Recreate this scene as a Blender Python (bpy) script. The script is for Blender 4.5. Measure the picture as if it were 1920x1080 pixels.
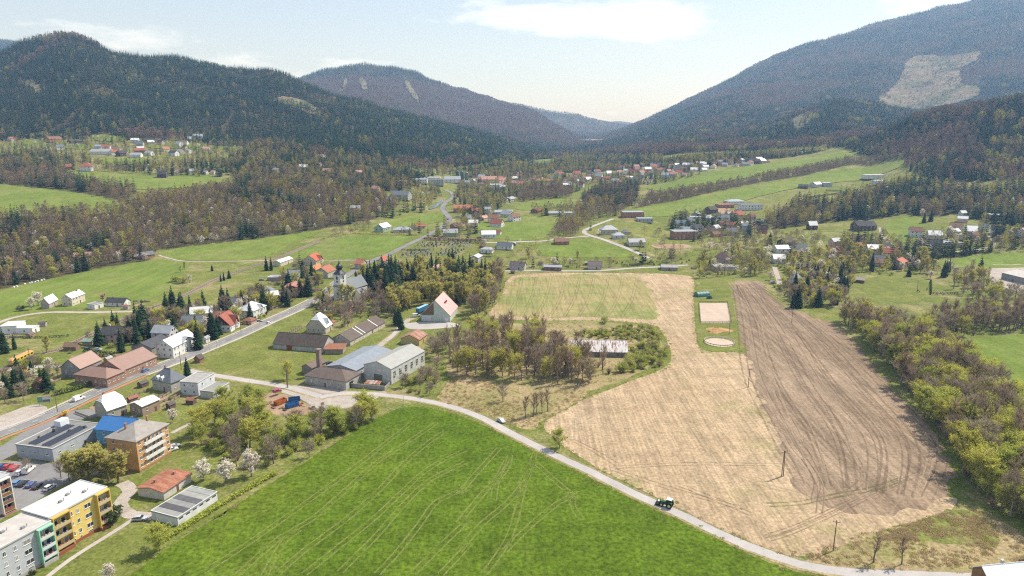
import bpy, bmesh, math, random
import numpy as np
from mathutils import Vector, Matrix, geometry as mgeo

scene = bpy.context.scene
for o in list(bpy.data.objects): bpy.data.objects.remove(o)
RND = random.Random(7)
NPR = np.random.default_rng(11)

# ---------------------------------------------------------------- camera, sky, sun, exposure
CAM_H = 120.0
cam_data = bpy.data.cameras.new("camera"); cam = bpy.data.objects.new("camera", cam_data)
scene.collection.objects.link(cam); scene.camera = cam
cam_data.sensor_width = 36.0; cam_data.lens = 24.0
cam_data.clip_start = 1.0; cam_data.clip_end = 60000.0
PITCH = math.atan(302/1280)
cam.location = (0, 0, CAM_H); cam.rotation_euler = (math.radians(90)-PITCH, 0, 0)

SUN_EL, SUN_AZ = math.radians(52), math.atan2(.87, .49)      # azimuth from +y towards +x
world = bpy.data.worlds.new("World"); scene.world = world; world.use_nodes = True
wn, wl = world.node_tree.nodes, world.node_tree.links
wn.clear()
w_out = wn.new('ShaderNodeOutputWorld'); w_bg = wn.new('ShaderNodeBackground')
sky = wn.new('ShaderNodeTexSky'); sky.sky_type = 'NISHITA'; sky.sun_disc = False
sky.sun_elevation = SUN_EL; sky.sun_rotation = SUN_AZ
sky.altitude = 500; sky.air_density = 1.0; sky.dust_density = 1.2; sky.ozone_density = 1.0
w_bg.inputs['Strength'].default_value = 0.10
# thin fair-weather clouds: flattened noise on the sky direction over a faint high veil
w_tc = wn.new('ShaderNodeTexCoord')
w_map = wn.new('ShaderNodeMapping'); w_map.inputs['Location'].default_value = (18.84, -12.18, -.87); w_map.inputs['Scale'].default_value = (2.6, 2.6, 11)
w_no = wn.new('ShaderNodeTexNoise'); w_no.inputs['Scale'].default_value = 1.0; w_no.inputs['Detail'].default_value = 8; w_no.inputs['Roughness'].default_value = .62
w_rmp = wn.new('ShaderNodeValToRGB'); w_rmp.color_ramp.elements[0].position = .55; w_rmp.color_ramp.elements[1].position = .70
w_rmp.color_ramp.elements[1].color = (.85, .85, .85, 1); w_rmp.color_ramp.elements[0].color = (.20, .20, .20, 1)
w_mix = wn.new('ShaderNodeMixRGB'); w_mix.inputs['Color2'].default_value = (12.0, 12.9, 14.6, 1)
wl.new(w_tc.outputs['Generated'], w_map.inputs[0]); wl.new(w_map.outputs[0], w_no.inputs['Vector'])
wl.new(w_no.outputs['Fac'], w_rmp.inputs[0]); wl.new(w_rmp.outputs['Color'], w_mix.inputs['Fac'])
wl.new(sky.outputs[0], w_mix.inputs['Color1']); wl.new(w_mix.outputs[0], w_bg.inputs['Color']); wl.new(w_bg.outputs[0], w_out.inputs['Surface'])

sun_data = bpy.data.lights.new("sun", 'SUN'); sun_data.energy = 5.0; sun_data.angle = math.radians(.53); sun_data.color = (1, .955, .88)
sun = bpy.data.objects.new("sun", sun_data); scene.collection.objects.link(sun)
SUN_DIR = Vector((math.cos(SUN_EL)*math.sin(SUN_AZ), math.cos(SUN_EL)*math.cos(SUN_AZ), math.sin(SUN_EL)))
sun.rotation_euler = SUN_DIR.to_track_quat('Z', 'Y').to_euler(); sun.location = (200, 200, 600)

scene.view_settings.view_transform = 'Standard'; scene.view_settings.look = 'None'
scene.view_settings.exposure = 0.42; scene.view_settings.gamma = 1.0; scene.view_settings.use_curve_mapping = False
cy = scene.cycles
cy.max_bounces = 5; cy.diffuse_bounces = 2; cy.glossy_bounces = 2; cy.transmission_bounces = 3; cy.volume_bounces = 0; cy.transparent_max_bounces = 8
cy.caustics_reflective = False; cy.caustics_refractive = False; cy.sample_clamp_indirect = 4
cy.use_denoising = False; cy.use_adaptive_sampling = False; cy.filter_width = 1.15
scene.render.film_transparent = False

COL = scene.collection

# ---------------------------------------------------------------- terrain heights (metres; x east-ish, y up the valley, z up)
def vnoise(x, y, seed=0):
    """smooth value noise on arrays, range about -1..1"""
    xi = np.floor(x).astype(np.int64); yi = np.floor(y).astype(np.int64)
    xf = x - xi; yf = y - yi
    xf = xf*xf*(3-2*xf); yf = yf*yf*(3-2*yf)
    def h(a, b):
        n = (a*374761393 + b*668265263 + seed*1442695041) & 0x7fffffff
        n = ((n ^ (n >> 13))*1274126177) & 0x7fffffff
        return ((n ^ (n >> 16)) & 0xffff)/32767.5 - 1.0
    return (h(xi, yi)*(1-xf) + h(xi+1, yi)*xf)*(1-yf) + (h(xi, yi+1)*(1-xf) + h(xi+1, yi+1)*xf)*yf
def fbm(x, y, octaves=4, seed=0):
    r = 0; a = 1.0; s = 0
    for k in range(octaves):
        r = r + a*vnoise(x, y, seed+k*17); s += a; a *= .5; x = x*2.03+11.3; y = y*2.03-7.7
    return r/s
TT = np.linspace(-1.3, 1.3, 521)                       # bearing (x / y)
DD = np.concatenate([np.linspace(150, 540, 14)[:-1], np.geomspace(540, 9000, 330)])
def build_heights(cols):
    prof = []
    for t, pts in cols:
        d = np.array([0., 150.]+[p[0] for p in pts]+[9000.]); z = np.array([0., 0.]+[p[1] for p in pts]+[pts[-1][1]*.6])
        prof.append(np.interp(DD, d, z))
    prof = np.array(prof); ts = np.array([c[0] for c in cols])
    Z = np.array([np.interp(TT, ts, prof[:, j]) for j in range(len(DD))]).T
    def blur(a, axis, k):
        for _ in range(k):
            p = np.concatenate([np.take(a, [0], axis), a, np.take(a, [-1], axis)], axis)
            n = a.shape[axis]
            a = .25*np.take(p, range(0, n), axis)+.5*np.take(p, range(1, n+1), axis)+.25*np.take(p, range(2, n+2), axis)
        return a
    Z = blur(Z, 0, 14); Z = blur(Z, 1, 5)
    T, D = np.meshgrid(TT, DD, indexing='ij'); X = T*D
    amp = np.clip((Z-45)/180, 0, 1)*np.clip((D-900)/900, 0, 1)
    rid = 1-2*np.abs(fbm(X/380+3, D/520, 3, 9))
    Z = Z + amp*(fbm(X/420, D/420, 4, 3)*18+rid*13-6)*np.clip(D/2500, .6, 1.6)
    s = np.clip((DD-545)/120, 0, 1); Z = Z*(s*s*(3-2*s))[None, :]
    return Z
def terrain_z(Z, x, y):
    x = np.asarray(x, float); y = np.asarray(y, float)
    yy = np.clip(y, DD[0], DD[-1]-1); t = np.clip(np.where(y > 1, x/np.maximum(y, 1), 0), TT[0], TT[-1]-1e-6)
    j = np.clip(np.searchsorted(DD, yy)-1, 0, len(DD)-2); fj = (yy-DD[j])/(DD[j+1]-DD[j])
    ft = (t-TT[0])/(TT[1]-TT[0]); i = np.clip(ft.astype(int), 0, len(TT)-2); fi = ft-i
    r = (Z[i, j]*(1-fi)+Z[i+1, j]*fi)*(1-fj)+(Z[i, j+1]*(1-fi)+Z[i+1, j+1]*fi)*fj
    return np.where(y < DD[0], 0.0, r)

WHITE=(0.72,0.71,0.68)
CREAM=(0.62,0.55,0.42)
BEIGE=(0.5,0.43,0.34)
GREY=(0.42,0.42,0.41)
LGREY=(0.55,0.56,0.56)
BROWN=(0.26,0.17,0.11)
DWOOD=(0.11,0.07,0.05)
BRICK=(0.36,0.17,0.11)
GREENW=(0.33,0.44,0.33)
PINK=(0.6,0.43,0.36)
ORANGE=(0.55,0.33,0.15)
YEL=(0.6,0.48,0.22)
RRED=(0.36,0.13,0.09)
RBROWN=(0.24,0.135,0.095)
RDARK=(0.075,0.075,0.08)
RDBROWN=(0.105,0.085,0.072)
RWHITE=(0.72,0.73,0.74)
RGREY=(0.34,0.36,0.38)
RSLATE=(0.17,0.19,0.21)
RPINK=(0.52,0.3,0.24)
RORANGE=(0.42,0.19,0.1)
# ---------------------------------------------------------------- the place in metres
COLS = [(-1.1912,[(560,0),(720,32.3),(860,50.6),(960,60.9),(1120,79.9),(1300,96.8),(1900,282.6),(2300,200),(3200,200),(4800,683),(6500,200),(8600,100)]),(-0.733,[(560,0),(600,2),(720,31.2),(860,49.3),(960,59.4),(1120,78.2),(1300,96.8),(1900,298.7),(2300,200),(3200,200),(4800,699.8),(6500,200),(8600,100)]),(-0.6719,[(560,0),(600,2),(720,30),(860,48),(960,59.4),(1120,78.2),(1300,96.8),(1900,341.5),(2300,200),(3200,200),(4800,666.2),(6500,200),(8600,100)]),(-0.6185,[(560,0),(610,2),(720,27.8),(850,46.8),(960,59.4),(1100,75.6),(1300,96.8),(1900,360.1),(2300,200),(3200,200),(4800,632.5),(6500,200),(8600,100)]),(-0.5803,[(560,0),(620,3),(735,29.3),(855,45.7),(960,58.7),(1100,74),(1300,96.8),(1900,336.2),(2300,190),(3200,190),(6500,200),(8600,100)]),(-0.546,[(560,0),(630,4),(745,32.7),(855,45.1),(960,58),(1100,73.1),(1330,96.3),(1950,310.3),(2400,180),(8600,100)]),(-0.504,[(560,0),(640,4),(760,35.1),(860,44),(960,57.2),(1100,72.3),(1350,95.9),(2000,311),(2500,180),(8600,100)]),(-0.4276,[(600,1),(660,4),(790,36.1),(900,43.9),(1000,56.9),(1150,71.9),(1400,95),(2050,296.9),(2600,160),(8600,100)]),(-0.3665,[(600,1),(680,5),(820,34.8),(950,50.6),(1100,67.3),(1400,92.9),(2080,274.3),(2600,150),(8600,100)]),(-0.3398,[(600,1),(690,6),(830,33.8),(960,49.9),(1110,66.8),(1420,92.6),(2050,283.7),(2600,150),(4200,344),(5500,150),(8600,100)]),(-0.3054,[(600,1),(700,6),(840,32.7),(980,48.4),(1150,64.9),(1450,94.1),(2050,248.5),(2600,110),(4200,389.4),(5500,150),(8600,100)]),(-0.2673,[(600,1),(700,7),(850,31.7),(1000,47),(1200,64.3),(1500,93.2),(2050,219),(2700,90),(4200,437.5),(5500,150),(8600,100)]),(-0.2062,[(720,8),(900,30),(1100,48.1),(1400,70.9),(2050,192.2),(2700,80),(4200,485.3),(5500,150),(8600,100)]),(-0.1604,[(800,10),(980,33.4),(1200,47.9),(1500,67.4),(2150,169.1),(2800,70),(4200,464.4),(5500,150),(8600,100)]),(-0.1222,[(900,14),(1200,37),(1450,52.7),(2200,147.6),(2800,70),(4200,407.5),(5500,130),(8600,100)]),(-0.0764,[(1100,21),(1350,38.9),(2250,116.7),(2800,65),(4200,338),(5500,120),(8600,100)]),(-0.0305,[(1200,24),(1500,41.3),(2300,91),(2800,60),(4200,271),(5500,110),(6500,277.8),(8600,100)]),(0,[(1200,24),(1700,38.6),(2400,70),(2800,50),(4100,240.5),(5300,100),(6500,344.2),(8600,100)]),(0.0305,[(1200,24),(1800,36.5),(2500,34.2),(2900,45),(4000,196.6),(5200,100),(6500,311.1),(8600,100)]),(0.0649,[(1200,24),(1600,32),(2800,23.9),(3100,45),(3900,122.9),(5200,80),(6500,268.3),(7600,90),(8600,100)]),(0.0993,[(1200,24),(1600,32),(2600,38),(3300,42),(3800,35.2),(5000,50),(6500,220.6),(7600,90),(8600,158.1)]),(0.1222,[(1200,25),(1600,32),(2600,38),(3300,40),(5000,50),(6500,182.4),(7600,90),(8600,183.5)]),(0.1451,[(1200,26),(1600,34),(2600,42),(3300,55),(4500,80),(5500,60),(6500,144),(7600,90),(8600,202.6)]),(0.1833,[(1200,28),(1600,40),(2400,59.3),(4500,146.6),(6000,100),(6500,120),(7600,90),(8600,189.9)]),(0.2214,[(750,9),(1200,32),(1600,57.9),(2400,77.2),(4500,229.3),(6500,100),(8600,100)]),(0.2596,[(750,9),(870,13),(1150,38.7),(1330,55.3),(1800,67.7),(2400,95.1),(4500,304.7),(6500,200),(8600,150)]),(0.336,[(750,8),(900,14.6),(1150,44.8),(1300,54.8),(1700,74.4),(2300,108.1),(4500,473),(6500,400),(8600,200)]),(0.4123,[(700,5),(850,15.1),(1150,40.4),(1350,61.5),(1700,97.3),(2200,173.4),(2500,130),(4500,619.4),(6500,500),(8600,200)]),(0.4581,[(700,5),(850,15.1),(1100,35.5),(1350,70.6),(1700,104.9),(2200,200.7),(2500,140),(4500,682.4),(6500,500),(8600,200)]),(0.5192,[(650,2),(850,18.5),(1100,31.2),(1250,54.4),(1400,107.5),(1600,75),(2200,189.5),(2500,140),(4500,763.6),(6500,500),(8600,200)]),(0.565,[(650,2),(850,21.8),(1000,35.5),(1150,57.9),(1350,137.9),(1600,90),(2200,162.1),(2600,150),(4500,819.4),(6500,500),(8600,200)]),(0.6261,[(620,1),(850,25.1),(1000,43.1),(1300,155.4),(1600,100),(2400,143),(4500,887.1),(6500,500),(8600,200)]),(0.733,[(600,0),(800,24.4),(900,43.9),(1000,66),(1250,177.6),(1600,100),(2400,180),(4500,1027.1),(6500,500),(8600,200)]),(1.2523,[(600,0),(800,24.4),(1000,73.6),(1250,200.2),(1600,120),(2400,200),(4700,1136.6),(6500,500),(8600,200)])]
FOREST_FOOT = [(-1.3,1294.6),(-0.9621,1294.6),(-0.733,1291.4),(-0.6565,1299.5),(-0.5797,1314.9),(-0.481,1350.2),(-0.3903,1295.8),(-0.3071,1215.1),(-0.2,1242.8),(-0.1234,1281.8),(-0.0462,1470.4),(0.0307,1799.2),(0.0997,2281.2),(0.1381,2113.8),(0.2149,1625.7),(0.2837,1612.9),(0.3752,1538.2),(0.4437,1502.7),(0.4902,1340.8),(0.5372,1246),(0.5868,1055.6),(0.6342,1001.7),(0.7435,918.8),(0.9608,903.7),(1.3,903.7)]
CLEAR_NAMES = ['beech_clearing','hill_clearing','hillside_meadow','mountain_clearcut','ridge_clearing','river_meadow','sloping_field','terrace_field','valley_meadow']
WOOD_NAMES = ['in the wood above the right-hand hamlet','in the hedgerow between the sloping fields','above the valley village','on the wooded river slope','between the terrace fields','on the mixed slope above the river wood']
MAIN_ROAD = [(-213.4,231.5),(-208.6,243.3),(-205.5,253.2),(-200.3,264.4),(-196,282.3),(-191.6,303.3),(-185.9,321.9),(-177.3,341.9),(-168.4,367.2),(-161.6,388.5),(-155,414.7),(-147,443.1),(-140.8,472.2),(-139.8,499.9),(-138.9,542.6),(-128.2,596.7),(-112.1,628.4),(-92.4,688.4),(-80.1,737.6),(-74.5,778.3),(-75.6,818),(-85.9,865.2),(-92.6,912.7),(-90.4,958.8),(-85.9,1003.6),(-93,1049.5),(-103.3,1073.1)]
RAIL = [(-257.5,313.8),(-256.8,323.4),(-258.4,332),(-258.6,347),(-251.6,358.7),(-250.2,368.1),(-249.9,400.7),(-248,424.6),(-244.4,454.3),(-239.6,483.2),(-239.3,536.7),(-234.7,565.3),(-226.9,593.5),(-219.9,614.6),(-207.6,655.2),(-196.7,691.6)]
XY = {'yFL':(-130,172.9),'yFR':(-123.5,189.7),'wFR':(-158.9,197.2),'oB':(-132.6,221.9),'tractor':(50.4,199.4),'train_a':(-257.5,331.2),'train_b':(-257.5,348.8),'train_c':(-251.3,359.6),'church':(-120.3,466),'arenaFL':(118.6,412.3),'arenaFR':(137.7,412.3),'arenaBL':(131.1,463.1),'arenaBR':(150.9,463.1),'ring':(118.7,373),'hay':(124.6,396.2),'tunnel':(138.5,483.2),'stack':(141.7,475.3),'cont_o':(-103.1,284.1),'cont_b1':(-96.8,280.5),'cont_b2':(-97.9,287.2),'hallA':(-73.4,310.9),'hallB':(-57.6,307.4),'stack_l':(-95.2,319.6),'blue_trailer':(-59.7,439),'billboard':(-206.9,282.3),'dam0':(332,3341.6),'dam1':(423.2,3295.3),'tr2':(-148.5,481.6),'cem0':(-103,624),'bench':(-93.6,279.4),'horse1':(314.1,527),'horse2':(303.1,494.8),'horse3':(313.5,501.6),'wallc':(-109,419.6)}
POLES = [((95.4,219.2),9.8,'double'),((93.4,175.7),10,'single'),((111.9,304),9.5,'single'),((175.6,412.3),9,'single'),((129,388.5),9,'single'),((24.4,247.9),9,'lamp'),((-106.1,303.3),9.5,'double'),((-186.6,341.9),9.5,'single'),((-47.4,278.8),8,'lamp'),((-168,328.1),9,'single'),((-166.4,357.8),9,'lamp'),((-159,350.5),8,'lamp'),((-163.1,394),8,'single'),((-196.7,275.3),9,'single'),((-249.4,335.3),9,'single'),((301.9,494.8),9,'single'),((-111.5,646.1),9,'lamp'),((-104.9,666.6),9,'lamp'),((85.5,579.8),9,'single'),((168.6,596.9),9,'single')]
GRAVES = [(-101.1,613.4),(-96.8,613.6),(-92.5,613.8),(-88.1,613.9),(-84.2,613.9),(-79.7,614),(-77,614),(-67.1,614.1),(-63.4,614.2),(-58.8,614.3),(-55.9,614.4),(-51.2,614.6),(-100.9,616.5),(-96.2,616.7),(-91.9,616.8),(-88.7,616.9),(-84.1,616.9),(-79.8,616.9),(-74.5,616.9),(-67.4,617),(-62.1,617.1),(-59,617.1),(-54,617.3),(-50.6,617.4),(-100.4,619.7),(-94.7,619.9),(-91.6,619.9),(-87.4,619.9),(-81.8,619.9),(-77.8,619.9),(-74.5,619.9),(-69.1,619.9),(-65.6,619.9),(-61.2,620),(-57.7,620),(-52.3,620.2),(-48.5,620.3),(-97.9,623),(-93.7,623.1),(-90.5,623.1),(-86.1,623),(-82.2,623),(-78,622.9),(-73.9,622.9),(-64.4,622.9),(-61.2,622.9),(-55.8,622.9),(-52.1,623),(-48,623.2),(-97.2,626.2),(-93.5,626.2),(-89.5,626.2),(-84.9,626.1),(-80.3,626),(-77.1,626),(-63.1,625.8),(-58.6,625.8),(-55.8,625.9),(-50.2,626),(-46.7,626.2),(-96.7,629.5),(-93.4,629.5),(-89,629.4),(-84.4,629.3),(-78.8,629.1),(-75.8,629),(-65.9,628.9),(-61.6,628.8),(-58.4,628.8),(-54.1,628.8),(-49.5,629),(-44.8,629.2),(-96.6,632.8),(-91.1,632.7),(-86.7,632.6),(-82.3,632.4),(-79.4,632.3),(-73.5,632.1),(-65.9,631.9),(-61.1,631.9),(-56.2,631.9),(-52.9,631.9),(-95.3,636.2),(-90.9,636.1),(-86.8,635.9),(-82.6,635.7),(-78.1,635.5),(-58.4,638.2),(-55.3,638.2),(-49.9,638.2),(-45.2,638.4),(-41.4,638.7),(-80.5,642.4),(-74.8,642.1),(-71.4,641.9),(-61.4,641.5),(-57.3,641.4),(-52.7,641.4),(-49.2,641.5),(-44.8,641.7),(-40,642.1),(-92.2,646.8),(-88.1,646.5),(-83.4,646.2),(-79.4,645.9),(-74.6,645.6),(-69.1,645.3),(-64.7,645.1),(-60.9,645),(-56.7,644.9),(-52.6,644.9),(-48.7,644.9),(-44,645.2),(-90.6,650.5),(-87,650.2),(-81.7,649.8),(-77.3,649.5),(-73,649.2),(-68.6,649),(-64,648.7),(-60.3,648.6),(-55.2,648.4),(-51.6,648.4),(-46.8,648.6),(-41.9,648.9),(-90.7,654.6),(-85,654.1),(-81,653.7),(-76.6,653.4),(-73.2,653.1),(-63.8,652.5),(-58.6,652.2),(-54.5,652.2),(-49.4,652.2),(-45.3,652.4),(-40.6,652.8),(-89.1,658.7),(-84.4,658.2),(-79.7,657.8),(-76,657.4),(-70.6,657),(-61.9,656.4),(-56.9,656.2),(-52.5,656.2),(-48.8,656.3),(-44.4,656.5),(-40.6,656.9),(-87.7,663.2),(-84,662.8),(-79,662.3),(-74.4,661.8),(-69.8,661.4),(-60.7,660.8),(-56.5,660.6),(-51.9,660.6),(-47.8,660.7),(-43,661.1)]
BALES = [(-381.3,508.6),(-381.4,512.2),(-380.3,519.5),(-379.1,523.2),(-378.7,525.1),(-377.5,527),(-378,530.8),(-376.3,532.8),(-376.8,536.7)]
FAR_PLACES = ['in the far valley village','in the far valley meadow','by the forked lane','below the upper forest edge','in the new hamlet under the sloping field','on the slope among the right-hand trees','on the right-hand hillside','in the terrace hamlet below the left hill','along the upper edge of the terrace field','in the riverside wood','beside the winding road','by the river bend','in the village core up the valley','in the right-hand hamlet gardens','in the gardens beside the railway','on the mixed slope above the river']
SHEETS = [
('wheat_field','wheat',0.03,0.25,[(-105.2,163.8),(-99.7,179.8),(-92.2,196.3),(-82.1,217),(-70,242.4),(-60.1,264.4),(-52,275.9),(-47.1,281.1),(-37.6,280.5),(-25.3,273.6),(-13.3,263.3),(-2.1,250.8),(8.1,238.4),(17.6,228.3),(26.4,219.2),(34.5,210.1),(42,201.7),(49.1,194.4),(54.5,189),(60.7,181.7),(67.8,174.4),(73.7,169.4),(79.6,165.6),(87.2,162.9),(96.1,157.6),(90.2,131.9),(-117,131.9)]),
('stubble_field','stubble',0.026,0.4,[(11,261.8),(20.8,275.3),(36.7,293.4),(59.8,313.8),(79.1,330.4),(86.6,348.8),(90.8,390.7),(88.9,411.1),(57.7,418.4),(13.6,418.4),(-12,422.1),(-16.9,435),(-9.4,466),(-6.4,499.9),(-5.9,527),(0,554.2),(17.9,561.2),(71.9,562.8),(149.8,558.2),(144.4,527),(130.2,475.3),(116.5,419.6),(106.1,375),(104,355.9),(126.2,355.9),(130.9,330.4),(118.5,260.2),(108.5,209.4),(115.9,202.7),(130.9,204.3),(147.9,206),(146.5,201),(132.2,191.7),(118.8,188.8),(109.6,183.6),(89.4,174.4),(79.5,172.9),(69.9,180.6),(57.6,194.4),(43.6,210.5),(35.8,219.2),(27.5,229.9),(20.5,241.9)]),
('green_stubble','green_stubble',0.044,3,[(-12.2,429.7),(-7.5,466),(-4,499.9),(-2.1,527),(4.4,550.5),(44.4,556),(101.9,554.2),(107.7,527),(100.3,475.3),(96.3,432.3),(88.6,419.6),(48.2,424.6),(13.8,424.6)]),
('ploughed_field','plough',0.045,2.4,[(173.9,530.8),(188.4,534.7),(201.4,532.8),(189.3,494.8),(185.3,454.3),(192.6,432.3),(201,412.3),(197.5,375),(187.6,334.4),(176.5,289.6),(170.7,257.7),(160.9,228.3),(154.3,214.8),(142.3,202.7),(126.7,196.9),(109.8,193.8),(100.2,198.8),(97.8,207.7),(101.1,232.4),(108.2,268.1),(119.3,318.9),(133.1,375),(151.4,445.8)]),
('dry_grass','rough_dry',0.022,1,[(-35.3,291.5),(-29,318.9),(-16,322.7),(4.9,291.5),(25.1,301.3),(39.7,297.9),(11.1,263.9),(8.6,254.2),(-13.8,273.6),(-31,285.3)]),
('rough_corner','rough_dry',0.02,0.8,[(82.4,172.4),(102.9,183.1),(120.5,188.8),(145.5,199.4),(152,196.3),(154.9,181.7),(148.5,163.1),(129.2,164.7),(97.8,166.6),(87.4,168.2)]),
('rough_corner_grass','rough_green',0.038,1,[(122.1,188.8),(143.7,199.4),(147.5,194.7),(146.9,181.7),(140.1,176.4),(126.9,180.4),(110.2,181.7)]),
('copse_floor','rough_dry',0.018,1.2,[(-34.3,318.9),(-33.7,375),(-10.1,412.3),(57.3,414.7),(87.8,407.6),(84.6,348.8),(60.6,318.2),(32.1,296),(9.7,291.5),(-15.5,311.6)]),
('river_meadow','field_bright',0.05,0.6,[(-384.6,467.6),(-385.5,499.9),(-369.9,550.8),(-341.3,604.2),(-322,613.8),(-287.1,601.1),(-278.7,567.6),(-264.2,523.2),(-255.9,481.6),(-265.8,457.2),(-290.1,448.6),(-313.6,445.8),(-329.3,432.3),(-333.6,401.8)]),
('river_meadow','field_bright',0.05,0.6,[(-337.3,641),(-295.4,667.1),(-244.3,704.1),(-209.3,730.8),(-204.7,721.9),(-218.6,691.9),(-230.4,616.7),(-263.8,614.5),(-301.1,610.7),(-330.9,629.7)]),
('river_meadow','field_bright',0.05,0.6,[(-221.7,612.6),(-207.6,655.2),(-178.5,707),(-147.4,719.1),(-94.8,707.3),(-111.9,641.9),(-125.7,608.4),(-176.9,618.4)]),
('river_meadow','field_bright',0.06,0.6,[(-158.4,745.8),(-139.7,810.1),(-112.8,847.3),(-90.9,880.6),(-84.9,846.9),(-74.3,789.6),(-98,779.6),(-140.8,745.5)]),
('terrace_field','field_bright',0.1,1.5,[(-712.3,884.7),(-640.4,860.5),(-559.7,838.2),(-490.9,809),(-445.3,780.2),(-431.5,751.3),(-478.2,727.5),(-538,715.8),(-579.9,711.9)]),
('terrace_field','field_bright',0.1,1.5,[(-636,964.1),(-558.5,951.7),(-477,934.8),(-401.4,961.5),(-386.3,914.9),(-423.2,865.5),(-467.6,848.3),(-529.8,876.5),(-588.3,916.8)]),
('hillside_meadow','field_bright',0.1,1.5,[(-907.6,1292),(-855.1,1287),(-783.6,1169.1),(-798,1137.5)]),
('hillside_meadow','field_bright',0.1,1.5,[(-833.7,1268.7),(-741.7,1227.3),(-696.3,1157.3),(-770,1183)]),
('hillside_meadow','field_bright',0.1,1.5,[(-794.2,1318.7),(-733.5,1325.8),(-709.2,1271),(-760.3,1275.8)]),
('hillside_meadow','field_bright',0.1,1.5,[(-648.5,1061.1),(-574.1,1099.1),(-549.8,1035.1),(-602.5,1016.1)]),
('hillside_meadow','field_bright',0.1,1.5,[(-670.8,1271.3),(-587.4,1336.6),(-557.8,1255.9),(-625.9,1201.6)]),
('sloping_field','field_bright',0.1,1.5,[(204.6,1099),(334.7,1171.2),(527,1318.1),(627.4,1352.6),(644.6,1302.4),(621.3,1283.6),(485.5,1210.8),(376.8,1107.3),(277.3,1051.4),(225.9,1038.5)]),
('sloping_field','field_bright',0.1,1.5,[(139.3,839.8),(183.4,903.6),(265.2,973.7),(420.5,1086),(604.5,1226.2),(664.4,1168.6),(641.2,1137.2),(598.3,1138.5),(482.4,1073.5),(389.1,1001.7),(326.1,951.5),(256,885.1),(150.8,801.7),(138.8,805.4)]),
('valley_meadow','field_bright',0.07,1,[(-45.4,721.8),(-25.4,809.7),(32,817.7),(54.7,792.9),(43.4,726.6),(31.5,664.4),(-5.2,659.2)]),
('valley_meadow','field_bright',0.07,1,[(0,881.8),(30.2,968),(81.1,992),(82.5,944.6),(55.7,891.7),(20.2,862.5)]),
('valley_meadow','field_bright',0.07,1,[(20.1,633.6),(52.5,664.4),(76.8,671.2),(99.6,628.8),(115.6,606.6),(67.2,603.8),(24.2,610.1)]),
('horse_paddock','lawn',0.05,1,[(281.8,550.7),(306,546.7),(338.6,542.6),(305.3,483.2),(274.8,460.1),(260.4,475.3),(265.4,508.6)]),
('right_meadow','field_bright',0.05,1,[(248.4,375),(278.5,383.2),(321.1,394),(243.3,282.3),(223.9,273.6),(228.2,297.9),(240,330.4)]),
('right_meadow','field_bright',0.06,1,[(384.4,611.7),(441.5,632.2),(509.9,643.5),(470.5,590.5),(412.4,581.1),(380.4,589.4)]),
('right_meadow','field_bright',0.06,1,[(419.9,769.2),(455.3,796),(481,797.5),(447.2,733.4),(412.3,691.5),(386.4,678.6)]),
('barn_paddock','lawn',0.03,0.5,[(-160.9,330.4),(-157.8,355.9),(-149.1,380.1),(-138.5,405.2),(-127.6,407.6),(-101.9,390.7),(-102.7,375),(-88.7,360.5),(-98.2,330.4),(-104,313.8),(-127.5,313.8)]),
('block_lawn','lawn',0.03,0.5,[(-125.2,163.1),(-123,169),(-117.2,188.8),(-104,188.8),(-95.5,204.3),(-88.7,214.8),(-90.5,196.3),(-100.4,181.2),(-106.2,164.3)]),
('block_lawn','lawn',0.03,0.4,[(-132.3,218.5),(-127.3,233.2),(-131.6,260.2),(-118.5,260.2),(-109.5,224.3),(-121,224.3),(-125.7,218.5)]),
('parking_lot','asphalt',0.035,0.1,[(-192.2,214.8),(-187.9,229.1),(-177.8,231.5),(-165.3,227.4),(-161.2,236.6),(-150.1,236.6),(-140.6,224.3),(-155.3,214.8),(-157,201),(-161.8,188.8),(-166.1,181.7)]),
('forecourt','gravel',0.032,0.1,[(-223.8,260.2),(-218.4,270.9),(-213.8,284.1),(-203.5,281.1),(-198.8,265.4),(-203.4,250.3),(-209.6,241.9)]),
('forecourt','asphalt',0.036,0.1,[(-197.3,241.9),(-197.4,260.2),(-192.4,276.5),(-180.1,279.4),(-172.9,270.9),(-187.6,265.4),(-191,244.7),(-186.3,232.4),(-195.9,224.3)]),
('workshop_yard','gravel',0.04,0.6,[(-107,306.7),(-91.3,305.3),(-74.4,297.9),(-56,299.3),(-62.6,288.4),(-74.4,277.6),(-83.4,276.5),(-97.3,291.5),(-109.2,297.9)]),
('scrap_yard','soil',0.034,1,[(-120.3,294.7),(-109.2,297.9),(-96.7,289.6),(-83.7,277.6),(-91,270.9),(-105,272),(-113.5,279.4)]),
('hall_forecourt','lane',0.045,0.1,[(-66.3,412.3),(-57.4,415.9),(-37.1,414.7),(-29.7,405.2),(-51.9,398.4),(-63.4,399.5),(-66.6,405.2)]),
('depot_yard','gravel',0.05,0.3,[(419.5,590.2),(439.7,607.3),(470.5,590.5),(382.9,475.3),(377.5,499.9),(380,527)]),
('riding_arena','sand',0.055,0,[(131.1,463.1),(150.9,463.1),(137.7,412.3),(118.6,412.3)]),
('arena_verge','lawn',0.04,0.4,[(130.1,472.2),(146.9,527),(175,562),(170.6,527),(157.8,475.3),(139.9,407.6),(131.9,375),(125.4,359.6),(112.5,355.9),(104.1,360.5),(113.7,407.6)]),
('building_plot','soil',0.06,0.6,[(134,651.6),(163.9,669),(175.9,653.6),(168.4,644.4),(134.1,639.3)]),
('building_plot','soil',0.06,0.6,[(269.9,909.8),(295.9,920.3),(279,874.1),(262.1,858.4)]),
('building_plot','soil',0.06,0.6,[(322.1,917.2),(339.9,923.3),(327.6,888.3),(310.1,877.3)]),
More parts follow.
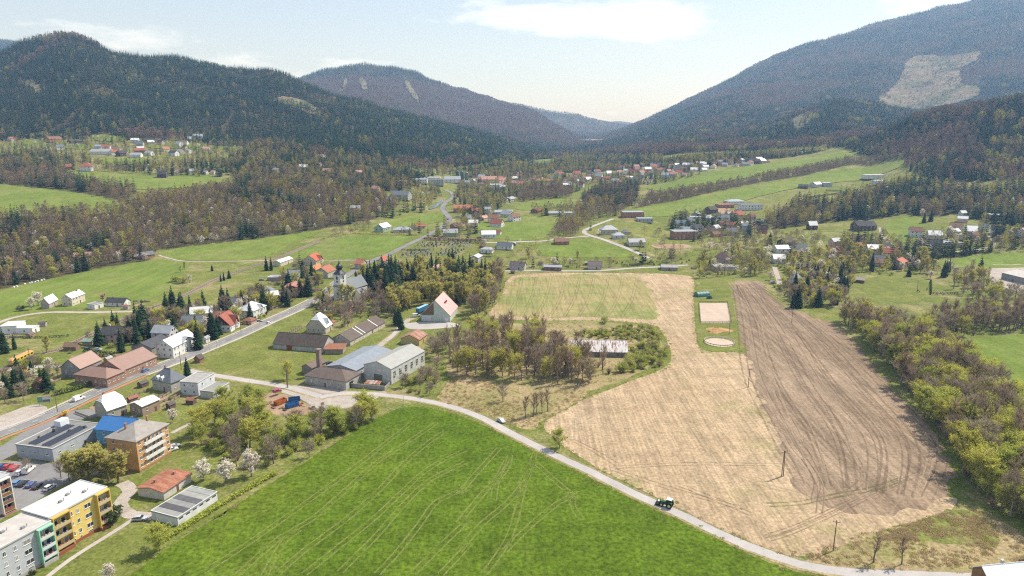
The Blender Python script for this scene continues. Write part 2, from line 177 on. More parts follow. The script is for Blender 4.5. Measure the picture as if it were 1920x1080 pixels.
('cemetery_ground','rough_green',0.05,0.3,[(-105,624.2),(-89.3,664.6),(-41.1,649.3),(-35.4,639.4),(-48.3,608),(-76.8,604.3)]),
('mountain_clearcut','clearcut',0.35,6,[(1417.9,2765.3),(1690.5,3092.4),(1851.3,3360.9),(1955.1,3417.4),(1996.9,3197.4),(2070.4,3177),(1972.2,3036.8),(1896.6,3025.4),(1721.9,2730.2),(1749.2,2677.8),(1705,2573.8),(1587.4,2532),(1534.2,2668.7),(1127.5,2130.5)]),
('hill_clearing','clearcut',0.2,4,[(-591.7,1724.6),(-577.8,1805.4),(-538.4,1830.9),(-487.3,1790.3),(-460.1,1725),(-486,1688.5),(-542,1708.4)]),
('hill_clearing','clearcut',0.2,4,[(-1112.3,1614),(-1078.9,1604.4),(-1022,1542.5),(-1012,1510.5),(-1052.2,1557.1),(-1091.5,1585)]),
('ridge_clearing','clearcut',0.22,4,[(815.7,2059.7),(882.5,2112.1),(897.5,2080.9),(772.3,1830.9),(704.3,1743.4)]),
('beech_clearing','clearcut',0.35,4,[(-814.8,3777.8),(-779.1,3769.4),(-709,3493.3),(-736.7,3475.4)]),
('beech_clearing','clearcut',0.35,4,[(-597.6,3927.8),(-566.7,3938.3),(-447.9,3452.4),(-481.2,3449.2)]),
('beech_clearing','clearcut',0.35,4,[(-901.2,3820.4),(-874.8,3791.3),(-814.2,3472.6),(-836.6,3491.1)]),
('river','water',0.12,0.5,[(-107.2,884.7),(-100.3,904.4),(-95.6,958.1),(-99.9,971.6),(-104.6,924.7),(-110.6,896.4)]),
('river_meadow','field_bright',0.08,1,[(52.3,1700.4),(105.3,1956.9),(122.7,1813.2),(85.7,1588.9),(50.2,1549.6)]),
]
ROADS = [
('main_road','asphalt',0.06,6.4,[(-213.4,231.5),(-208.6,243.3),(-205.5,253.2),(-200.3,264.4),(-196,282.3),(-191.6,303.3),(-185.9,321.9),(-177.3,341.9),(-168.4,367.2),(-161.6,388.5),(-155,414.7),(-147,443.1),(-140.8,472.2),(-139.8,499.9),(-138.9,542.6),(-128.2,596.7),(-112.1,628.4),(-92.4,688.4),(-80.1,737.6),(-74.5,778.3),(-75.6,818),(-85.9,865.2),(-92.6,912.7),(-90.4,958.8),(-85.9,1003.6),(-93,1049.5),(-103.3,1073.1)]),
('cycle_path','redpave',0.1,1.8,[(-208.5,229.5),(-203.6,241.5),(-200.6,251.3),(-195.3,262.8),(-190.8,281.1),(-186.5,302),(-180.8,320.3)]),
('pavement','pave',0.1,2,[(-181.4,320),(-172.7,340.1),(-163.8,365.6),(-156.9,387.2),(-150.3,413.4),(-142.2,441.9),(-136,471.2)]),
('pavement','pave',0.1,1.6,[(-217.8,233.3),(-213,244.9),(-209.9,254.9),(-204.8,265.9),(-200.6,283.3),(-196.2,304.5),(-190.3,323.5),(-181.7,343.6),(-172.9,368.7),(-166.1,389.8),(-159.5,415.9),(-151.6,444.2),(-145.4,473.2)]),
('field_lane','lane',0.06,3.7,[(-87.5,291.5),(-78.9,296),(-66.6,296),(-51.2,292.1),(-38.4,287.2),(-25.8,280),(-13.6,269.8),(-2.2,256.2),(8.3,243.8),(17.9,233.2),(26.8,223.9),(35.1,214.4),(42.7,205.7),(50,198.5),(55.5,192.9),(61.8,185.6),(69.1,178.2),(75.1,173.4),(81.2,169.4),(87.6,167),(97.2,165.4),(111.4,164.5),(128.4,163.6),(150.9,162.5)]),
('side_lane','lane',0.055,4,[(-164.4,327.3),(-154.8,322.7),(-139,316.7),(-123.8,310.9),(-106.1,304),(-87.9,292.8)]),
('barn_track','gravel',0.05,3.2,[(-79.7,330.4),(-78,351.4),(-74.2,370.1),(-70.8,385.3),(-68.6,405.2),(-66.4,419.6),(-63.7,424.6)]),
('hamlet_lane','lane',0.05,3,[(-318.6,390.7),(-323.4,414.7),(-320.6,428.4),(-308,438.3),(-281.4,438.3),(-253.7,440.3),(-231.9,444.4),(-218.5,458.6)]),
('station_lane','lane',0.05,4,[(-264.2,322.7),(-252.6,328.8),(-246.6,332),(-231.7,333.6),(-230.1,345.3),(-227.9,355.9)]),
('valley_lane','lane',0.06,5,[(117.7,790.2),(97,757.5),(79.8,724.8),(75.2,702.2),(81.3,682.5),(95.5,649.5),(109.5,625.6),(123.2,605.8)]),
('village_lane','lane',0.06,4,[(-28.4,652.8),(-10.3,652.3),(11.4,656.8),(30.7,659.2),(56,675.9),(78.1,683)]),
('stubble_lane','lane',0.05,3.2,[(-6.8,567.9),(18.2,569.5),(49.8,567.9),(77.2,569.3),(110.4,577.2),(154.6,588.2)]),
('field_track','gravel',0.05,2.4,[(-331.3,629.7),(-314.3,618),(-295.4,608.9),(-262.2,610.4),(-233.8,612.6)]),
('field_track','gravel',0.05,2.4,[(-233.8,612.6),(-196.1,616.6),(-155.6,611.8),(-124.7,603.1)]),
('garden_lane','gravel',0.05,2.6,[(407.4,751.9),(396.3,727),(388.2,705.9),(381.7,672.8),(382.5,653.2)]),
('garden_lane','gravel',0.05,2.6,[(383,598.3),(397.6,594.2),(416.5,587.9),(428,583.5)]),
('garden_lane','gravel',0.05,2.6,[(499,718),(487.2,690.1),(472.1,661),(447.2,648.9),(423.7,643.9)]),
('garden_drive','gravel',0.05,4,[(229.3,584.9),(221,556.6),(209.8,521.3)]),
('hamlet_drive','gravel',0.06,5,[(267.4,858.4),(284.9,877.9),(300.6,903.5),(308.2,923)]),
('footpath','pave',0.06,1.6,[(-127.4,163.1),(-126,171.4),(-123.3,179.6),(-120.5,187.3),(-118.9,192.6)]),
('yard_drive','gravel',0.06,4.5,[(-135.3,214.8),(-129.3,209.4),(-128.2,201),(-121.3,194.7),(-113.2,193.8)]),
('footpath','gravel',0.05,2,[(-137,254.2),(-134.9,260.2),(-133.3,263.9)]),
('railway_bed','ballast',0.1,5.2,[(-257.5,313.8),(-256.8,323.4),(-258.4,332),(-258.6,347),(-251.6,358.7),(-250.2,368.1),(-249.9,400.7),(-248,424.6),(-244.4,454.3),(-239.6,483.2),(-239.3,536.7),(-234.7,565.3),(-226.9,593.5),(-219.9,614.6),(-207.6,655.2),(-196.7,691.6)]),
]
TRACKS = [
('wheat_field','track_pale',1.9,0.55,0.036,[(-85.6,165.8),(-79.2,177.3),(-71.1,194.2),(-62.1,214.2),(-53.8,233.8),(-43.7,259.4),(-41.7,265.4)]),
('wheat_field','track_pale',1.9,0.55,0.036,[(-75.5,165),(-69.5,182.6),(-63.8,190.7),(-57.3,207.1),(-49.7,229.6),(-39.3,248.7),(-31.2,264.6)]),
('wheat_field','track_pale',1.9,0.55,0.036,[(-68,164.6),(-67.8,180.8),(-65.3,186.4)]),
('wheat_field','track_pale',1.9,0.55,0.036,[(-64.5,165.8),(-60.2,176.4),(-52,192.2),(-44.8,210.6),(-39.2,229.6),(-32.1,247.1),(-26.7,256)]),
('wheat_field','track_pale',1.9,0.55,0.036,[(-57.3,165),(-51.1,177.3),(-43.6,192.2),(-37.2,208.3),(-29.6,225.6),(-17.7,239.6)]),
('wheat_field','track_pale',1.9,0.55,0.036,[(-37.2,165),(-32.7,176.4),(-28.7,189.2),(-24.6,202.7),(-15.7,210.6)]),
('wheat_field','track_pale',1.9,0.55,0.036,[(-27.4,165),(-21.4,177.3),(-13.4,192.2)]),
('wheat_field','track_pale',1.9,0.55,0.036,[(-19.6,165),(-12.6,179)]),
('wheat_field','track_pale',1.9,0.55,0.036,[(-47.7,165.8),(-40.8,183.6),(-35.8,199.4),(-28.6,216.6),(-17,229.6)]),
('wheat_field','track_pale',1.9,0.55,0.036,[(-17.9,207.1),(-12.1,223),(-4.8,241)]),
('wheat_field','track_pale',1.9,0.55,0.036,[(-15.5,175.6),(-9.4,189.2),(-2.3,200.5),(3,211.8),(6.4,224.3),(8.7,236.6)]),
('wheat_field','track_pale',1.9,0.55,0.036,[(-7.8,165),(-3.1,175.6),(0,186.4),(2.6,202.7),(5,219.1),(8.3,232.4)]),
('wheat_field','track_pale',1.9,0.55,0.036,[(-16.6,190.2),(-9,209.4),(-2.5,223),(-0.7,235.2)]),
('wheat_field','track_pale',1.9,0.55,0.036,[(-6.1,202.7),(-5.3,216.6),(-2,231)]),
('wheat_field','track_pale',1.9,0.55,0.036,[(-2.1,175.6),(5.5,188.3),(15.1,201.6),(20.9,207.1)]),
('wheat_field','track_pale',1.9,0.55,0.036,[(20.8,206),(16,214.2),(9.1,228.3)]),
('wheat_field','track_pale',1.9,0.55,0.036,[(21.8,192.2),(19.7,200.5),(21.1,209.4)]),
('stubble_field','track_dark',1.9,0.5,0.032,[(24.4,247.1),(30.6,239.6),(38.8,226.9)]),
('stubble_field','track_dark',1.9,0.5,0.032,[(36.5,224.3),(49.2,214.2),(59.7,207.1),(74.7,198.4)]),
('stubble_field','track_dark',1.9,0.5,0.032,[(36.7,225.6),(65,228.3),(97.3,227.6)]),
('stubble_field','track_dark',1.9,0.5,0.032,[(57,213.6),(65.3,206),(75.9,195.2)]),
('stubble_field','track_green',2,0.7,0.052,[(83.5,200.5),(94.2,201.5),(100.2,203.4),(112.6,207.4),(125.4,211.5),(137.6,218)]),
('stubble_field','track_dark',1.9,0.45,0.056,[(76.5,181.2),(85.2,185.3),(101.6,194.9),(120,206.4),(135.3,215.8),(145.1,221.4),(150.7,228.4),(154.7,241),(156,252.1)]),
('stubble_field','track_dark',1.9,0.45,0.056,[(77.1,182.8),(89,188.7),(103.9,197.7),(124.8,210.5)]),
('stubble_field','track_dark',1.9,0.45,0.056,[(97.6,194.9),(105.4,211.5),(108.2,228.4),(108.5,243.7),(113.7,272.1)]),
('stubble_field','track_dark',1.9,0.45,0.056,[(99.7,203.4),(106.1,215.8),(108.5,232.1)]),
('stubble_field','track_dark',1.9,0.45,0.056,[(105.3,205.4),(114.6,209.4),(122.6,216.9),(126,224.8),(129.2,238.4),(134.3,262.5),(139.3,282.3)]),
('stubble_field','track_tan',1.9,0.6,0.055,[(98.1,194.9),(107.7,218),(110.6,237.1),(114.7,261),(119.7,282.3)]),
('stubble_field','track_tan',1.9,0.6,0.055,[(137.6,218),(133.8,206.4),(133.7,204.4)]),
('stubble_field','track_tan',1.9,0.6,0.055,[(137.1,199.5),(140.2,194),(146.7,193.1)]),
('stubble_field','track_tan',1.9,0.6,0.055,[(87.9,212.6),(96.6,207.4),(102.2,204.4)]),
('stubble_field','track_tan',1.9,0.6,0.055,[(129.6,207.4),(125.8,199.5),(117.3,190.4)]),
('ploughed_field','track_dark',3.2,0.9,0.058,[(173.9,519.5),(145.6,419.6),(117.2,322.7),(106.5,260.2),(99.8,214.8)]),
('ploughed_field','track_tan',1.9,0.55,0.060000000000000005,[(172.5,519.5),(149.3,418.9),(122.5,320.8),(110.9,258.9),(102.6,214)]),
('ploughed_field','track_dark',3.2,0.55,0.062,[(177.4,519.5),(153.1,418.2),(125,318.9),(114.8,257.7),(106.1,213.2)]),
('ploughed_field','track_dark',1.9,0.9,0.058,[(176,519.5),(155.1,417.5),(130.1,317.1),(120.3,256.4),(108.5,212.5)]),
('ploughed_field','track_tan',3.2,0.55,0.060000000000000005,[(177.5,519.5),(157,416.8),(134.4,315.2),(123.5,255.2),(110.3,211.7)]),
('ploughed_field','track_dark',1.9,0.55,0.062,[(180.7,519.5),(162.5,416.1),(139.7,313.4),(129.4,253.9),(114.3,210.9)]),
('ploughed_field','track_dark',3.2,0.9,0.058,[(183,519.5),(166.2,415.4),(143,311.6),(132.2,252.7),(115.7,210.2)]),
('ploughed_field','track_tan',1.9,0.55,0.060000000000000005,[(182.5,519.5),(167.3,414.7),(147.6,309.9),(135.9,251.5),(119.4,209.4)]),
('ploughed_field','track_dark',3.2,0.55,0.062,[(183.7,519.5),(173.3,414),(150.3,308.1),(141.3,250.3),(121.3,208.7)]),
('ploughed_field','track_dark',1.9,0.9,0.058,[(186.2,519.5),(174.7,413.3),(154.4,306.4),(145.7,249.1),(123.8,208)]),
('ploughed_field','track_tan',3.2,0.55,0.060000000000000005,[(188.2,519.5),(178.2,412.7),(159.5,304.6),(148.4,247.9),(128,207.2)]),
('ploughed_field','track_dark',1.9,0.55,0.062,[(189.3,519.5),(181.9,412),(164.3,302.9),(152.9,246.8),(130.1,206.5)]),
('ploughed_field','track_dark',3.2,0.9,0.058,[(190.9,519.5),(185.6,411.3),(167.6,301.3),(156.2,245.6),(131.9,205.8)]),
('ploughed_field','track_tan',1.9,0.55,0.060000000000000005,[(191.6,519.5),(188.9,410.6),(171.5,299.6),(161.6,244.4),(134.8,205)]),
('ploughed_field','track_dark',3.2,0.55,0.062,[(192.5,519.5),(192.3,409.9),(175.3,297.9),(165.7,243.3),(137.6,204.3)]),
('ploughed_field','track_tan',2.2,0.9,0.064,[(157.2,416.9),(134.9,344.8),(122.4,295.2),(114.5,257.2),(111.1,227.2)]),
('ploughed_field','track_tan',2.2,0.9,0.064,[(159.3,358),(147.9,307.6),(141.2,272.9),(130.1,236.5)]),
('ploughed_field','track_dark',2.2,0.6,0.064,[(172.2,530.5),(167.8,497),(169.4,467.3),(181.4,451),(184.2,430.9)]),
('ploughed_field','track_dark',2.2,0.6,0.064,[(188.6,509.9),(177.2,461.7),(167.6,408)]),
('green_stubble','track_green',1.9,0.4,0.052,[(-3.5,427.2),(3.4,475.3),(8.3,546.6)]),
('green_stubble','track_dark',1.9,0.4,0.052,[(5.9,427.2),(13.8,475.3),(20.1,546.6)]),
('green_stubble','track_green',1.9,0.4,0.052,[(15.2,427.2),(24.1,475.3),(31.9,546.6)]),
('green_stubble','track_dark',1.9,0.4,0.052,[(24.6,427.2),(34.5,475.3),(43.7,546.6)]),
('green_stubble','track_green',1.9,0.4,0.052,[(33.9,427.2),(44.8,475.3),(55.5,546.6)]),
('green_stubble','track_dark',1.9,0.4,0.052,[(43.3,427.2),(55.1,475.3),(67.3,546.6)]),
('green_stubble','track_green',1.9,0.4,0.052,[(52.6,427.2),(65.5,475.3),(79.1,546.6)]),
('green_stubble','track_dark',1.9,0.4,0.052,[(62,427.2),(75.8,475.3),(90.9,546.6)]),
('green_stubble','track_green',1.9,0.4,0.052,[(71.3,427.2),(86.2,475.3),(102.7,546.6)]),
]
HOUSES = [
{'key':'orange','name':'apartment_block','label':'orange four-storey apartment block with grey hipped roof and white balconies','cat':'apartment block','x':-136.9,'y':231,'rz':1.2988,'L':15.3,'W':13.1,'h':11.9,'rise':3.4,'wallc':(0.6,0.34,0.14),'roofc':(0.36,0.33,0.3),'roof':'hip','rstyle':'tile','win':0,'ov':0.5,'chimney':2,'floors':4},
{'key':'blue','name':'hall','label':'blue building with bright blue metal roof behind the orange block','cat':'building','x':-153.3,'y':248.4,'rz':-0.1974,'L':14.3,'W':10.4,'h':6.3,'rise':3.2,'wallc':(0.14,0.33,0.5),'roofc':(0.045,0.17,0.42),'rstyle':'metal','win':0.5,'chimney':0,'roof_dirt':0.1},
{'key':'solar','name':'flat_building','label':'low grey flat-roofed building carrying solar panels','cat':'building','x':-173.9,'y':242.7,'rz':1.3366,'L':22.4,'W':16.5,'h':4.9,'rise':0.3,'wallc':(0.4,0.43,0.46),'roofc':(0.23,0.225,0.215),'roof':'flat','rstyle':'flat','win':0.55,'chimney':0,'winw':1.4,'winh':0.8},
{'key':'wh1','name':'house','label':'house with steep white metal roof between the main road and the blue roof','cat':'house','x':-171.6,'y':272.4,'rz':1.0366,'L':8.2,'W':9.4,'h':4.6,'rise':5,'wallc':(0.42,0.38,0.31),'roofc':RWHITE,'roof':'half','rstyle':'metal','roof_dirt':0.1},
{'key':'wh2','name':'house','label':'small brown two-storey house with shallow white roof behind the orange block','cat':'house','x':-158.8,'y':275.7,'rz':1.1751,'L':8.6,'W':7.4,'h':4.6,'rise':1.2,'wallc':(0.33,0.24,0.17),'roofc':RWHITE,'rstyle':'metal','chimney':1,'roof_dirt':0.1},
{'key':'rustlow','name':'shed','label':'low shed with orange-rusty sheet roof beside the orange block','cat':'shed','x':-118.1,'y':210.8,'rz':1.299,'L':12.7,'W':10.4,'h':2.9,'rise':0.9,'wallc':(0.58,0.55,0.5),'roofc':(0.42,0.19,0.13),'rstyle':'rust','win':0.3,'chimney':2,'winw':0.9,'winh':0.7,'gable_win':False},
{'key':'garages','name':'garage_row','label':'row of white garages with grey flat roof beside the green field','cat':'garage','x':-105.1,'y':197.7,'rz':1.2041,'L':16.2,'W':10.8,'h':2.7,'rise':0.2,'wallc':(0.7,0.7,0.68),'roofc':(0.3,0.3,0.285),'roof':'flat','rstyle':'flat','win':0,'chimney':0,'door':False},
{'key':'brownlong','name':'long_building','label':'long brick building with brown metal roof along the main road','cat':'building','x':-194.7,'y':327.2,'rz':1.29,'L':21.6,'W':16.4,'h':4.6,'rise':4.2,'wallc':(0.36,0.22,0.15),'roofc':(0.3,0.19,0.15),'rstyle':'metal','win':1,'chimney':1,'roof_dirt':0.15,'winstep':2.6},
{'key':'brownhip','name':'corner_building','label':'brick building with brown hipped roof at the road end of the long brick building','cat':'building','x':-198.9,'y':311.1,'rz':-0.2875,'L':19.4,'W':10.5,'h':4.6,'rise':3,'wallc':(0.34,0.2,0.14),'roofc':(0.27,0.165,0.125),'roof':'hip','rstyle':'metal','win':1,'chimney':0,'roof_dirt':0.15,'winstep':2.6},
{'key':'browngab','name':'house','label':'grey-gabled house with tan-brown roof behind the brick corner building','cat':'house','x':-215.6,'y':323.8,'rz':1.389,'L':13.8,'W':10.9,'h':5,'rise':4.2,'wallc':(0.33,0.31,0.3),'roofc':(0.33,0.21,0.165),'rstyle':'metal','win':0.7,'chimney':0,'roof_dirt':0.15},
{'key':'slate','name':'villa','label':'stone villa with dark slate hipped roof and white dormers','cat':'house','x':-161.5,'y':302.8,'rz':-0.4005,'L':12.1,'W':8.3,'h':4.8,'rise':5,'wallc':(0.45,0.42,0.36),'roofc':RSLATE,'roof':'hip','rstyle':'tile','chimney':1,'roof_dirt':0.2},
{'key':'wflat1','name':'house','label':'white cubic house with flat roof beside the slate villa','cat':'house','x':-146.9,'y':300.5,'rz':1.3902,'L':12.8,'W':9,'h':6,'rise':0.2,'wallc':(0.62,0.64,0.66),'roofc':(0.36,0.35,0.33),'roof':'flat','rstyle':'flat','win':0.7,'chimney':0},
{'key':'wflat2','name':'annex','label':'low grey annex with flat roof in front of the white cubic house','cat':'building','x':-137.1,'y':296,'rz':1.3215,'L':11.4,'W':6.9,'h':3.1,'rise':0.2,'wallc':(0.52,0.53,0.52),'roofc':(0.3,0.3,0.27),'roof':'flat','rstyle':'flat','win':0.6,'chimney':0},
{'key':'pension','name':'guest_house','label':'large white guest house with pale grey roof beside the main road','cat':'house','x':-183.5,'y':356.1,'rz':1.4121,'L':20.3,'W':10.1,'h':6.2,'rise':3.6,'wallc':WHITE,'roofc':(0.66,0.67,0.67),'rstyle':'metal','chimney':1,'win':1,'roof_dirt':0.1},
{'key':'darklong','name':'outbuilding','label':'dark grey outbuilding behind the white guest house','cat':'building','x':-200.9,'y':363.2,'rz':1.3854,'L':16.3,'W':12.4,'h':2.8,'rise':2.6,'wallc':(0.26,0.25,0.24),'roofc':RDARK,'rstyle':'metal','win':0.4,'chimney':0},
{'key':'redgable','name':'house','label':'white house with dark-brown gable and red tiled roof beside the road','cat':'house','x':-174.6,'y':399.4,'rz':1.5139,'L':12.3,'W':12.3,'h':4.2,'rise':6,'wallc':WHITE,'roofc':RRED,'chimney':1,'gablec':(0.09,0.045,0.03)},
{'key':'whitehip','name':'house','label':'white villa with pale grey hipped roof beside the road','cat':'house','x':-169.6,'y':429.3,'rz':1.3409,'L':14.5,'W':12.2,'h':5.4,'rise':4.2,'wallc':(0.66,0.66,0.6),'roofc':(0.58,0.59,0.59),'roof':'hip','rstyle':'metal','chimney':2,'roof_dirt':0.15},
{'key':'darkbung','name':'bungalow','label':'red-brown bungalow with black roof behind the pale villa','cat':'house','x':-172.3,'y':455.8,'rz':-0.4022,'L':14.6,'W':6.5,'h':3.2,'rise':4,'wallc':(0.36,0.13,0.07),'roofc':RDARK,'chimney':1},
{'key':'redgarage','name':'garage','label':'small garage with red-brown hipped roof next to the red-roofed house','cat':'garage','x':-164.4,'y':411.8,'rz':-0.2648,'L':6.1,'W':5.4,'h':2.4,'rise':1.7,'wallc':(0.45,0.3,0.22),'roofc':(0.3,0.14,0.1),'roof':'hip','win':0.4,'chimney':0},
{'key':'redshed','name':'shed','label':'shed with pinkish red roof behind the red-roofed house','cat':'shed','x':-190.2,'y':407.4,'rz':1.3204,'L':4.4,'W':5.2,'h':2.8,'rise':2.6,'wallc':(0.5,0.42,0.34),'roofc':(0.46,0.19,0.14),'chimney':0,'win':0.5},
{'key':'whiteshed','name':'shed','label':'brown shed with white lean-to roof among the spruces','cat':'shed','x':-208.9,'y':396.2,'rz':1.5586,'L':8.2,'W':4.8,'h':2.6,'rise':0.9,'wallc':(0.22,0.12,0.08),'roofc':RWHITE,'rstyle':'metal','chimney':0,'win':0},
{'key':'whiteout','name':'outbuilding','label':'small white outbuilding below the dark roadside spruce','cat':'building','x':-174.9,'y':373.2,'rz':1.4204,'L':3.3,'W':2.2,'h':2.9,'rise':0.8,'wallc':WHITE,'roofc':(0.4,0.41,0.43),'chimney':0,'win':0.5},
{'key':'shelter','name':'bus_shelter','label':'wooden bus shelter with dark gable roof at the roadside','cat':'shelter','x':-164.3,'y':340.2,'rz':1.333,'L':3.4,'W':3.3,'h':2.3,'rise':1.5,'wallc':(0.3,0.15,0.09),'roofc':(0.13,0.11,0.1),'chimney':0,'win':0},
{'key':'barnA','name':'barn','label':'long whitewashed barn with dark brown roof in the green paddock','cat':'barn','x':-116.3,'y':364.4,'rz':-0.2162,'L':30.3,'W':12.7,'h':3.1,'rise':4.6,'wallc':(0.5,0.49,0.46),'roofc':RDBROWN,'chimney':0,'win':0,'wall_dirt':0.5},
{'key':'barnB','name':'barn','label':'long narrow barn with dark roof crossed by white strips','cat':'barn','x':-90.7,'y':387.6,'rz':1.263,'L':40.9,'W':12.6,'h':3,'rise':3.4,'wallc':(0.55,0.5,0.42),'roofc':(0.155,0.125,0.105),'chimney':0,'win':0.35,'wall_dirt':0.4},
{'key':'rustshed','name':'shed','label':'low shed with rusty roof joining the two long barns','cat':'shed','x':-96.7,'y':356.4,'rz':0,'L':9.9,'W':8.2,'h':2.7,'rise':0.5,'wallc':(0.33,0.27,0.22),'roofc':(0.3,0.15,0.1),'rstyle':'rust','roof':'mono','chimney':0,'win':0},
{'key':'whroof','name':'farmhouse','label':'farmhouse with steep half-hipped white roof in the paddock','cat':'house','x':-116.2,'y':395.1,'rz':1.3909,'L':8.9,'W':12.3,'h':4,'rise':7.2,'wallc':(0.5,0.45,0.36),'roofc':RWHITE,'roof':'half','rstyle':'metal','chimney':1,'roof_dirt':0.1},
{'key':'hall','name':'workshop_hall','label':'large pale concrete workshop hall with grey gable roof','cat':'hall','x':-58.5,'y':324.2,'rz':1.1342,'L':29.8,'W':15.8,'h':7.8,'rise':2.7,'wallc':(0.6,0.6,0.57),'roofc':(0.36,0.36,0.33),'rstyle':'metal','chimney':0,'win':0,'ov':0.3,'roof_dirt':0.15,'wall_dirt':0.4},
{'key':'bluehall','name':'workshop_hall','label':'low workshop hall with blue-grey metal roof beside the pale hall','cat':'hall','x':-77.5,'y':330.7,'rz':1.192,'L':32.7,'W':17.1,'h':5.2,'rise':1.8,'wallc':(0.45,0.44,0.42),'roofc':(0.26,0.29,0.33),'rstyle':'metal','chimney':0,'win':0.3,'roof_dirt':0.25},
{'key':'lbuild','name':'boiler_house','label':'concrete boiler house with brown hipped roof and brick stack','cat':'building','x':-86.2,'y':309.8,'rz':-0.3628,'L':23.1,'W':12.4,'h':4.3,'rise':3.2,'wallc':(0.46,0.44,0.4),'roofc':(0.175,0.135,0.115),'roof':'hip','chimney':0,'win':0.45,'wall_dirt':0.45,'winw':0.8,'winh':1.3},
{'key':'lwing','name':'boiler_wing','label':'low brown-roofed wing with open front on the boiler house','cat':'building','x':-100,'y':326.7,'rz':1.1479,'L':11,'W':6.1,'h':3.6,'rise':1.6,'wallc':(0.3,0.27,0.24),'roofc':(0.2,0.15,0.125),'chimney':0,'win':0},
{'key':'rustyel','name':'shed','label':'yellow-walled shed with patched rusty roof above the pale hall','cat':'shed','x':-56.1,'y':374.2,'rz':1.2852,'L':11.4,'W':11.3,'h':3.4,'rise':2.4,'wallc':(0.5,0.4,0.18),'roofc':(0.42,0.27,0.22),'rstyle':'rust','chimney':0,'win':0.3},
{'key':'bigred','name':'fire_station','label':'big pale-green gabled hall with half red, half pink roof','cat':'hall','x':-46.9,'y':427.4,'rz':1.4405,'L':23.1,'W':18.7,'h':4.4,'rise':9.4,'wallc':(0.5,0.56,0.48),'roofc':(0.6,0.36,0.33),'rstyle':'metal','chimney':0,'win':0,'roof_dirt':0.1},
{'key':'ruin','name':'ruined_barn','label':'ruined long barn with rust-streaked white roof in the copse','cat':'barn','x':46.8,'y':354.3,'rz':-0.0593,'L':30.4,'W':12.8,'h':3,'rise':4.2,'wallc':(0.28,0.25,0.22),'roofc':(0.66,0.64,0.62),'rstyle':'rust','roof_dirt':0.1,'chimney':0,'win':0.3,'wall_dirt':0.5,'frame':(0.1,0.08,0.07)},
{'key':'corner','name':'timber_house','label':'timber house with ribbed white roof at the lane end','cat':'house','x':136.4,'y':161.6,'rz':0.1361,'L':22.1,'W':5.8,'h':3.6,'rise':2.4,'wallc':(0.3,0.17,0.09),'roofc':(0.74,0.75,0.77),'rstyle':'metal','chimney':1,'win':0.5,'roof_dirt':0.05},
{'key':'l1','name':'house','label':'house with white roof and red-brown annex below the blossom trees','cat':'house','x':-317.1,'y':453.1,'rz':1.7265,'L':12.2,'W':4.9,'h':3.9,'rise':3.6,'wallc':(0.4,0.34,0.3),'roofc':RWHITE,'rstyle':'metal','chimney':0,'roof_dirt':0.05},
{'key':'l2','name':'long_house','label':'long beige two-storey house with white roof in the left hamlet','cat':'house','x':-305.7,'y':461.4,'rz':1.5497,'L':14.2,'W':7.1,'h':5.6,'rise':2.6,'wallc':CREAM,'roofc':RWHITE,'rstyle':'metal','chimney':2,'roof_dirt':0.05},
{'key':'l3','name':'bungalow','label':'long white bungalow with black roof beside the field track','cat':'house','x':-272.3,'y':456.5,'rz':-0.1122,'L':14.3,'W':6.3,'h':3,'rise':2.2,'wallc':WHITE,'roofc':RDARK,'chimney':1},
{'key':'l4','name':'garage','label':'white flat-roofed double garage beside the black-roofed bungalow','cat':'garage','x':-283.6,'y':449.6,'rz':1.2713,'L':7.1,'W':6.4,'h':3,'rise':0.2,'wallc':WHITE,'roofc':(0.26,0.25,0.26),'roof':'flat','rstyle':'flat','chimney':0,'win':0.4},
{'key':'l5','name':'modern_house','label':'modern white cubic house with flat roof by the dark spruces','cat':'house','x':-300.5,'y':394.7,'rz':1.7969,'L':11.6,'W':9,'h':4.6,'rise':0.2,'wallc':(0.78,0.78,0.77),'roofc':(0.72,0.72,0.72),'roof':'flat','rstyle':'flat','chimney':0,'win':0.4},
{'key':'l6','name':'modern_annex','label':'low white cubic annex of the modern house beside the round lawn','cat':'house','x':-290.6,'y':392.9,'rz':1.5708,'L':6.5,'W':9.9,'h':3.1,'rise':0.2,'wallc':(0.78,0.78,0.77),'roofc':(0.74,0.74,0.74),'roof':'flat','rstyle':'flat','chimney':0,'win':0.4},
{'key':'l7','name':'shed','label':'old brown-roofed shed beside the railway','cat':'shed','x':-243.4,'y':360,'rz':0,'L':6.8,'W':4.3,'h':2.4,'rise':1.5,'wallc':(0.24,0.17,0.12),'roofc':(0.24,0.16,0.11),'chimney':0,'win':0},
{'key':'l8','name':'shed','label':'small shed with green roof beside the railway','cat':'shed','x':-239.6,'y':369.2,'rz':0,'L':5.2,'W':3.6,'h':2.4,'rise':1,'wallc':(0.4,0.3,0.24),'roofc':(0.25,0.36,0.28),'chimney':0,'win':0},
{'key':'l9','name':'garden_hut','label':'small brick hut with orange roof in the lawn below the grey gable','cat':'shed','x':-222.4,'y':303.6,'rz':1.6036,'L':6.1,'W':5.4,'h':2.5,'rise':1.8,'wallc':(0.34,0.2,0.14),'roofc':(0.5,0.2,0.12),'chimney':0,'win':0.4},
{'key':'k1','name':'storehouse','label':'long storehouse with white roof beside two dark spruces','cat':'building','x':-204.7,'y':599.5,'rz':1.3436,'L':20.4,'W':7.2,'h':3.6,'rise':1.6,'wallc':CREAM,'roofc':RWHITE,'rstyle':'metal','chimney':0,'win':0.7,'roof_dirt':0.05},
{'key':'k2','name':'house','label':'cream house with crossed red roofs below the green field','cat':'house','x':-178.4,'y':602.3,'rz':1.3854,'L':14.5,'W':12.3,'h':4,'rise':4.6,'wallc':(0.62,0.56,0.44),'roofc':(0.5,0.15,0.09),'chimney':1},
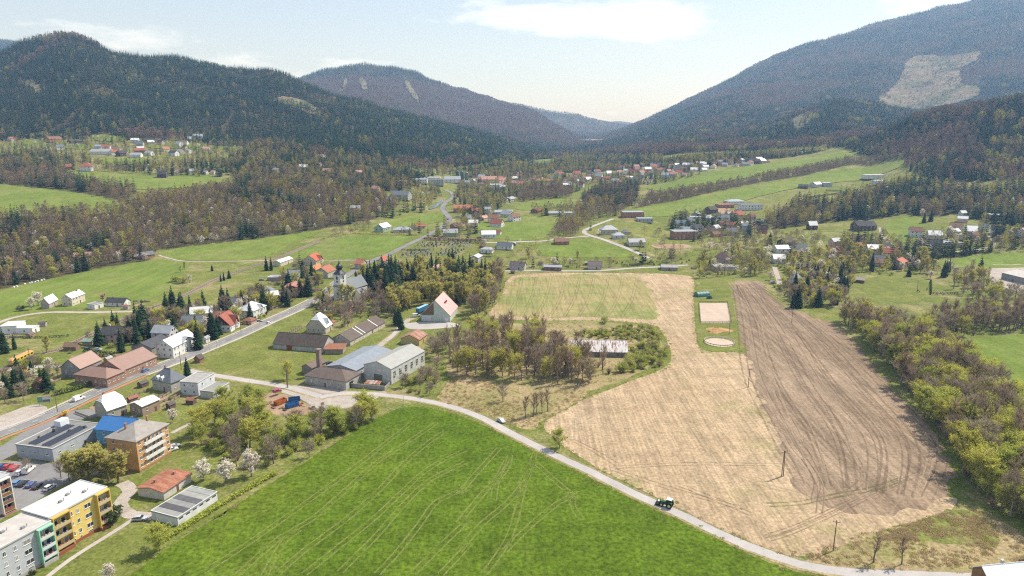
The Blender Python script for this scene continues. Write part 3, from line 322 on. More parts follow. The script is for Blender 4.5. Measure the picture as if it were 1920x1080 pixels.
{'key':'k3','name':'house','label':'house with weathered red roof directly beside the church tower','cat':'house','x':-153.8,'y':551.1,'rz':1.3662,'L':14.5,'W':10.9,'h':4.6,'rise':4,'wallc':(0.4,0.44,0.36),'roofc':(0.42,0.17,0.11),'chimney':1},
{'key':'k3b','name':'house','label':'small house with orange roof behind the red roof by the church','cat':'house','x':-166.7,'y':568.8,'rz':1.3504,'L':12.8,'W':5.2,'h':3,'rise':3,'wallc':(0.35,0.28,0.24),'roofc':(0.52,0.24,0.11),'chimney':0},
{'key':'k4','name':'bungalow','label':'grey bungalow with slate roof and terrace above the brown hedge','cat':'house','x':-178.4,'y':543.3,'rz':-0.0864,'L':12.7,'W':11.6,'h':3.3,'rise':3.6,'wallc':LGREY,'roofc':(0.24,0.255,0.27),'chimney':1},
{'key':'k5','name':'garage','label':'flat grey garage at the bungalow above the brown hedge','cat':'garage','x':-191.2,'y':537.5,'rz':-0.0785,'L':8.9,'W':9,'h':2.6,'rise':0.2,'wallc':(0.33,0.28,0.27),'roofc':(0.36,0.36,0.4),'roof':'flat','rstyle':'flat','chimney':0,'win':0},
{'key':'k6','name':'house','label':'red-brown brick house with red roof below the bungalow','cat':'house','x':-161.9,'y':492.6,'rz':1.6528,'L':14.5,'W':12.3,'h':5.2,'rise':2.2,'wallc':(0.36,0.11,0.07),'roofc':(0.42,0.2,0.16),'chimney':0,'win':0.6},
{'key':'k7','name':'shed','label':'old dark timber shed with pale brown roof beside the brick house','cat':'shed','x':-163.1,'y':468,'rz':1.5612,'L':10.4,'W':5.6,'h':3,'rise':2.4,'wallc':(0.15,0.1,0.08),'roofc':(0.38,0.26,0.2),'chimney':0,'win':0},
{'key':'k8','name':'cottage','label':'small cottage with blue-grey hipped roof beside the golden birch','cat':'house','x':-176.1,'y':481.8,'rz':1.5467,'L':8.3,'W':4.5,'h':4.4,'rise':2.4,'wallc':(0.5,0.4,0.3),'roofc':(0.22,0.25,0.29),'roof':'hip','chimney':1},
{'key':'k9','name':'cottage','label':'dark timber cottage with brown roof below the church','cat':'house','x':-111.4,'y':441.7,'rz':-0.2268,'L':10.7,'W':11.6,'h':3,'rise':4,'wallc':(0.2,0.09,0.06),'roofc':(0.115,0.085,0.08),'chimney':1},
{'key':'k10','name':'shelter','label':'low open shelter with pale roof under the churchyard birches','cat':'shelter','x':-125.5,'y':473.2,'rz':-0.0893,'L':6.7,'W':9.1,'h':2.6,'rise':1.3,'wallc':(0.22,0.2,0.18),'roofc':(0.38,0.35,0.32),'chimney':0,'win':0},
{'key':'k11','name':'house','label':'house with pink-red roof hidden among the churchyard spruces','cat':'house','x':-131.2,'y':581,'rz':-0.3218,'L':7.3,'W':8.4,'h':4.2,'rise':3.4,'wallc':BEIGE,'roofc':(0.5,0.18,0.13),'chimney':1},
{'key':'k12','name':'house','label':'white-gabled house with red roof behind the tall spruces','cat':'house','x':-112.9,'y':587.4,'rz':1.3228,'L':8.1,'W':4.5,'h':5,'rise':3.6,'wallc':WHITE,'roofc':(0.52,0.16,0.12),'chimney':1},
{'key':'m1','name':'house','label':'pale house with pink roof hidden among the golden birches','cat':'house','x':-62.5,'y':555.8,'rz':1.0993,'L':11.4,'W':6.8,'h':4.6,'rise':3.6,'wallc':BEIGE,'roofc':(0.58,0.37,0.3),'chimney':1},
{'key':'m2','name':'shed','label':'shed with grey-brown roof beside the golden tree at the field edge','cat':'shed','x':-29.5,'y':494.9,'rz':-0.2082,'L':7.3,'W':6.2,'h':3,'rise':2,'wallc':(0.3,0.26,0.22),'roofc':(0.27,0.22,0.19),'chimney':0,'win':0.4},
{'key':'m3','name':'bungalow','label':'long white bungalow with charcoal roof beside the cemetery','cat':'house','x':-6.5,'y':632.1,'rz':-0.2111,'L':14.3,'W':8.2,'h':3.2,'rise':2.6,'wallc':WHITE,'roofc':(0.13,0.145,0.165),'chimney':0},
{'key':'m4','name':'bungalow','label':'white bungalow with shallow grey hipped roof beside the cemetery','cat':'house','x':-22.7,'y':621.1,'rz':-0.2783,'L':10.9,'W':7.5,'h':3.1,'rise':1.8,'wallc':WHITE,'roofc':(0.42,0.43,0.44),'roof':'hip','chimney':0},
{'key':'m5','name':'hall','label':'low hall with light grey gable roof among the birches below the cemetery','cat':'hall','x':-32,'y':598.5,'rz':1.299,'L':12.7,'W':7.7,'h':3.4,'rise':1.8,'wallc':GREY,'roofc':(0.46,0.48,0.5),'rstyle':'metal','chimney':0},
{'key':'m6','name':'house','label':'dark brown house with white end wall at the lane behind the stubble','cat':'house','x':5,'y':574.2,'rz':-0.2302,'L':13.1,'W':6.8,'h':3.6,'rise':2.6,'wallc':(0.52,0.5,0.47),'roofc':(0.16,0.13,0.14),'chimney':2},
{'key':'m7','name':'house','label':'dark red bungalow with grey roof at the lane behind the stubble','cat':'house','x':35,'y':572.1,'rz':-0.1532,'L':15.1,'W':6.7,'h':2.8,'rise':1.2,'wallc':(0.23,0.1,0.08),'roofc':(0.33,0.35,0.37),'rstyle':'metal','chimney':0},
{'key':'m8','name':'house','label':'white-fronted house with brown roof at the lane behind the stubble','cat':'house','x':71.1,'y':574.7,'rz':-0.0749,'L':12,'W':6.3,'h':3.4,'rise':3,'wallc':(0.52,0.48,0.42),'roofc':(0.23,0.185,0.17),'chimney':1},
{'key':'m9','name':'shed','label':'grey sheds with weathered roofs at the end of the stubble lane','cat':'shed','x':134.8,'y':574.6,'rz':-0.1041,'L':13.5,'W':8.7,'h':2.5,'rise':1.5,'wallc':(0.36,0.33,0.3),'roofc':(0.4,0.38,0.36),'chimney':0,'win':0.3},
{'key':'r1','name':'house','label':'big house with brown hipped roof and white terrace wall','cat':'house','x':187.6,'y':597.3,'rz':-0.2793,'L':13.4,'W':10.6,'h':4.2,'rise':5.2,'wallc':(0.42,0.36,0.3),'roofc':(0.15,0.1,0.085),'roof':'hip','chimney':1},
{'key':'r2','name':'terrace_building','label':'low grey terrace building with orange awning in front of the brown roof','cat':'building','x':182,'y':575.9,'rz':-0.086,'L':17.5,'W':12.2,'h':2.8,'rise':0.2,'wallc':(0.55,0.55,0.56),'roofc':(0.38,0.37,0.37),'roof':'flat','rstyle':'flat','chimney':0,'win':0.6},
{'key':'r3','name':'house','label':'white house with slate gable roof beside the ploughed field drive','cat':'house','x':222.3,'y':522.1,'rz':0.9031,'L':14.5,'W':10.1,'h':4,'rise':3.4,'wallc':(0.6,0.58,0.58),'roofc':(0.25,0.24,0.27),'chimney':1},
{'key':'r4','name':'house','label':'brick two-storey house with red roof beside the golden birches on the right','cat':'house','x':337.4,'y':584.3,'rz':0.7821,'L':14.5,'W':9.4,'h':5.6,'rise':2.8,'wallc':(0.3,0.22,0.19),'roofc':(0.5,0.19,0.12),'chimney':1},
{'key':'r5','name':'house','label':'low brown house with brown tiled roof left of the brick house','cat':'house','x':324.9,'y':592.9,'rz':-0.3635,'L':9.8,'W':11.6,'h':3.4,'rise':2.8,'wallc':(0.4,0.3,0.24),'roofc':(0.22,0.135,0.1),'chimney':1},
{'key':'r6','name':'farmhouse','label':'farmhouse with pinkish roofs behind the brick house','cat':'house','x':352.2,'y':635.2,'rz':0.7122,'L':14.5,'W':6.9,'h':4.2,'rise':4,'wallc':(0.42,0.33,0.28),'roofc':(0.42,0.22,0.18),'chimney':1},
{'key':'r7','name':'house','label':'grey house with brown gable roof beside the gravel drive','cat':'house','x':401,'y':664.2,'rz':0.8304,'L':14.5,'W':6.9,'h':4.6,'rise':4.2,'wallc':(0.46,0.4,0.36),'roofc':(0.2,0.15,0.13),'chimney':1},
{'key':'r8','name':'house','label':'white house with bright metal roof above the hamlet garden','cat':'house','x':477.8,'y':704.5,'rz':-0.4302,'L':9.4,'W':11.6,'h':4,'rise':5,'wallc':(0.56,0.57,0.57),'roofc':RWHITE,'rstyle':'metal','chimney':1,'roof_dirt':0.05},
{'key':'r9','name':'house','label':'dark timber house with black gable roof below the bright metal roof','cat':'house','x':450.1,'y':675.3,'rz':-0.7045,'L':5.2,'W':11.6,'h':3.4,'rise':3.6,'wallc':(0.13,0.1,0.09),'roofc':(0.11,0.11,0.12),'chimney':0},
{'key':'r10','name':'depot_hall','label':'long depot hall with pale roof and dark open front','cat':'hall','x':414.2,'y':533.4,'rz':-1.4041,'L':21.7,'W':30.7,'h':5,'rise':2,'wallc':(0.3,0.3,0.3),'roofc':(0.5,0.46,0.42),'rstyle':'metal','chimney':0,'win':0.2},
{'key':'r11','name':'field_shelter','label':'small brown horse shelter beside the blossoming trees','cat':'shed','x':276.8,'y':528.9,'rz':-0.5785,'L':5.9,'W':8.3,'h':2.3,'rise':0.6,'wallc':(0.2,0.11,0.08),'roofc':(0.25,0.22,0.2),'roof':'mono','chimney':0,'win':0},
]
FAR_HOUSES = [
(0,-42.8,1205.2,0.15,32.1,14,6.1,5,PINK,RPINK,'gable'),
(0,58.4,1220.5,0.1,35.7,14,3.4,2.8,BEIGE,RORANGE,'gable'),
(0,-25.1,1131.4,0.1,24.5,14,5.7,0.2,WHITE,RWHITE,'flat'),
(0,-3.1,964.2,1.1,18.6,11,3.2,2.6,BEIGE,RGREY,'gable'),
(0,90.5,1351.2,0.35,13.8,9.9,5.6,4.6,WHITE,RBROWN,'gable'),
(0,124.2,1329.6,0.35,14.7,10.6,6.1,5,PINK,RRED,'gable'),
(0,74.3,1278.2,0.6,8.4,6,5.5,0.2,LGREY,RGREY,'flat'),
(0,95.1,1242.7,1.1,6,5,3.6,2.9,PINK,RRED,'gable'),
(0,115.3,1137.8,-0.5,7.5,5.4,4.9,4,WHITE,RRED,'gable'),
(0,114.4,1204.7,1.1,8.9,6.4,3.6,3,WHITE,RGREY,'gable'),
(0,134.8,1223.6,0.6,12,8.7,4.8,4,GREY,RGREY,'gable'),
(0,158.9,1264,-0.5,13.6,9.8,6.1,5,WHITE,RGREY,'gable'),
(0,186.6,1330,0.35,11.3,8.2,4.7,3.8,WHITE,RWHITE,'gable'),
(0,208.3,1343.6,0.35,10.3,7.4,4.7,3.9,WHITE,RPINK,'gable'),
(0,227.7,1386.2,-0.25,7.3,5.3,3.6,2.9,WHITE,RWHITE,'gable'),
(0,229.7,1324.7,-0.5,10.9,7.9,6,4.9,BRICK,RRED,'gable'),
(0,246.4,1362.9,0.15,8.8,6.3,6.1,5,PINK,RPINK,'gable'),
(0,233.3,1240.2,0.6,6.5,5,6.1,5,GREY,RGREY,'gable'),
(0,213,1189.1,-0.25,10.5,7.5,4.7,3.9,WHITE,RSLATE,'gable'),
(0,209.4,1237.6,0.35,12.6,9.1,3.7,3,BEIGE,RPINK,'gable'),
(0,177.9,1185.4,-0.5,12.7,9.2,4.4,3.6,WHITE,RGREY,'gable'),
(0,170,1233.3,0.35,10.5,7.6,4.3,3.5,PINK,RRED,'gable'),
(0,277,1332.2,1.1,9.8,7.1,3.4,2.8,PINK,RRED,'gable'),
(0,283.7,1313.9,0.35,6.7,5,3.4,2.8,BEIGE,RRED,'gable'),
(0,267.1,1201.1,-0.25,13.7,9.9,5.3,4.3,WHITE,RGREY,'gable'),
(0,280.7,1195.5,-0.5,12.8,9.2,4.7,3.9,GREY,RPINK,'gable'),
(0,246.9,1226.3,-0.5,8.1,5.8,4.9,4,WHITE,RSLATE,'gable'),
(0,285.1,1256.6,0.6,10.3,7.4,3.8,3.1,PINK,RPINK,'gable'),
(0,145.2,1201,0.15,8.9,6.4,2.8,2.3,BEIGE,RBROWN,'gable'),
(0,15,1161.1,0.35,12.8,9.2,4.3,3.5,PINK,RRED,'gable'),
(0,-15.5,1179.8,-0.25,11.4,8.2,3.2,2.7,BEIGE,RPINK,'gable'),
(0,-64.4,1174.7,1.1,8.7,6.2,5,4.1,GREY,RGREY,'gable'),
(0,81.3,1227.1,0.35,6.3,5,2.5,2.1,PINK,RBROWN,'gable'),
(0,90.4,1186.8,1.1,13.1,9.4,2.9,2.4,BEIGE,RPINK,'gable'),
(0,144.4,1318.5,-0.5,7.6,5.5,2.7,2.2,PINK,RRED,'gable'),
(0,254.4,1309.3,-0.25,8.1,5.8,3.8,3.1,WHITE,RRED,'gable'),
(0,233.4,1167.9,-0.5,7.7,5.6,2.7,2.2,WHITE,RPINK,'gable'),
(0,-53.9,1003.7,-0.25,9.7,7,2.7,2.2,BEIGE,RPINK,'gable'),
(1,30.4,851.8,1.1,13.3,9.6,3.1,2.5,DWOOD,RRED,'gable'),
(1,69.6,826.8,0.05,12.9,9.3,3.6,0.2,WHITE,RWHITE,'flat'),
(1,-10.4,843.6,0.05,22.1,14,2.4,2,LGREY,RGREY,'gable'),
(1,52,833.9,0.1,15.7,11,2.3,1.9,BEIGE,RGREY,'gable'),
(1,-23.5,678.5,0.1,14.3,10.3,3.9,3.2,WHITE,RWHITE,'gable'),
(1,-14.5,695,-0.25,6.5,5,2.6,2.1,WHITE,RRED,'gable'),
(1,-34.1,798.8,0.35,9.5,6.8,2.4,2,BEIGE,RPINK,'gable'),
(2,47.5,648.9,0.1,13.5,9.7,2.7,2.2,BRICK,RBROWN,'gable'),
(2,98.8,693.8,0.15,16.8,11,4.8,3.9,BEIGE,RGREY,'hip'),
(2,104.9,667.7,0.1,11.8,8.5,3.2,2.6,LGREY,RGREY,'hip'),
(2,115.4,689.8,0.1,7.8,5.6,2.1,1.7,GREY,RSLATE,'hip'),
(2,117.8,641.1,0.08,15.5,11,3.4,2.8,CREAM,RGREY,'gable'),
(2,141.7,802.4,0.05,24.6,14,6.2,0.2,BRICK,RGREY,'flat'),
(2,151.2,776.3,0.05,17.8,11,4.2,0.2,GREY,RGREY,'flat'),
(2,176.8,696.3,0.1,24.9,14,7.9,0.2,BRICK,RGREY,'flat'),
(3,324.6,1275,-0.5,20,11,4.6,3.7,WHITE,RWHITE,'gable'),
(3,318.5,1209.1,-0.25,12.8,9.2,4.2,3.4,WHITE,RWHITE,'gable'),
(3,360.5,1239.3,1.1,11.9,8.6,3.7,3.1,WHITE,RPINK,'gable'),
(3,385.8,1255.3,-0.5,9.7,7,3.7,3,GREY,RGREY,'gable'),
(3,403.5,1247.8,1.1,13.1,9.4,2.9,2.4,WHITE,RBROWN,'gable'),
(3,421,1255.6,0.35,13.2,9.5,3.4,2.8,GREY,RSLATE,'gable'),
(3,446.6,1283.3,-0.25,15.1,10.9,5.2,4.3,DWOOD,RDARK,'gable'),
(3,464.1,1289.3,0.6,15.2,10.9,4.8,3.9,BEIGE,RGREY,'gable'),
(3,334.6,1206,0.35,9.7,6.9,3.2,2.6,WHITE,RGREY,'gable'),
(3,345,1295,0.6,7.2,5.2,3.4,2.8,PINK,RPINK,'gable'),
(3,269.7,1221.7,0.6,9.6,6.9,3.7,3,PINK,RRED,'gable'),
(3,283.2,1218.2,1.1,13.5,9.7,4.3,3.5,WHITE,RPINK,'gable'),
(3,293.3,1215.7,-0.25,10.7,7.7,4,3.3,WHITE,RRED,'gable'),
(3,293.8,1177.6,-0.5,7.8,5.6,3.1,2.6,CREAM,RPINK,'gable'),
(3,478.8,1297.5,0.6,6,5,2.5,2,BEIGE,RBROWN,'gable'),
(4,303.3,933.2,0.1,24.6,14,3,2.5,WHITE,RGREY,'hip'),
(4,310.6,890.4,0.05,28.9,14,6.7,0.2,WHITE,RSLATE,'flat'),
(4,271.8,824.7,0.6,16.4,11,5.5,4.5,CREAM,RRED,'gable'),
(4,288.4,820.9,0.6,9.7,7,4,3.3,PINK,RBROWN,'gable'),
(4,253.7,869.7,0.6,14.5,10.4,4.6,3.7,DWOOD,RDBROWN,'gable'),
(4,283.2,910.3,0.1,20.9,14,3.6,0.2,BRICK,RRED,'flat'),
(4,228.5,845.5,1.1,12.8,9.2,3.1,2.5,LGREY,RGREY,'gable'),
(4,219.3,813.8,0.05,14.6,10.5,4.3,0.2,WHITE,RWHITE,'flat'),
(4,236.7,820,0.6,16.1,11,2.8,2.3,WHITE,RGREY,'hip'),
(4,233.2,720.8,0.15,11.5,8.3,4.4,3.6,CREAM,RSLATE,'gable'),
(4,253.3,729.5,-0.5,9.3,6.7,4.6,3.8,GREY,RSLATE,'gable'),
(4,273.7,738.1,-0.5,9.4,6.7,4.5,3.7,BRICK,RDBROWN,'gable'),
(4,240.4,782.2,0.35,6.7,5,2.8,2.3,BEIGE,RBROWN,'gable'),
(4,213.9,710.1,0.35,9.7,6.9,3.1,2.5,ORANGE,RBROWN,'gable'),
(4,267.9,783.4,0.15,8.6,6.2,2.4,1.9,WHITE,RGREY,'gable'),
(4,287.7,795.4,-0.25,14,10,2.6,2.1,GREY,RSLATE,'hip'),
(4,211.6,757.2,-0.25,6.7,5,2,1.6,BRICK,RRED,'gable'),
(5,334.9,757.4,0.1,9.6,6.9,4.9,4,DWOOD,RWHITE,'gable'),
(5,386.8,746.7,0.1,22,14,5.1,4.2,DWOOD,RDARK,'gable'),
(5,273.9,675.2,0.6,14.5,10.5,3.6,3,DWOOD,RDBROWN,'gable'),
(5,255.9,640.7,0.15,13.2,9.5,3.6,2.9,WHITE,RGREY,'gable'),
(5,303.3,630.9,-0.25,11.3,8.1,4,3.3,DWOOD,RRED,'gable'),
(5,462.8,1047.5,0.6,17.5,11,4,3.3,LGREY,RGREY,'gable'),
(5,479.8,1050.8,0.1,13.3,9.6,5.9,0.2,GREY,RWHITE,'flat'),
(5,437.4,1032.5,-0.5,13.1,9.4,3.1,2.5,DWOOD,RDARK,'gable'),
(5,261.4,622.5,-0.25,6,5,2,1.6,BEIGE,RRED,'gable'),
(6,587.8,1121.5,0.05,33.2,14,6,0.2,WHITE,RWHITE,'flat'),
(6,564.4,1059.2,0.1,17.8,11,5.8,0.2,WHITE,RWHITE,'flat'),
(6,531.4,831.8,0.35,11.4,8.2,3,2.4,BRICK,RDARK,'gable'),
(6,569.9,931.7,-0.5,10.5,7.6,2.8,2.3,DWOOD,RSLATE,'gable'),
(6,501.1,700.6,-0.5,10,7.2,4.9,4,WHITE,RDARK,'gable'),
(6,430.7,664.9,0,21.1,14,3.6,0.2,GREY,RGREY,'flat'),
(6,546.8,770.5,0.1,15.2,10.9,3.8,0.2,BEIGE,RWHITE,'flat'),
(6,522.7,790.4,0.15,7,5,3,2.5,WHITE,RWHITE,'gable'),
(6,488.3,678.5,0.35,6,5,2.9,2.4,BEIGE,RBROWN,'gable'),
(6,619.4,832.4,-0.5,8.2,5.9,3.2,2.6,WHITE,RRED,'gable'),
(6,326.5,623.4,-0.25,7.2,5.2,4.1,3.3,BRICK,RDBROWN,'gable'),
(6,305.3,632.1,1.1,8.4,6,4.1,3.3,DWOOD,RRED,'gable'),
(7,-661.6,1123.6,0.1,32.5,14,4.5,3.7,WHITE,RGREY,'gable'),
(7,-684,1173.9,0.35,12.3,8.9,4.8,3.9,WHITE,RRED,'gable'),
(7,-615.3,1150.5,0.6,16.7,11,4.6,3.8,BROWN,RRED,'gable'),
(7,-588.5,1128.9,-0.25,12.2,8.8,4,3.2,WHITE,RGREY,'gable'),
(7,-596.8,1104.3,0.15,15.8,11,3.8,3.1,WHITE,RGREY,'gable'),
(7,-624.9,1114.4,1.1,14.8,10.7,4.5,3.7,DWOOD,RDARK,'gable'),
(7,-652.9,1224.3,0.15,11.4,8.2,5.7,4.6,GREY,RSLATE,'gable'),
(7,-672.2,1297.3,-0.25,21.4,14,3.9,3.2,DWOOD,RDARK,'gable'),
(7,-833.3,1270.1,1.1,23.2,14,5.2,4.2,BRICK,RBROWN,'gable'),
(7,-917.9,1283.8,1.1,13.3,9.6,3.6,3,WHITE,RRED,'gable'),
(7,-590.4,1185.4,1.1,12.3,8.8,4.2,3.4,BEIGE,RORANGE,'gable'),
(7,-538.3,1226.1,0.15,11.5,8.3,3.7,3,WHITE,RPINK,'gable'),
(7,-619.9,1344,0.6,8.1,5.8,4.9,4,WHITE,RGREY,'gable'),
(7,-619.3,1379.1,0.15,17.8,11,5.1,4.2,WHITE,RGREY,'gable'),
(7,-568.8,1211.7,-0.5,8.6,6.2,5.1,4.2,BEIGE,RBROWN,'gable'),
(7,-644.8,1292.6,0.35,11.9,8.6,4.4,0.2,WHITE,RWHITE,'flat'),
(7,-782.7,1248.5,1.1,19.9,11,3.6,3,DWOOD,RDARK,'gable'),
(7,-658.1,1158,0.35,10.6,7.7,3.6,3,BEIGE,RBROWN,'gable'),
(8,-595.2,968.2,0.2,14.4,10.4,6.1,5,WHITE,RRED,'hip'),
(8,-626.9,979.4,0.6,7.6,5.5,4,3.2,BRICK,RRED,'gable'),
(8,-664.2,980.4,0.35,11.2,8,2.9,2.3,WHITE,RRED,'gable'),
(8,-467.8,962.7,0.6,6.3,5,3,2.4,WHITE,RPINK,'gable'),
(8,-452.3,975.9,0.6,6,5,3.5,2.9,WHITE,RGREY,'gable'),
(8,-423.8,980.9,-0.25,6,5,3,2.5,WHITE,RPINK,'gable'),
(8,-471.8,931.8,0.15,11.5,8.3,5,4.1,DWOOD,RDARK,'gable'),
(8,-433.7,977.7,-0.25,6.5,5,2.8,2.3,WHITE,RGREY,'gable'),
(9,-361.7,631,0.2,10,7.2,2.5,2,BRICK,RBROWN,'gable'),
(9,-337.2,620.9,0.9,10.5,7.5,3.1,2.5,BRICK,RSLATE,'gable'),
(9,-344.3,619.5,0.2,6,5,2,1.6,BRICK,RGREY,'gable'),
(9,-392.9,615.4,0.35,14.3,10.3,3.1,2.5,BRICK,RPINK,'gable'),
(9,-426.6,675.1,0.35,9.9,7.1,2.8,2.3,DWOOD,RDARK,'gable'),
(9,-387.6,579.9,0.15,7.7,5.6,3.2,2.6,ORANGE,RBROWN,'gable'),
(10,-140.2,736.7,1.2,16.4,11,4.8,3.9,GREENW,RWHITE,'gable'),
(10,-118.8,732.3,0.2,18.7,11,3.3,2.7,BEIGE,RGREY,'hip'),
(10,-102,747.6,0.6,10.8,7.8,3.5,2.8,BEIGE,RRED,'gable'),
(10,-62.9,691.4,0.15,14.6,10.5,4.1,3.4,GREENW,RGREY,'gable'),
(10,-62,864.4,0.1,24.1,14,4.8,3.9,BRICK,RORANGE,'gable'),
(10,-50.3,784.5,-0.5,8,5.7,4.2,3.5,BEIGE,RWHITE,'gable'),
(10,-33.3,793.9,1.1,11.4,8.2,2.5,2,BEIGE,RPINK,'gable'),
(10,-57.9,736.1,0.6,15.6,11,3.3,2.7,BRICK,RBROWN,'gable'),
(11,-147,1096.5,0.05,24.2,14,6.2,0.2,WHITE,RWHITE,'flat'),
(11,-124.6,1113,0.05,29.2,14,8.7,0.2,GREY,RSLATE,'flat'),
(11,-137.9,1159.5,0.05,36.5,14,3.8,0.2,WHITE,RWHITE,'flat'),
(11,-100.9,1167.4,0.15,27.1,14,6.1,5,WHITE,RGREY,'gable'),
(11,-75.8,1171.2,-0.5,10.9,7.8,3.4,2.8,WHITE,RGREY,'gable'),
(11,-63.8,1180.1,0.1,10.1,7.3,8.1,0.2,GREY,RGREY,'flat'),
(11,-149.3,921.8,-0.25,25.6,14,6.1,5,GREY,RSLATE,'gable'),
(11,-168.3,1046.6,0.1,17.1,11,3.6,0.2,WHITE,RWHITE,'flat'),
(11,-188.3,820.4,0.15,11.7,8.4,3,2.5,BEIGE,RGREY,'gable'),
(11,-187.5,945.2,-0.5,11.3,8.1,4.5,3.7,PINK,RPINK,'gable'),
(11,-162.4,901.2,-0.25,6.9,5,2.7,2.2,WHITE,RGREY,'gable'),
(0,149.2,1339.4,0.15,11.8,8.6,5,3.8,WHITE,RDARK,'gable'),
(0,172,1406.6,-0.31,9.4,7.2,4.1,2.4,BEIGE,RGREY,'gable'),
(0,162.5,1297.3,0.87,11.2,8.4,5.4,3.5,WHITE,RPINK,'gable'),
(0,258.9,1441.4,0.19,11.2,8.5,4.4,3.7,BEIGE,RPINK,'gable'),
(0,230.9,1464.2,-0.54,13,8.1,4.7,3,WHITE,RRED,'gable'),
(0,285.5,1400.6,-0.46,11.4,8.5,4.3,3.7,WHITE,RGREY,'gable'),
(0,153.1,1378.5,0.56,11.4,8.9,4.2,2.9,WHITE,RBROWN,'gable'),
(0,307.3,1240.1,-0.2,11.5,7.9,4.7,3.5,BEIGE,RBROWN,'gable'),
(0,140.1,1278.7,0.13,10.5,7,3.6,2.3,PINK,RBROWN,'gable'),
(0,309.5,1300.1,0.53,11.6,7.9,5.7,3.6,WHITE,RWHITE,'gable'),
(0,133,1258.7,0.64,9.7,6.7,4.1,2.7,LGREY,RRED,'gable'),
(0,280.6,1371.8,0.5,13,9.6,5.1,3.8,CREAM,RRED,'gable'),
(0,179.8,1164.9,0.52,10.5,7.2,3.7,2.5,LGREY,RRED,'gable'),
(0,304.7,1323.8,0.36,9,5.6,5.6,2,WHITE,RRED,'gable'),
(0,304.6,1272.8,0.49,13.5,8.6,5.8,3.4,WHITE,RDARK,'gable'),
(0,273.4,1288.8,0.71,10.1,7.2,5.2,3.1,PINK,RBROWN,'gable'),
(0,210.3,1294.9,0.81,10.8,7.9,5.4,2.9,CREAM,RSLATE,'gable'),
(0,210.3,1215.8,0.85,9.5,6.9,4.2,3.1,WHITE,RWHITE,'gable'),
(0,242.3,1294.4,0.61,11.6,8.1,5.1,3.2,PINK,RPINK,'gable'),
(0,296.6,1385.5,0.42,12,9.5,5.5,3.1,PINK,RDARK,'gable'),
(0,193.2,1376.9,0.04,9.5,7.4,4,2.4,CREAM,RGREY,'gable'),
(0,238.3,1265.5,0.8,11.2,7.3,5.7,2.5,LGREY,RRED,'gable'),
(0,172,1385.8,0.59,10.2,7.9,5.1,3.6,LGREY,RRED,'gable'),
(0,254.2,1386.5,0.18,10.8,7.3,4.8,2.7,LGREY,RDARK,'gable'),
(0,265.1,1351.6,0.11,13,9.3,4.3,3.9,CREAM,RWHITE,'gable'),
(0,154.6,1223.6,-0.25,13.9,9.2,4.3,3.9,PINK,RBROWN,'gable'),
(12,-54.6,1245.5,-0.37,12,8.5,5.7,2.8,PINK,RGREY,'gable'),
(12,16.9,1205.2,0.83,11.5,8.9,3.8,3.4,PINK,RDARK,'gable'),
(12,91.9,1149.7,0.18,13.6,8.7,5.7,2.8,LGREY,RSLATE,'gable'),
(12,-21,1233.4,0.75,11.1,8.3,4.8,3.5,WHITE,RRED,'gable'),
(12,94.5,1332,0.46,13,8.2,5.3,3.3,LGREY,RRED,'gable'),
(12,13.1,1301.5,0.28,10.4,7.2,3.9,2.4,WHITE,RRED,'gable'),
(12,4,1236.5,0.62,12.1,8,5.3,3.4,BEIGE,RGREY,'gable'),
(12,38.4,1217.1,-0.3,12.9,9,5.8,2.9,PINK,RBROWN,'gable'),
(12,93.7,1214.1,0.77,9.4,6.5,4.2,2.3,CREAM,RBROWN,'gable'),
(12,87.9,1131.5,0.46,11,7.8,4.4,3.2,PINK,RWHITE,'gable'),
(12,-17.1,1211.5,0.05,13,10.3,4.6,4.5,CREAM,RPINK,'gable'),
(12,-14.2,1107,-0.14,10.4,7.1,4.3,2.9,LGREY,RWHITE,'gable'),
(12,61,1148.2,0.27,10.9,7.4,5.2,2.4,LGREY,RDARK,'gable'),
(12,5.7,1176.2,-0.57,13.7,9.4,3.7,4,CREAM,RPINK,'gable'),
(12,111,1256,0.43,13.2,9.4,5.6,3.8,WHITE,RBROWN,'gable'),
(12,-51.7,1140.2,0.58,10.5,7.1,4.6,2.6,CREAM,RBROWN,'gable'),
(3,434.6,1314.4,0.89,12.8,8.4,3.9,2.8,BEIGE,RGREY,'gable'),
(3,342.5,1224.6,0.18,10.2,6.3,5.5,2.5,WHITE,RGREY,'gable'),
(3,384.3,1281,-0.43,9.6,7.2,5.7,3.2,PINK,RGREY,'gable'),
(3,349.4,1269,0.16,11.7,7.8,5.1,2.8,WHITE,RWHITE,'gable'),
(3,401.8,1310.4,0.84,13.7,9.9,4.8,4.4,BEIGE,RBROWN,'gable'),
(3,435,1266.2,0.71,10.9,8.5,5,2.8,WHITE,RRED,'gable'),
(3,467.7,1315.9,0.24,12.6,8,5.8,2.7,CREAM,RGREY,'gable'),
(3,404.5,1284.1,-0.39,10.7,7.3,5.7,3.3,CREAM,RBROWN,'gable'),
(3,340.9,1252.9,0.8,11.8,8.7,5.7,2.8,LGREY,RSLATE,'gable'),
(3,371.2,1266.8,-0.18,10.4,7.3,4.2,3,BEIGE,RBROWN,'gable'),
(13,274.5,643.3,-0.1,12.5,9,3.8,3.6,CREAM,RSLATE,'gable'),
(13,354.4,688.7,-0.49,9.2,6.7,5.2,2.3,WHITE,RBROWN,'gable'),
(13,340.2,660.8,0.65,11.2,7.4,4,2.8,BEIGE,RRED,'gable'),
(13,351.8,626.6,-0.24,13.9,9,4.9,3.6,WHITE,RRED,'gable'),
(13,326.3,597.2,-0.43,12.6,8.2,5,3.4,CREAM,RSLATE,'gable'),
(13,237.9,599.8,-0.04,10.5,8.3,4,3.6,WHITE,RWHITE,'gable'),
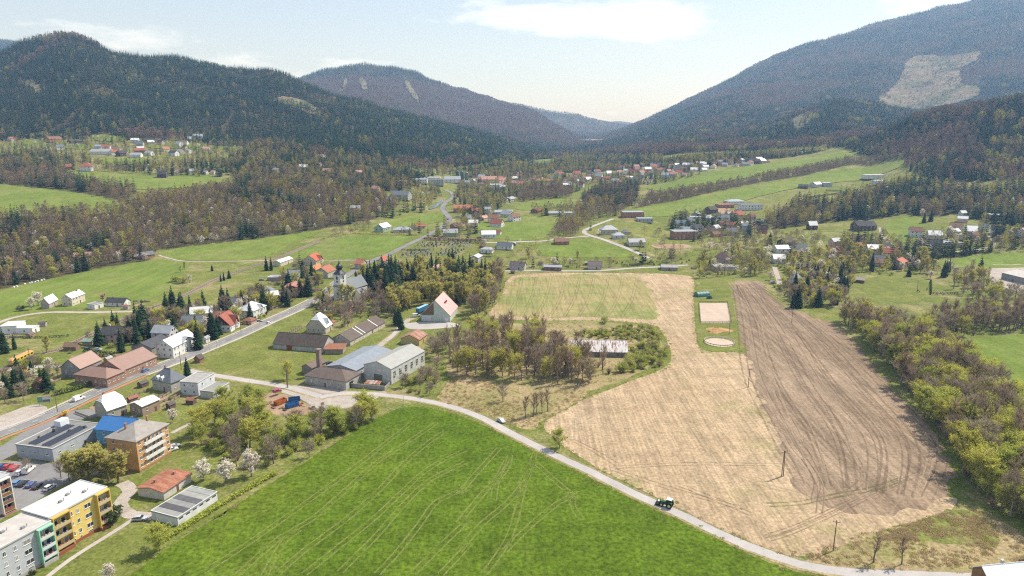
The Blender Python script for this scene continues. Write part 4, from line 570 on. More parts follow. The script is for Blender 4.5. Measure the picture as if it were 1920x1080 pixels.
(13,361.5,652.5,0.52,12.5,7.8,4.9,3.4,LGREY,RDARK,'gable'),
(13,322.8,675.2,0.45,10.5,7,4.6,3,PINK,RGREY,'gable'),
(13,345.2,642.3,-0.1,13.3,8.8,5.6,3.5,LGREY,RWHITE,'gable'),
(4,204,782.9,0.75,12.1,9.6,4.9,4.1,CREAM,RSLATE,'gable'),
(4,245.1,764.2,-0.22,12.1,8.3,4.5,2.7,BEIGE,RRED,'gable'),
(4,249.4,803.8,-0.04,13.3,9.1,5.7,3.1,WHITE,RSLATE,'gable'),
(4,257.3,750.9,0.45,9.3,6.8,5.5,2.4,CREAM,RSLATE,'gable'),
(4,220.8,736.1,0.77,10.1,8,5.1,3.3,WHITE,RGREY,'gable'),
(4,199.8,735.5,0.47,13,10.4,5.4,3.3,WHITE,RDARK,'gable'),
(4,183.9,720.6,-0.5,10.4,8.1,5.7,2.9,PINK,RGREY,'gable'),
(4,190.2,767.7,0.15,12.9,9.6,4.7,3.5,LGREY,RSLATE,'gable'),
(6,473.1,722.5,-0.55,12,9.4,4.8,3.4,LGREY,RBROWN,'gable'),
(6,502.9,759,-0.56,9.7,6.2,4,2.4,PINK,RWHITE,'gable'),
(6,459.6,704.7,0.36,10.9,7.8,4.1,2.6,WHITE,RGREY,'gable'),
(6,411.6,657.1,-0.33,12.4,9.6,4.2,3.9,WHITE,RDARK,'gable'),
(6,464.5,680.5,0.47,9.7,7,5.7,3.1,PINK,RBROWN,'gable'),
(6,499.3,718.2,-0.46,9.4,6.8,3.6,3.1,WHITE,RSLATE,'gable'),
(6,432.7,693.2,-0.23,13,9,4.3,4.1,LGREY,RWHITE,'gable'),
(6,422,707.9,-0.3,12.2,9.4,5.5,3.7,WHITE,RBROWN,'gable'),
(6,521.4,691.1,0.6,10.7,7.8,5.8,3.1,WHITE,RPINK,'gable'),
(14,-172.3,473.1,0.46,10.1,7,3.7,2.4,LGREY,RWHITE,'gable'),
(14,-190.4,447.6,-0.01,10.8,7.7,4.3,3.3,CREAM,RSLATE,'gable'),
(14,-200.2,377.2,-0.16,11.7,8.3,5.7,3.3,LGREY,RGREY,'gable'),
(14,-193.6,400.8,0.06,13.8,10.3,4.4,3.9,BEIGE,RSLATE,'gable'),
(14,-181.6,416.3,-0.14,13.7,9.6,3.8,3.1,CREAM,RBROWN,'gable'),
(14,-228.2,376.1,0.12,12.2,9.4,5.2,3.4,PINK,RDARK,'gable'),
(14,-200.3,425.5,0.3,13.2,8.6,3.9,3.4,PINK,RWHITE,'gable'),
(10,-42.3,743.4,-0.01,10.3,6.5,5.3,2.7,CREAM,RWHITE,'gable'),
(10,-45,835.5,0.27,10,7.5,5.2,2.7,BEIGE,RRED,'gable'),
(10,-16.5,744.9,-0.41,13.9,9.3,3.8,4.1,WHITE,RRED,'gable'),
(10,-5.9,813.9,-0.57,12.9,9.1,3.9,3.7,CREAM,RGREY,'gable'),
(10,-21,774,0.19,11.5,8.1,5.4,3.7,WHITE,RBROWN,'gable'),
(10,2.4,783.8,0.85,12.9,9.3,5.3,3.2,WHITE,RBROWN,'gable'),
(10,-30.6,846.7,0.12,9,6.3,5.2,2.7,WHITE,RGREY,'gable'),
(7,-672.5,1333,0.79,11,8.5,4.5,3.6,BEIGE,RBROWN,'gable'),
(7,-641.6,1121.9,0.84,10.6,7.8,4.7,3.2,WHITE,RRED,'gable'),
(7,-536.2,1317.7,-0.2,10,6.4,4,2.5,LGREY,RDARK,'gable'),
(7,-757.2,1166.8,0.81,11.4,8.5,4.5,3.8,WHITE,RSLATE,'gable'),
(7,-690.9,1280.5,0.13,13.5,8.7,5.6,3,LGREY,RWHITE,'gable'),
(7,-657.7,1270.4,0.58,11.5,8.8,4.4,3.1,CREAM,RWHITE,'gable'),
(7,-638.4,1268.1,-0.31,10.7,6.9,5.3,3,PINK,RDARK,'gable'),
(7,-603.8,1288.5,0,9.9,6.9,5.6,2.3,WHITE,RBROWN,'gable'),
(7,-551.5,1134,-0.33,13.5,9.7,5.2,3.3,WHITE,RDARK,'gable'),
(7,-548.2,1180.6,-0.4,9,6.3,4.2,2.2,WHITE,RGREY,'gable'),
(7,-701.9,1184.1,-0.01,11.4,8,4.3,2.6,LGREY,RGREY,'gable'),
(7,-631.1,1182.6,0.48,11,8.3,3.7,3,PINK,RWHITE,'gable'),
(7,-552.8,1160.8,-0.59,12.7,8.9,4.4,4,BEIGE,RGREY,'gable'),
(7,-602.6,1263.1,-0.55,12.4,8.7,5.1,3.7,WHITE,RGREY,'gable'),
(15,-235.4,1009.1,0.39,10.8,7.3,4.8,2.4,BEIGE,RDARK,'gable'),
(15,-343.7,1007.3,-0.53,11.5,7.4,3.9,3.1,PINK,RGREY,'gable'),
(15,-319.8,1062.2,0.31,13,9.6,4.6,3.4,WHITE,RWHITE,'gable'),
(15,-324.7,1195.5,0.67,10.4,7.1,4.5,2.8,LGREY,RGREY,'gable'),
(15,-310.9,1115.1,-0.27,9.4,6.5,4,2.5,WHITE,RPINK,'gable'),
(15,-415.3,1114.1,0.78,9.1,6.7,4.4,2.2,CREAM,RBROWN,'gable'),
(15,-282.3,1055.1,-0.32,12.9,9.6,3.7,3.4,PINK,RPINK,'gable'),
(15,-333.7,1213.4,-0.16,13.3,9.7,4.3,3.2,BEIGE,RPINK,'gable'),
(15,-235.9,1063.8,0.38,10.5,7.6,5.5,3,PINK,RPINK,'gable'),
(15,-234,1124.7,-0.46,11.5,7.2,5,2.9,WHITE,RBROWN,'gable'),
]
ZONES = [
('in the copse beside the orange block',4.6,{'yshrub':6,'willow':3,'bare':2.5,'leaf':1.5,'shrub':2,'brush':3},0.92,[(-132.7,258.7),(-124.6,264.4),(-117.2,268.1),(-106.8,261.2),(-91.2,257.2),(-80.7,258.7),(-71.5,265.4),(-59.6,273.1),(-56.2,269.8),(-66.4,253.2),(-78.8,237.5),(-87.8,222.7),(-94.8,221.1),(-105.3,228.3),(-113.8,236.6),(-122.5,245.6)]),
('along the gardens behind the white cubic house',6,{'yshrub':3,'willow':2,'leaf':1,'shrub':2},1,[(-128.6,273.6),(-126.4,285.3),(-119.2,291.5),(-110,279.4),(-110.4,268.1),(-120.6,265.4)]),
('in the copse before the rusty-roofed ruin',5.7,{'alder':7,'bare':3,'leaf':2,'brush':2},1.1,[(-35,348.8),(-24.5,375),(-9.6,390.7),(12.4,380.1),(29.2,355.9),(31.4,340.2),(49.1,330.4),(50.7,322.7),(38.2,306.7),(25.2,302.6),(10.3,311.6),(-5.2,311.6),(-21,316.7),(-29.4,322.7)]),
('in the scrub around the rusty-roofed ruin',3.8,{'yshrub':7,'shrub':4,'brush':0.6},1,[(66.5,360.5),(79.7,367.2),(83.7,348.8),(75,330.4),(61.1,321.1),(53.4,322.7),(61.4,338.5)]),
('in the shrub belt behind the rusty-roofed ruin',3.4,{'shrub':5,'brush':1.2,'yshrub':4},0.8,[(33.2,387.5),(54.6,394),(69.2,405.2),(87.4,405.2),(85.9,375),(67.5,375),(46.7,381.2)]),
('in the tree belt beside the ploughed field',5,{'leaf':5,'willow':5,'alder':5,'bare':3,'brush':2,'blossom':0.4},1.22,[(207.5,422.1),(204,383.2),(193,336.9),(180.3,289.6),(172.8,257.2),(162.9,228.3),(156.3,211.2),(153.7,196.3),(155.9,183.1),(166.7,184.5),(197.8,224.3),(209.5,260.2),(221.8,291.5),(234.6,330.4),(236.1,367.2),(232.4,396.2),(224.8,419.6)]),
('in the tree row behind the right meadow',4.6,{'alder':8,'bare':3,'brush':2,'leaf':1},1,[(255.5,405.2),(253.5,383.2),(281.4,387.5),(324.5,398.4),(344.4,424.6),(304.8,422.1),(272.5,419.6)]),
('in the churchyard grove',5.6,{'spruce':8,'birch':2,'bare':2},1.2,[(-117.3,494.8),(-112.1,517.6),(-98.4,546.6),(-84.4,527),(-84.5,481.6),(-98.9,472.2)]),
('in the grove behind the green-gabled hall',5.5,{'birch':8,'leaf':2,'spruce':2,'alder':2},1,[(-84.9,452.8),(-72.8,475.3),(-65.3,508.6),(-40,508.6),(-27.1,481.6),(-27.7,457.2),(-38.1,448.6),(-63.5,463.1),(-68.3,432.3),(-78.4,429.7)]),
('in the grove below the cemetery',6,{'birch':5,'spruce':4,'leaf':1},1,[(-90.8,527),(-76.7,565.2),(-45.7,572.9),(-26.2,546.6),(-12.5,517.6),(-17.5,483.2),(-36.1,499.9),(-65.8,512.2)]),
('along the stubble edge beside the birch grove',5,{'bare':5,'alder':5,'birch':2,'brush':1},1.1,[(-20.4,419.6),(-28,432.3),(-20.4,460.1),(-14.1,499.9),(-17.2,536.7),(-6.7,556),(-8,499.9),(-12.8,452.8),(-18.8,422.1)]),
('in the thicket below the churchyard spruces',4.6,{'bare':4,'brush':5,'shrub':2,'alder':2},0.8,[(-108.2,445.8),(-101.8,467.6),(-85.6,472.2),(-75.7,445.8),(-73,412.3),(-80.8,414.7),(-92.5,422.1),(-101,422.1)]),
('behind the long narrow barn',6,{'bare':4,'brush':3,'shrub':2},0.7,[(-105.5,405.2),(-100.5,419.6),(-88.6,419.6),(-89,405.2),(-98.8,390.7)]),
('along the lane below the long narrow barn',8,{'bare':2,'leaf':1,'brush':2},0.7,[(-81.3,375),(-77.5,396.2),(-74.2,405.2),(-70,394),(-74.2,370.1)]),
('beside the workshop hall wall',4.5,{'bare':2,'brush':3,'yshrub':2},0.75,[(-52.8,302.6),(-45.4,322.7),(-38.2,330.4),(-34.1,311.6),(-37.9,293.4),(-46.7,294.7)]),
('along the hedge of the white hall yard',6,{'bare':3,'shrub':1},0.8,[(-45.8,360.5),(-39.9,375),(-33.6,355.9),(-36.8,338.5),(-42.9,342.7)]),
('in the gardens left of the main road',6,{'bare':3,'shrub':3,'blossom':1.2,'spruce':1.6,'leaf':1,'hedge':1.5},0.7,[(-250.9,322.7),(-231.9,330.4),(-208.4,297.9),(-214.6,285.3),(-226.7,282.3),(-250.7,308.1)]),
('in the gardens between railway and main road',5.6,{'bare':3,'shrub':3,'blossom':1.2,'spruce':2.2,'leaf':1,'hedge':2.5},0.95,[(-239.1,380.1),(-235.2,413.5),(-218.4,435),(-197.6,452.8),(-187.6,475.3),(-171.1,483.2),(-159.1,494.8),(-147.3,481.6),(-151.4,445.8),(-161.5,405.2),(-171.8,375),(-193.2,375),(-212.5,365.3),(-217.7,355.9)]),
('in the gardens around the church',5.6,{'bare':4,'shrub':3,'leaf':1.5,'spruce':1.8,'hedge':1,'brush':2},0.9,[(-182.7,517.6),(-187.8,589.1),(-169,589),(-142.9,508.6),(-117.1,452.8),(-107.9,452.8),(-104.1,413.5),(-115.8,419.6),(-126.1,432.3),(-149.3,475.3)]),
('beside the railway',8,{'bare':3,'brush':4,'shrub':2},0.6,[(-245.4,351.4),(-245.4,375),(-241.9,407.6),(-241.8,419.6),(-235.7,405.2),(-241,383.2),(-238,348.8)]),
('around the slate villa and white cubic house',8,{'bare':3,'shrub':3,'hedge':2,'blossom':1},0.7,[(-171.4,291.5),(-167.5,297.9),(-153.2,291.5),(-147.5,287.2),(-147.4,279.4),(-155.3,276.5),(-164.9,282.3)]),
('along the path behind the orange block',8,{'shrub':3,'bare':2,'blossom':1,'hedge':1},0.7,[(-145.2,265.4),(-146.2,279.4),(-139.1,276.5),(-133.8,260.2),(-136.4,254.2)]),
('in the gardens beside the ploughed field',5.6,{'bare':4,'leaf':2,'blossom':2,'shrub':3,'spruce':1.2,'birch':1,'brush':2},0.85,[(206.2,536.7),(232.7,603.4),(269.5,628.9),(300.7,631.5),(299.6,587.5),(270.2,527),(235.7,467.6),(214.5,445.8),(195.8,448.6),(195.3,475.3)]),
('beside the terrace house lane',6,{'bare':4,'leaf':2,'blossom':0.7,'shrub':2,'birch':1,'spruce':0.4},0.9,[(155.8,574.4),(171.9,600.4),(216.6,620.1),(238.6,626.3),(213.4,556.5),(192.4,546.7),(170.5,546.6),(151.9,542.6)]),
('in the right-hand hamlet gardens',5.3,{'bare':5,'leaf':2,'blossom':1.5,'shrub':2,'spruce':2.5,'birch':2},0.95,[(293.9,616.4),(337.4,688.6),(380,697.5),(391.6,668.7),(433.9,686.8),(466.4,704.5),(508.4,709.5),(548,718.1),(494.6,643.5),(449.5,636.8),(395.5,622.1),(357.3,578.1),(323.7,563),(289.7,567)]),
('in the wood above the right-hand hamlet',6.6,{'bare':5,'alder':3,'spruce':5,'leaf':3,'birch':2,'blossom':0.8},1.1,[(297,805.3),(353,868.4),(387.4,920),(421.3,899.8),(459,950.8),(525.8,995.2),(588,1026.4),(598.4,964.5),(617,892.3),(676.4,899.1),(555.7,728.9),(520.2,744.3),(525.9,800),(481.5,787.7),(473,816.8),(423.2,793.7),(375.5,797.7),(327.1,770.7),(291.9,757.2)]),
('in the new hamlet gardens',6,{'bare':5,'spruce':3.5,'leaf':1,'blossom':0.6,'shrub':2},0.9,[(174.5,751.7),(204.4,841.8),(242,834.6),(291,806.2),(280.6,742.5),(241.2,694.2),(211.5,705.6),(180.8,672.7)]),
('on the slope below the new hamlet',9,{'bare':5,'leaf':1,'blossom':1,'shrub':1},0.8,[(171.5,636.3),(202.6,674.6),(275.3,727.7),(327.6,716),(309,649.9),(240.8,632.4),(191.5,618.5)]),
('on the paddock slope below the hamlet',11,{'bare':4,'leaf':2,'blossom':1.5,'shrub':3,'spruce':1},0.8,[(294.6,577.2),(332.8,563.1),(375.7,589.3),(410.8,578.8),(384.7,546.7),(343.7,536.7),(321.4,550.7),(286.2,550.7)]),
('beside the depot yard',8,{'bare':4,'alder':2,'leaf':1,'shrub':2,'birch':1},0.9,[(340.4,517.6),(373.8,557),(400.4,563.4),(365.4,508.6),(371.4,475.3),(349.7,445.8),(325.6,452.8),(321.6,475.3)]),
('along the lane behind the stubble field',6.5,{'bare':4,'shrub':3,'spruce':0.5,'leaf':1,'blossom':0.6,'brush':2,'hedge':2},0.7,[(14,587.9),(56.6,592.3),(94.5,594),(136.9,615.7),(164.5,608.8),(155.8,593.3),(111.5,583.2),(78.2,577),(18.4,575.8)]),
('in the clump by the forked lane',6,{'bare':6,'alder':4,'birch':1},1,[(40.2,678.9),(52.6,743.9),(72.4,769),(90.3,766.5),(83.4,731.2),(72.9,712.3),(61.8,681.7)]),
('along the stream in the valley meadow',7,{'bare':6,'alder':3,'birch':2,'spruce':1},1,[(19.6,835.1),(67.4,862.4),(120.7,909.7),(143.9,877.2),(132.1,823.1),(104.9,787.1),(92.9,789.7),(64.1,817.6),(25.4,809.3)]),
('in the dark clump by the sloping field',6,{'spruce':3,'bare':6},1,[(100.2,990.4),(147.8,1120.8),(207.3,1113.7),(161.7,900.8),(142.4,867.6),(118.7,894.3),(99.2,942.7)]),
('in the bare clump in the valley village',6,{'bare':6,'alder':3,'spruce':0.7},1.1,[(7.5,956.3),(20.6,1058),(67.5,1086.8),(95.7,1071.7),(84.9,991.9),(37.3,956.3)]),
('in the hedgerow between the sloping fields',5.5,{'bare':6,'alder':3,'leaf':1,'blossom':0.4},0.85,[(150.8,857.4),(201.3,995),(272.8,1033.3),(369.7,1085.3),(476.8,1188.2),(616.4,1272.8),(664.6,1254.6),(666.1,1185.1),(612.3,1242.8),(427.7,1105.5),(269.3,989.4),(190,919.2)]),
('in the valley village gardens',7.5,{'bare':5,'spruce':2,'leaf':2,'birch':1,'blossom':1},0.9,[(-49.4,696.7),(-63.2,806),(-81.4,949.1),(-87.8,1131.8),(-58,1250.7),(41.5,1341.9),(119.6,1289),(124.3,1144.9),(98.6,1057.1),(16.7,1072.3),(0,945),(-19.8,844.2),(-35.1,744.9)]),
('above the valley village',6.5,{'spruce':4,'bare':4,'leaf':3,'birch':2,'blossom':0.5},1,[(-112,1206.9),(-42.2,1367.9),(47.3,1534),(129.2,1679),(240.3,1838.6),(321.2,1439.5),(407,1432.1),(540.9,1439),(648.7,1412),(619.6,1393.7),(508.2,1349.8),(353.9,1241),(317.9,1211.6),(280.3,1455.6),(187.6,1429.9),(86.8,1405.1),(-29.9,1290.7)]),
('among the houses below the forest',8,{'bare':4,'spruce':3,'leaf':2,'birch':1,'blossom':1},0.8,[(119.6,1289),(193.8,1319.8),(299.9,1296.4),(348.4,1221.2),(302.9,1152.3),(210,1128.8),(134.8,1159)]),
('along the winding road',9,{'bare':4,'spruce':2,'leaf':2,'birch':2,'blossom':1.4},0.95,[(-163.8,804.3),(-150.8,878.3),(-143.1,1024.2),(-119.4,1099.3),(-101.4,986.2),(-111.5,891.5),(-97.4,858.7),(-120.8,858.3),(-149.6,795)]),
('in the gardens beside the cemetery',10,{'bare':3,'spruce':3,'birch':1,'blossom':1.5,'leaf':1},0.9,[(-124.6,718.4),(-119,756.6),(-87.3,740.2),(-54.1,765.2),(-34.3,727.6),(-42.1,666.1),(-86.3,683.4)]),
('on the wooded river slope',5.6,{'alder':5,'bare':7,'birch':2.2,'spruce':1,'blossom':1.2,'leaf':1.6},1,[(-560.8,701.1),(-532.4,707.8),(-474.5,721.6),(-427.6,740.9),(-430.7,766.4),(-417.4,800.1),(-389.9,850.5),(-366.1,890.3),(-344.2,926.1),(-302.5,977.8),(-237.8,958.7),(-196.3,935.9),(-170.8,914.5),(-147.8,881),(-160.3,786.3),(-187.8,746.7),(-207.5,732.6),(-235.5,711.4),(-279.4,680.2),(-316.5,655.7),(-337.5,635.3),(-330.7,611.6),(-356.5,588.7),(-369.4,557.1),(-380,527),(-388.1,503.3),(-390.6,475.3)]),
('between the terrace fields',6,{'bare':7,'alder':3,'spruce':1.5,'birch':1},1,[(-810.6,1032.9),(-773.6,1047.9),(-694.8,1002.1),(-633.4,960),(-583.7,909.3),(-522.9,870.5),(-454.8,836.3),(-443.5,784.9),(-494,814.3),(-563.4,844.2),(-645.2,867.4),(-698.8,884.9)]),
('above the terrace field',8,{'bare':5,'spruce':4,'birch':2,'leaf':1,'blossom':1},0.95,[(-828.5,1056.7),(-816.8,1108.7),(-776.3,1137.7),(-652.2,1060.5),(-597.2,1006.8),(-537.5,1026.4),(-463.2,1115.9),(-405.9,1011.8),(-402.9,965.3),(-480.5,942.1),(-565.3,963.9),(-643.8,976.5)]),
('among the terrace hamlet houses',11.5,{'bare':4,'spruce':2,'birch':2,'leaf':2,'blossom':1.3},0.75,[(-933.6,1272.9),(-848.4,1291.9),(-718.9,1326.6),(-592.3,1385.1),(-505.7,1295.8),(-454.7,1116.2),(-574.1,1099.1),(-664.2,1080.9),(-784.9,1137.6),(-824.6,1119.8)]),
('on the mixed slope above the river wood',6,{'spruce':4,'bare':5,'birch':2,'leaf':1},1,[(-454.7,1116.2),(-468,1220.8),(-373.1,1215.1),(-244.2,1220.3),(-166.5,1198.3),(-136.3,1175),(-139,1053.6),(-162.9,952.6),(-202.8,968),(-243.8,983.9),(-311.7,1008.8),(-342.6,941.8),(-368.8,915.3)]),
('along the railway cutting',7,{'bare':5,'alder':2,'brush':2,'blossom':0.6},0.8,[(-214,650.7),(-202.3,692.1),(-182.3,723.1),(-160.2,754.8),(-151.9,742.7),(-174.9,715.8),(-191,690.9),(-205,655.2)]),
('in the spring woods on the far valley floor',8,{'bare':4,'leaf':3,'spruce':4,'birch':2,'blossom':0.8},1,[(-146.1,1181.2),(-107.4,1264.1),(-62.5,1349.8),(0,1482.6),(48.2,1563.7),(176.6,1766.3),(245.3,1772.3),(312.7,1451.1),(342.7,1593.7),(278.7,2016.8),(219.6,2201.1),(53.5,1738),(-66.7,1442.9),(-160.2,1221.1)]),
('scattered over the valley meadows',15,{'bare':4,'leaf':2,'spruce':0.8,'blossom':1,'shrub':3,'birch':1},0.8,[(-32.9,695),(0,781.1),(83.6,760.1),(108.2,686.6),(181.5,719.4),(171.5,636.3),(116.1,609.5),(66.3,595),(0,595.3),(-29.8,625.7)]),
]
ONE = [
('birch',13.5,'big golden-brown birch clump beside the orange block',-146.4,214.8),
('birch',12.5,'golden-brown birch leaning against the big birch clump',-140.2,215.9),
('birch',11,'golden-brown birch on the parking side of the big clump',-153.1,216.6),
('birch',12,'front golden-brown birch of the big clump by the parking lot',-148.7,213.7),
('birch',13,'golden-brown birch at the back of the big clump',-145.7,219.2),
('birch',12,'golden-brown birch between block and parking lot',-136.4,214.8),
('willow',8.5,'lone rounded olive willow at the green field corner',-102.5,175.9),
('blossom',7,'white blossoming tree beside the rusty shed roof',-107.3,215.9),
('blossom',7.5,'slender white blossoming tree beside the grassy ditch',-99.1,214.8),
('blossom',9,'pinkish-white blossoming tree beside the copse edge',-91.9,219.2),
('blossom',5,'white blossoming bush at the bottom picture edge',-108.9,161.6),
('bare',6,'small bare tree on the parking lot island',-171.7,220.4),
('bare',7,'leafing orchard tree beside the parking lot',-158.1,217.7),
('alder',8,'thin tree beside the big golden birch clump',-154.1,215.9),
('hedge',5.5,'dark evergreen at the far end of the yellow block',-124,190.8),
('hedge',2.2,'dark bush at the left corner of the yellow block',-131.4,172.4),
('hedge',1.8,'dark bush below the green balconies',-131.2,169),
('hedge',1.6,'low bush at the bottom picture edge below the grey block',-132.1,164.7),
('willow',7.5,'yellow-green roadside tree beside the field lane',18.2,240.6),
('alder',9,'bare roadside tree, left of the two by the bottom lane',102.3,170.2),
('alder',9,'bare roadside tree, right of the two by the bottom lane',109.8,169.4),
('bare',8,'lone bare tree in the dry grass above the lane',-4.1,286.5),
('alder',10,'slim bare tree nearest the car lane in the little row',5.7,269.2),
('alder',10,'second slim bare tree in the little row by the stubble tip',9.1,270.3),
('alder',10,'third slim bare tree in the little row by the stubble tip',10.5,272),
('alder',10,'fourth slim bare tree in the little row by the stubble tip',12.9,273.6),
('alder',10,'slim bare tree at the copse end of the little row',15.5,275.9),
('shrub',4.2,'round dark green bush alone on the stubble edge',58.3,412.3),
('willow',10.5,'large rounded willow at the yard corner above the green field',-70.5,254.2),
('bare',10,'grey bare tree next to the yard corner willow',-63.4,257.2),
('leaf',8,'yellow-green tree at the ditch head by the hall lane',-58.1,265.4),
('bare',6.5,'small bare tree at the green field ditch',-75.6,233.2),
('leaf',9,'thin yellow-green tree on the yard verge',-109.2,313.8),
('spruce',20,'tallest dark spruce in the clump by the railway',-222.1,396.2),
('spruce',20,'tall dark spruce alone by the field track',-222.1,432.3),
('spruce',16,'spruce in the clump with a lighter neighbour',-219.3,375),
('spruce',17,'dark spruce in the middle of the railway clump',-212.7,370.1),
('spruce',14,'spruce nearest the brick building in the railway clump',-213.9,355.9),
('spruce',15,'spruce beside the railway sheds',-232.5,367.2),
('spruce',17,'dark roadside spruce beside the white guest house',-173.9,360.5),
('spruce',10,'small spruce beside the slate villa',-160.9,319.6),
('spruce',15,'dark spruce at the left picture edge',-276.3,354.1),
('spruce',10,'second dark spruce at the left picture edge',-275.6,360.5),
('spruce',9,'thin conifer beside the black-roofed bungalow',-229.5,422.1),
('spruce',22,'tallest spruce in the row beside the church',-106.3,491.4),
('spruce',21,'second tall spruce in the row beside the church',-101,494.8),
('spruce',21,'third tall spruce in the row beside the church',-98.8,508.6),
('spruce',20,'fourth tall spruce in the row beside the church',-93.9,508.6),
('spruce',17,'spruce closest to the church wall',-111.7,481.6),
('spruce',13,'slim dark conifer by the hall lane',-70.3,407.6),
('spruce',12,'nearer slim dark conifer by the hall lane',-67.5,398.4),
('spruce',11,'short conifer behind the slim pair',-72.6,409.9),
('spruce',13,'taller spruce beside the long storehouse',-210.6,573.8),
('spruce',12,'shorter spruce beside the long storehouse',-206.5,573.8),
('birch',17,'left birch in front of the church',-116.7,452.8),
('birch',16,'middle birch in front of the church',-112,450),
('birch',15,'right birch in front of the church',-109.4,454.3),
('birch',12,'golden birch beside the blue-grey cottage',-181.9,475.3),
('hedge',8,'dark evergreen beside the golden birch',-188.8,481.6),
('bare',10,'wide bare tree beside the field track',-204.8,429.7),
('bare',8,'bare tree beside the golden birch meadow',-190.3,472.2),
('blossom',9,'big white blossoming tree by the left hamlet house',-326.8,455.7),
('blossom',8,'white blossoming tree nearest the left hamlet lane',-323.5,444.4),
('hedge',4,'dark round bush beside the left hamlet blossom',-329.5,441.7),
('pink',5,'purple-leaved tree behind the black-roofed bungalow',-289.2,467.6),
('forsythia',3,'yellow forsythia beside the orange-roofed hut',-240.5,320.4),
('hedge',4,'dark conifer bush beside the forsythia',-245,322.7),
('forsythia',2.5,'yellow forsythia by the red cycle path',-191.1,270.9),
('forsythia',2.6,'yellow forsythia under the church birches',-117.8,424.6),
('yshrub',6,'large yellow-green shrub beside the yellow train',-246.9,338.5),
('birch',10,'yellow-green willow over the railway',-253.6,354.1),
('shrub',6,'round bush in the field by the railway',-267.8,530.8),
('shrub',6,'second round bush in the field by the railway',-260.1,525.1),
('blossom',6,'small white blossoming tree in the field by the railway',-255,527),
('spruce',8,'first small spruce above the railway bend',-231.2,534.7),
('spruce',8,'second small spruce above the railway bend',-230.1,542.6),
('spruce',7,'third small spruce above the railway bend',-232.1,530.8),
('spruce',6,'small lone spruce in the river meadow',-256.4,571.7),
('birch',7,'golden tree in the river meadow',-283.1,578.2),
('birch',6,'smaller golden tree in the river meadow',-280.8,565.5),
('spruce',16,'tall dark spruce at the ploughed field garden',194.6,450),
('spruce',13,'shorter dark spruce beside the tall field spruce',191.7,450),
('birch',14,'big olive birch at the head of the ploughed field',201,552.6),
('birch',11,'smaller olive birch at the head of the ploughed field',197.4,552.6),
('leaf',9,'yellow-green tree at the stubble corner',161.7,579.7),
('spruce',14,'lone dark spruce on the hamlet slope',255.7,669.4),
('bare',8,'left bare orchard tree on the slope',214.9,659.1),
('bare',9,'right bare orchard tree on the slope',226,653.4),
('bare',12,'large bare tree by the grey sheds',142.7,599.8),
('bare',11,'bare tree beside the white gable house',269.7,642),
('blossom',9,'white blossoming tree above the garden spruce',264,570.3),
('blossom',8,'lower white blossoming tree above the garden spruce',250,536.7),
('birch',13,'left golden birch beside the brick house',344,563.2),
('birch',13,'right golden birch beside the brick house',352.7,561.1),
('birch',14,'middle golden birch beside the brick house',350.4,563.2),
('spruce',14,'dark spruce behind the golden birches',350.3,577.9),
('blossom',9,'round white cherry tree in the hamlet lawn',453.3,701.9),
('spruce',15,'dark spruce above the hamlet orchard',554.9,821.3),
('spruce',15,'right dark spruce below the hillside meadow',473.5,768.7),
('spruce',14,'left dark spruce below the hillside meadow',462.4,763),
('birch',6,'golden tree at the depot entrance',354.6,499.9),
('birch',8,'larger golden tree at the depot entrance',363.4,508.6),
('pink',4.2,'small pink flowering tree in the row behind the cemetery hedge',-84.5,668.6),
('pink',4.2,'small pink flowering tree in the row behind the cemetery hedge',-79.9,666.4),
('pink',4.2,'small pink flowering tree in the row behind the cemetery hedge',-75.3,664.2),
('pink',4.2,'small pink flowering tree in the row behind the cemetery hedge',-70.7,662.2),
('pink',4.2,'small pink flowering tree in the row behind the cemetery hedge',-66.2,660.4),
('pink',4.2,'small pink flowering tree in the row behind the cemetery hedge',-61.7,658.6),
('pink',4.2,'small pink flowering tree in the row behind the cemetery hedge',-57.2,656.9),
('pink',4.2,'small pink flowering tree in the row behind the cemetery hedge',-52.8,655.5),
('pink',4.2,'small pink flowering tree in the row behind the cemetery hedge',-48.4,654.3),
('pink',4.2,'small pink flowering tree in the row behind the cemetery hedge',-44,653.3),
('pink',4.2,'small pink flowering tree in the row behind the cemetery hedge',-39.7,652.3),
('pink',4.2,'small pink flowering tree in the row behind the cemetery hedge',-35.4,651.5),
('pink',4.2,'small pink flowering tree in the row behind the cemetery hedge',-31.1,650.8),
('pink',4.2,'small pink flowering tree in the row behind the cemetery hedge',-26.8,650.1),
('pink',3,'small pink tree in the arena garden',164,571),
('pink',3,'second small pink tree in the arena garden',171.2,556.4),
]
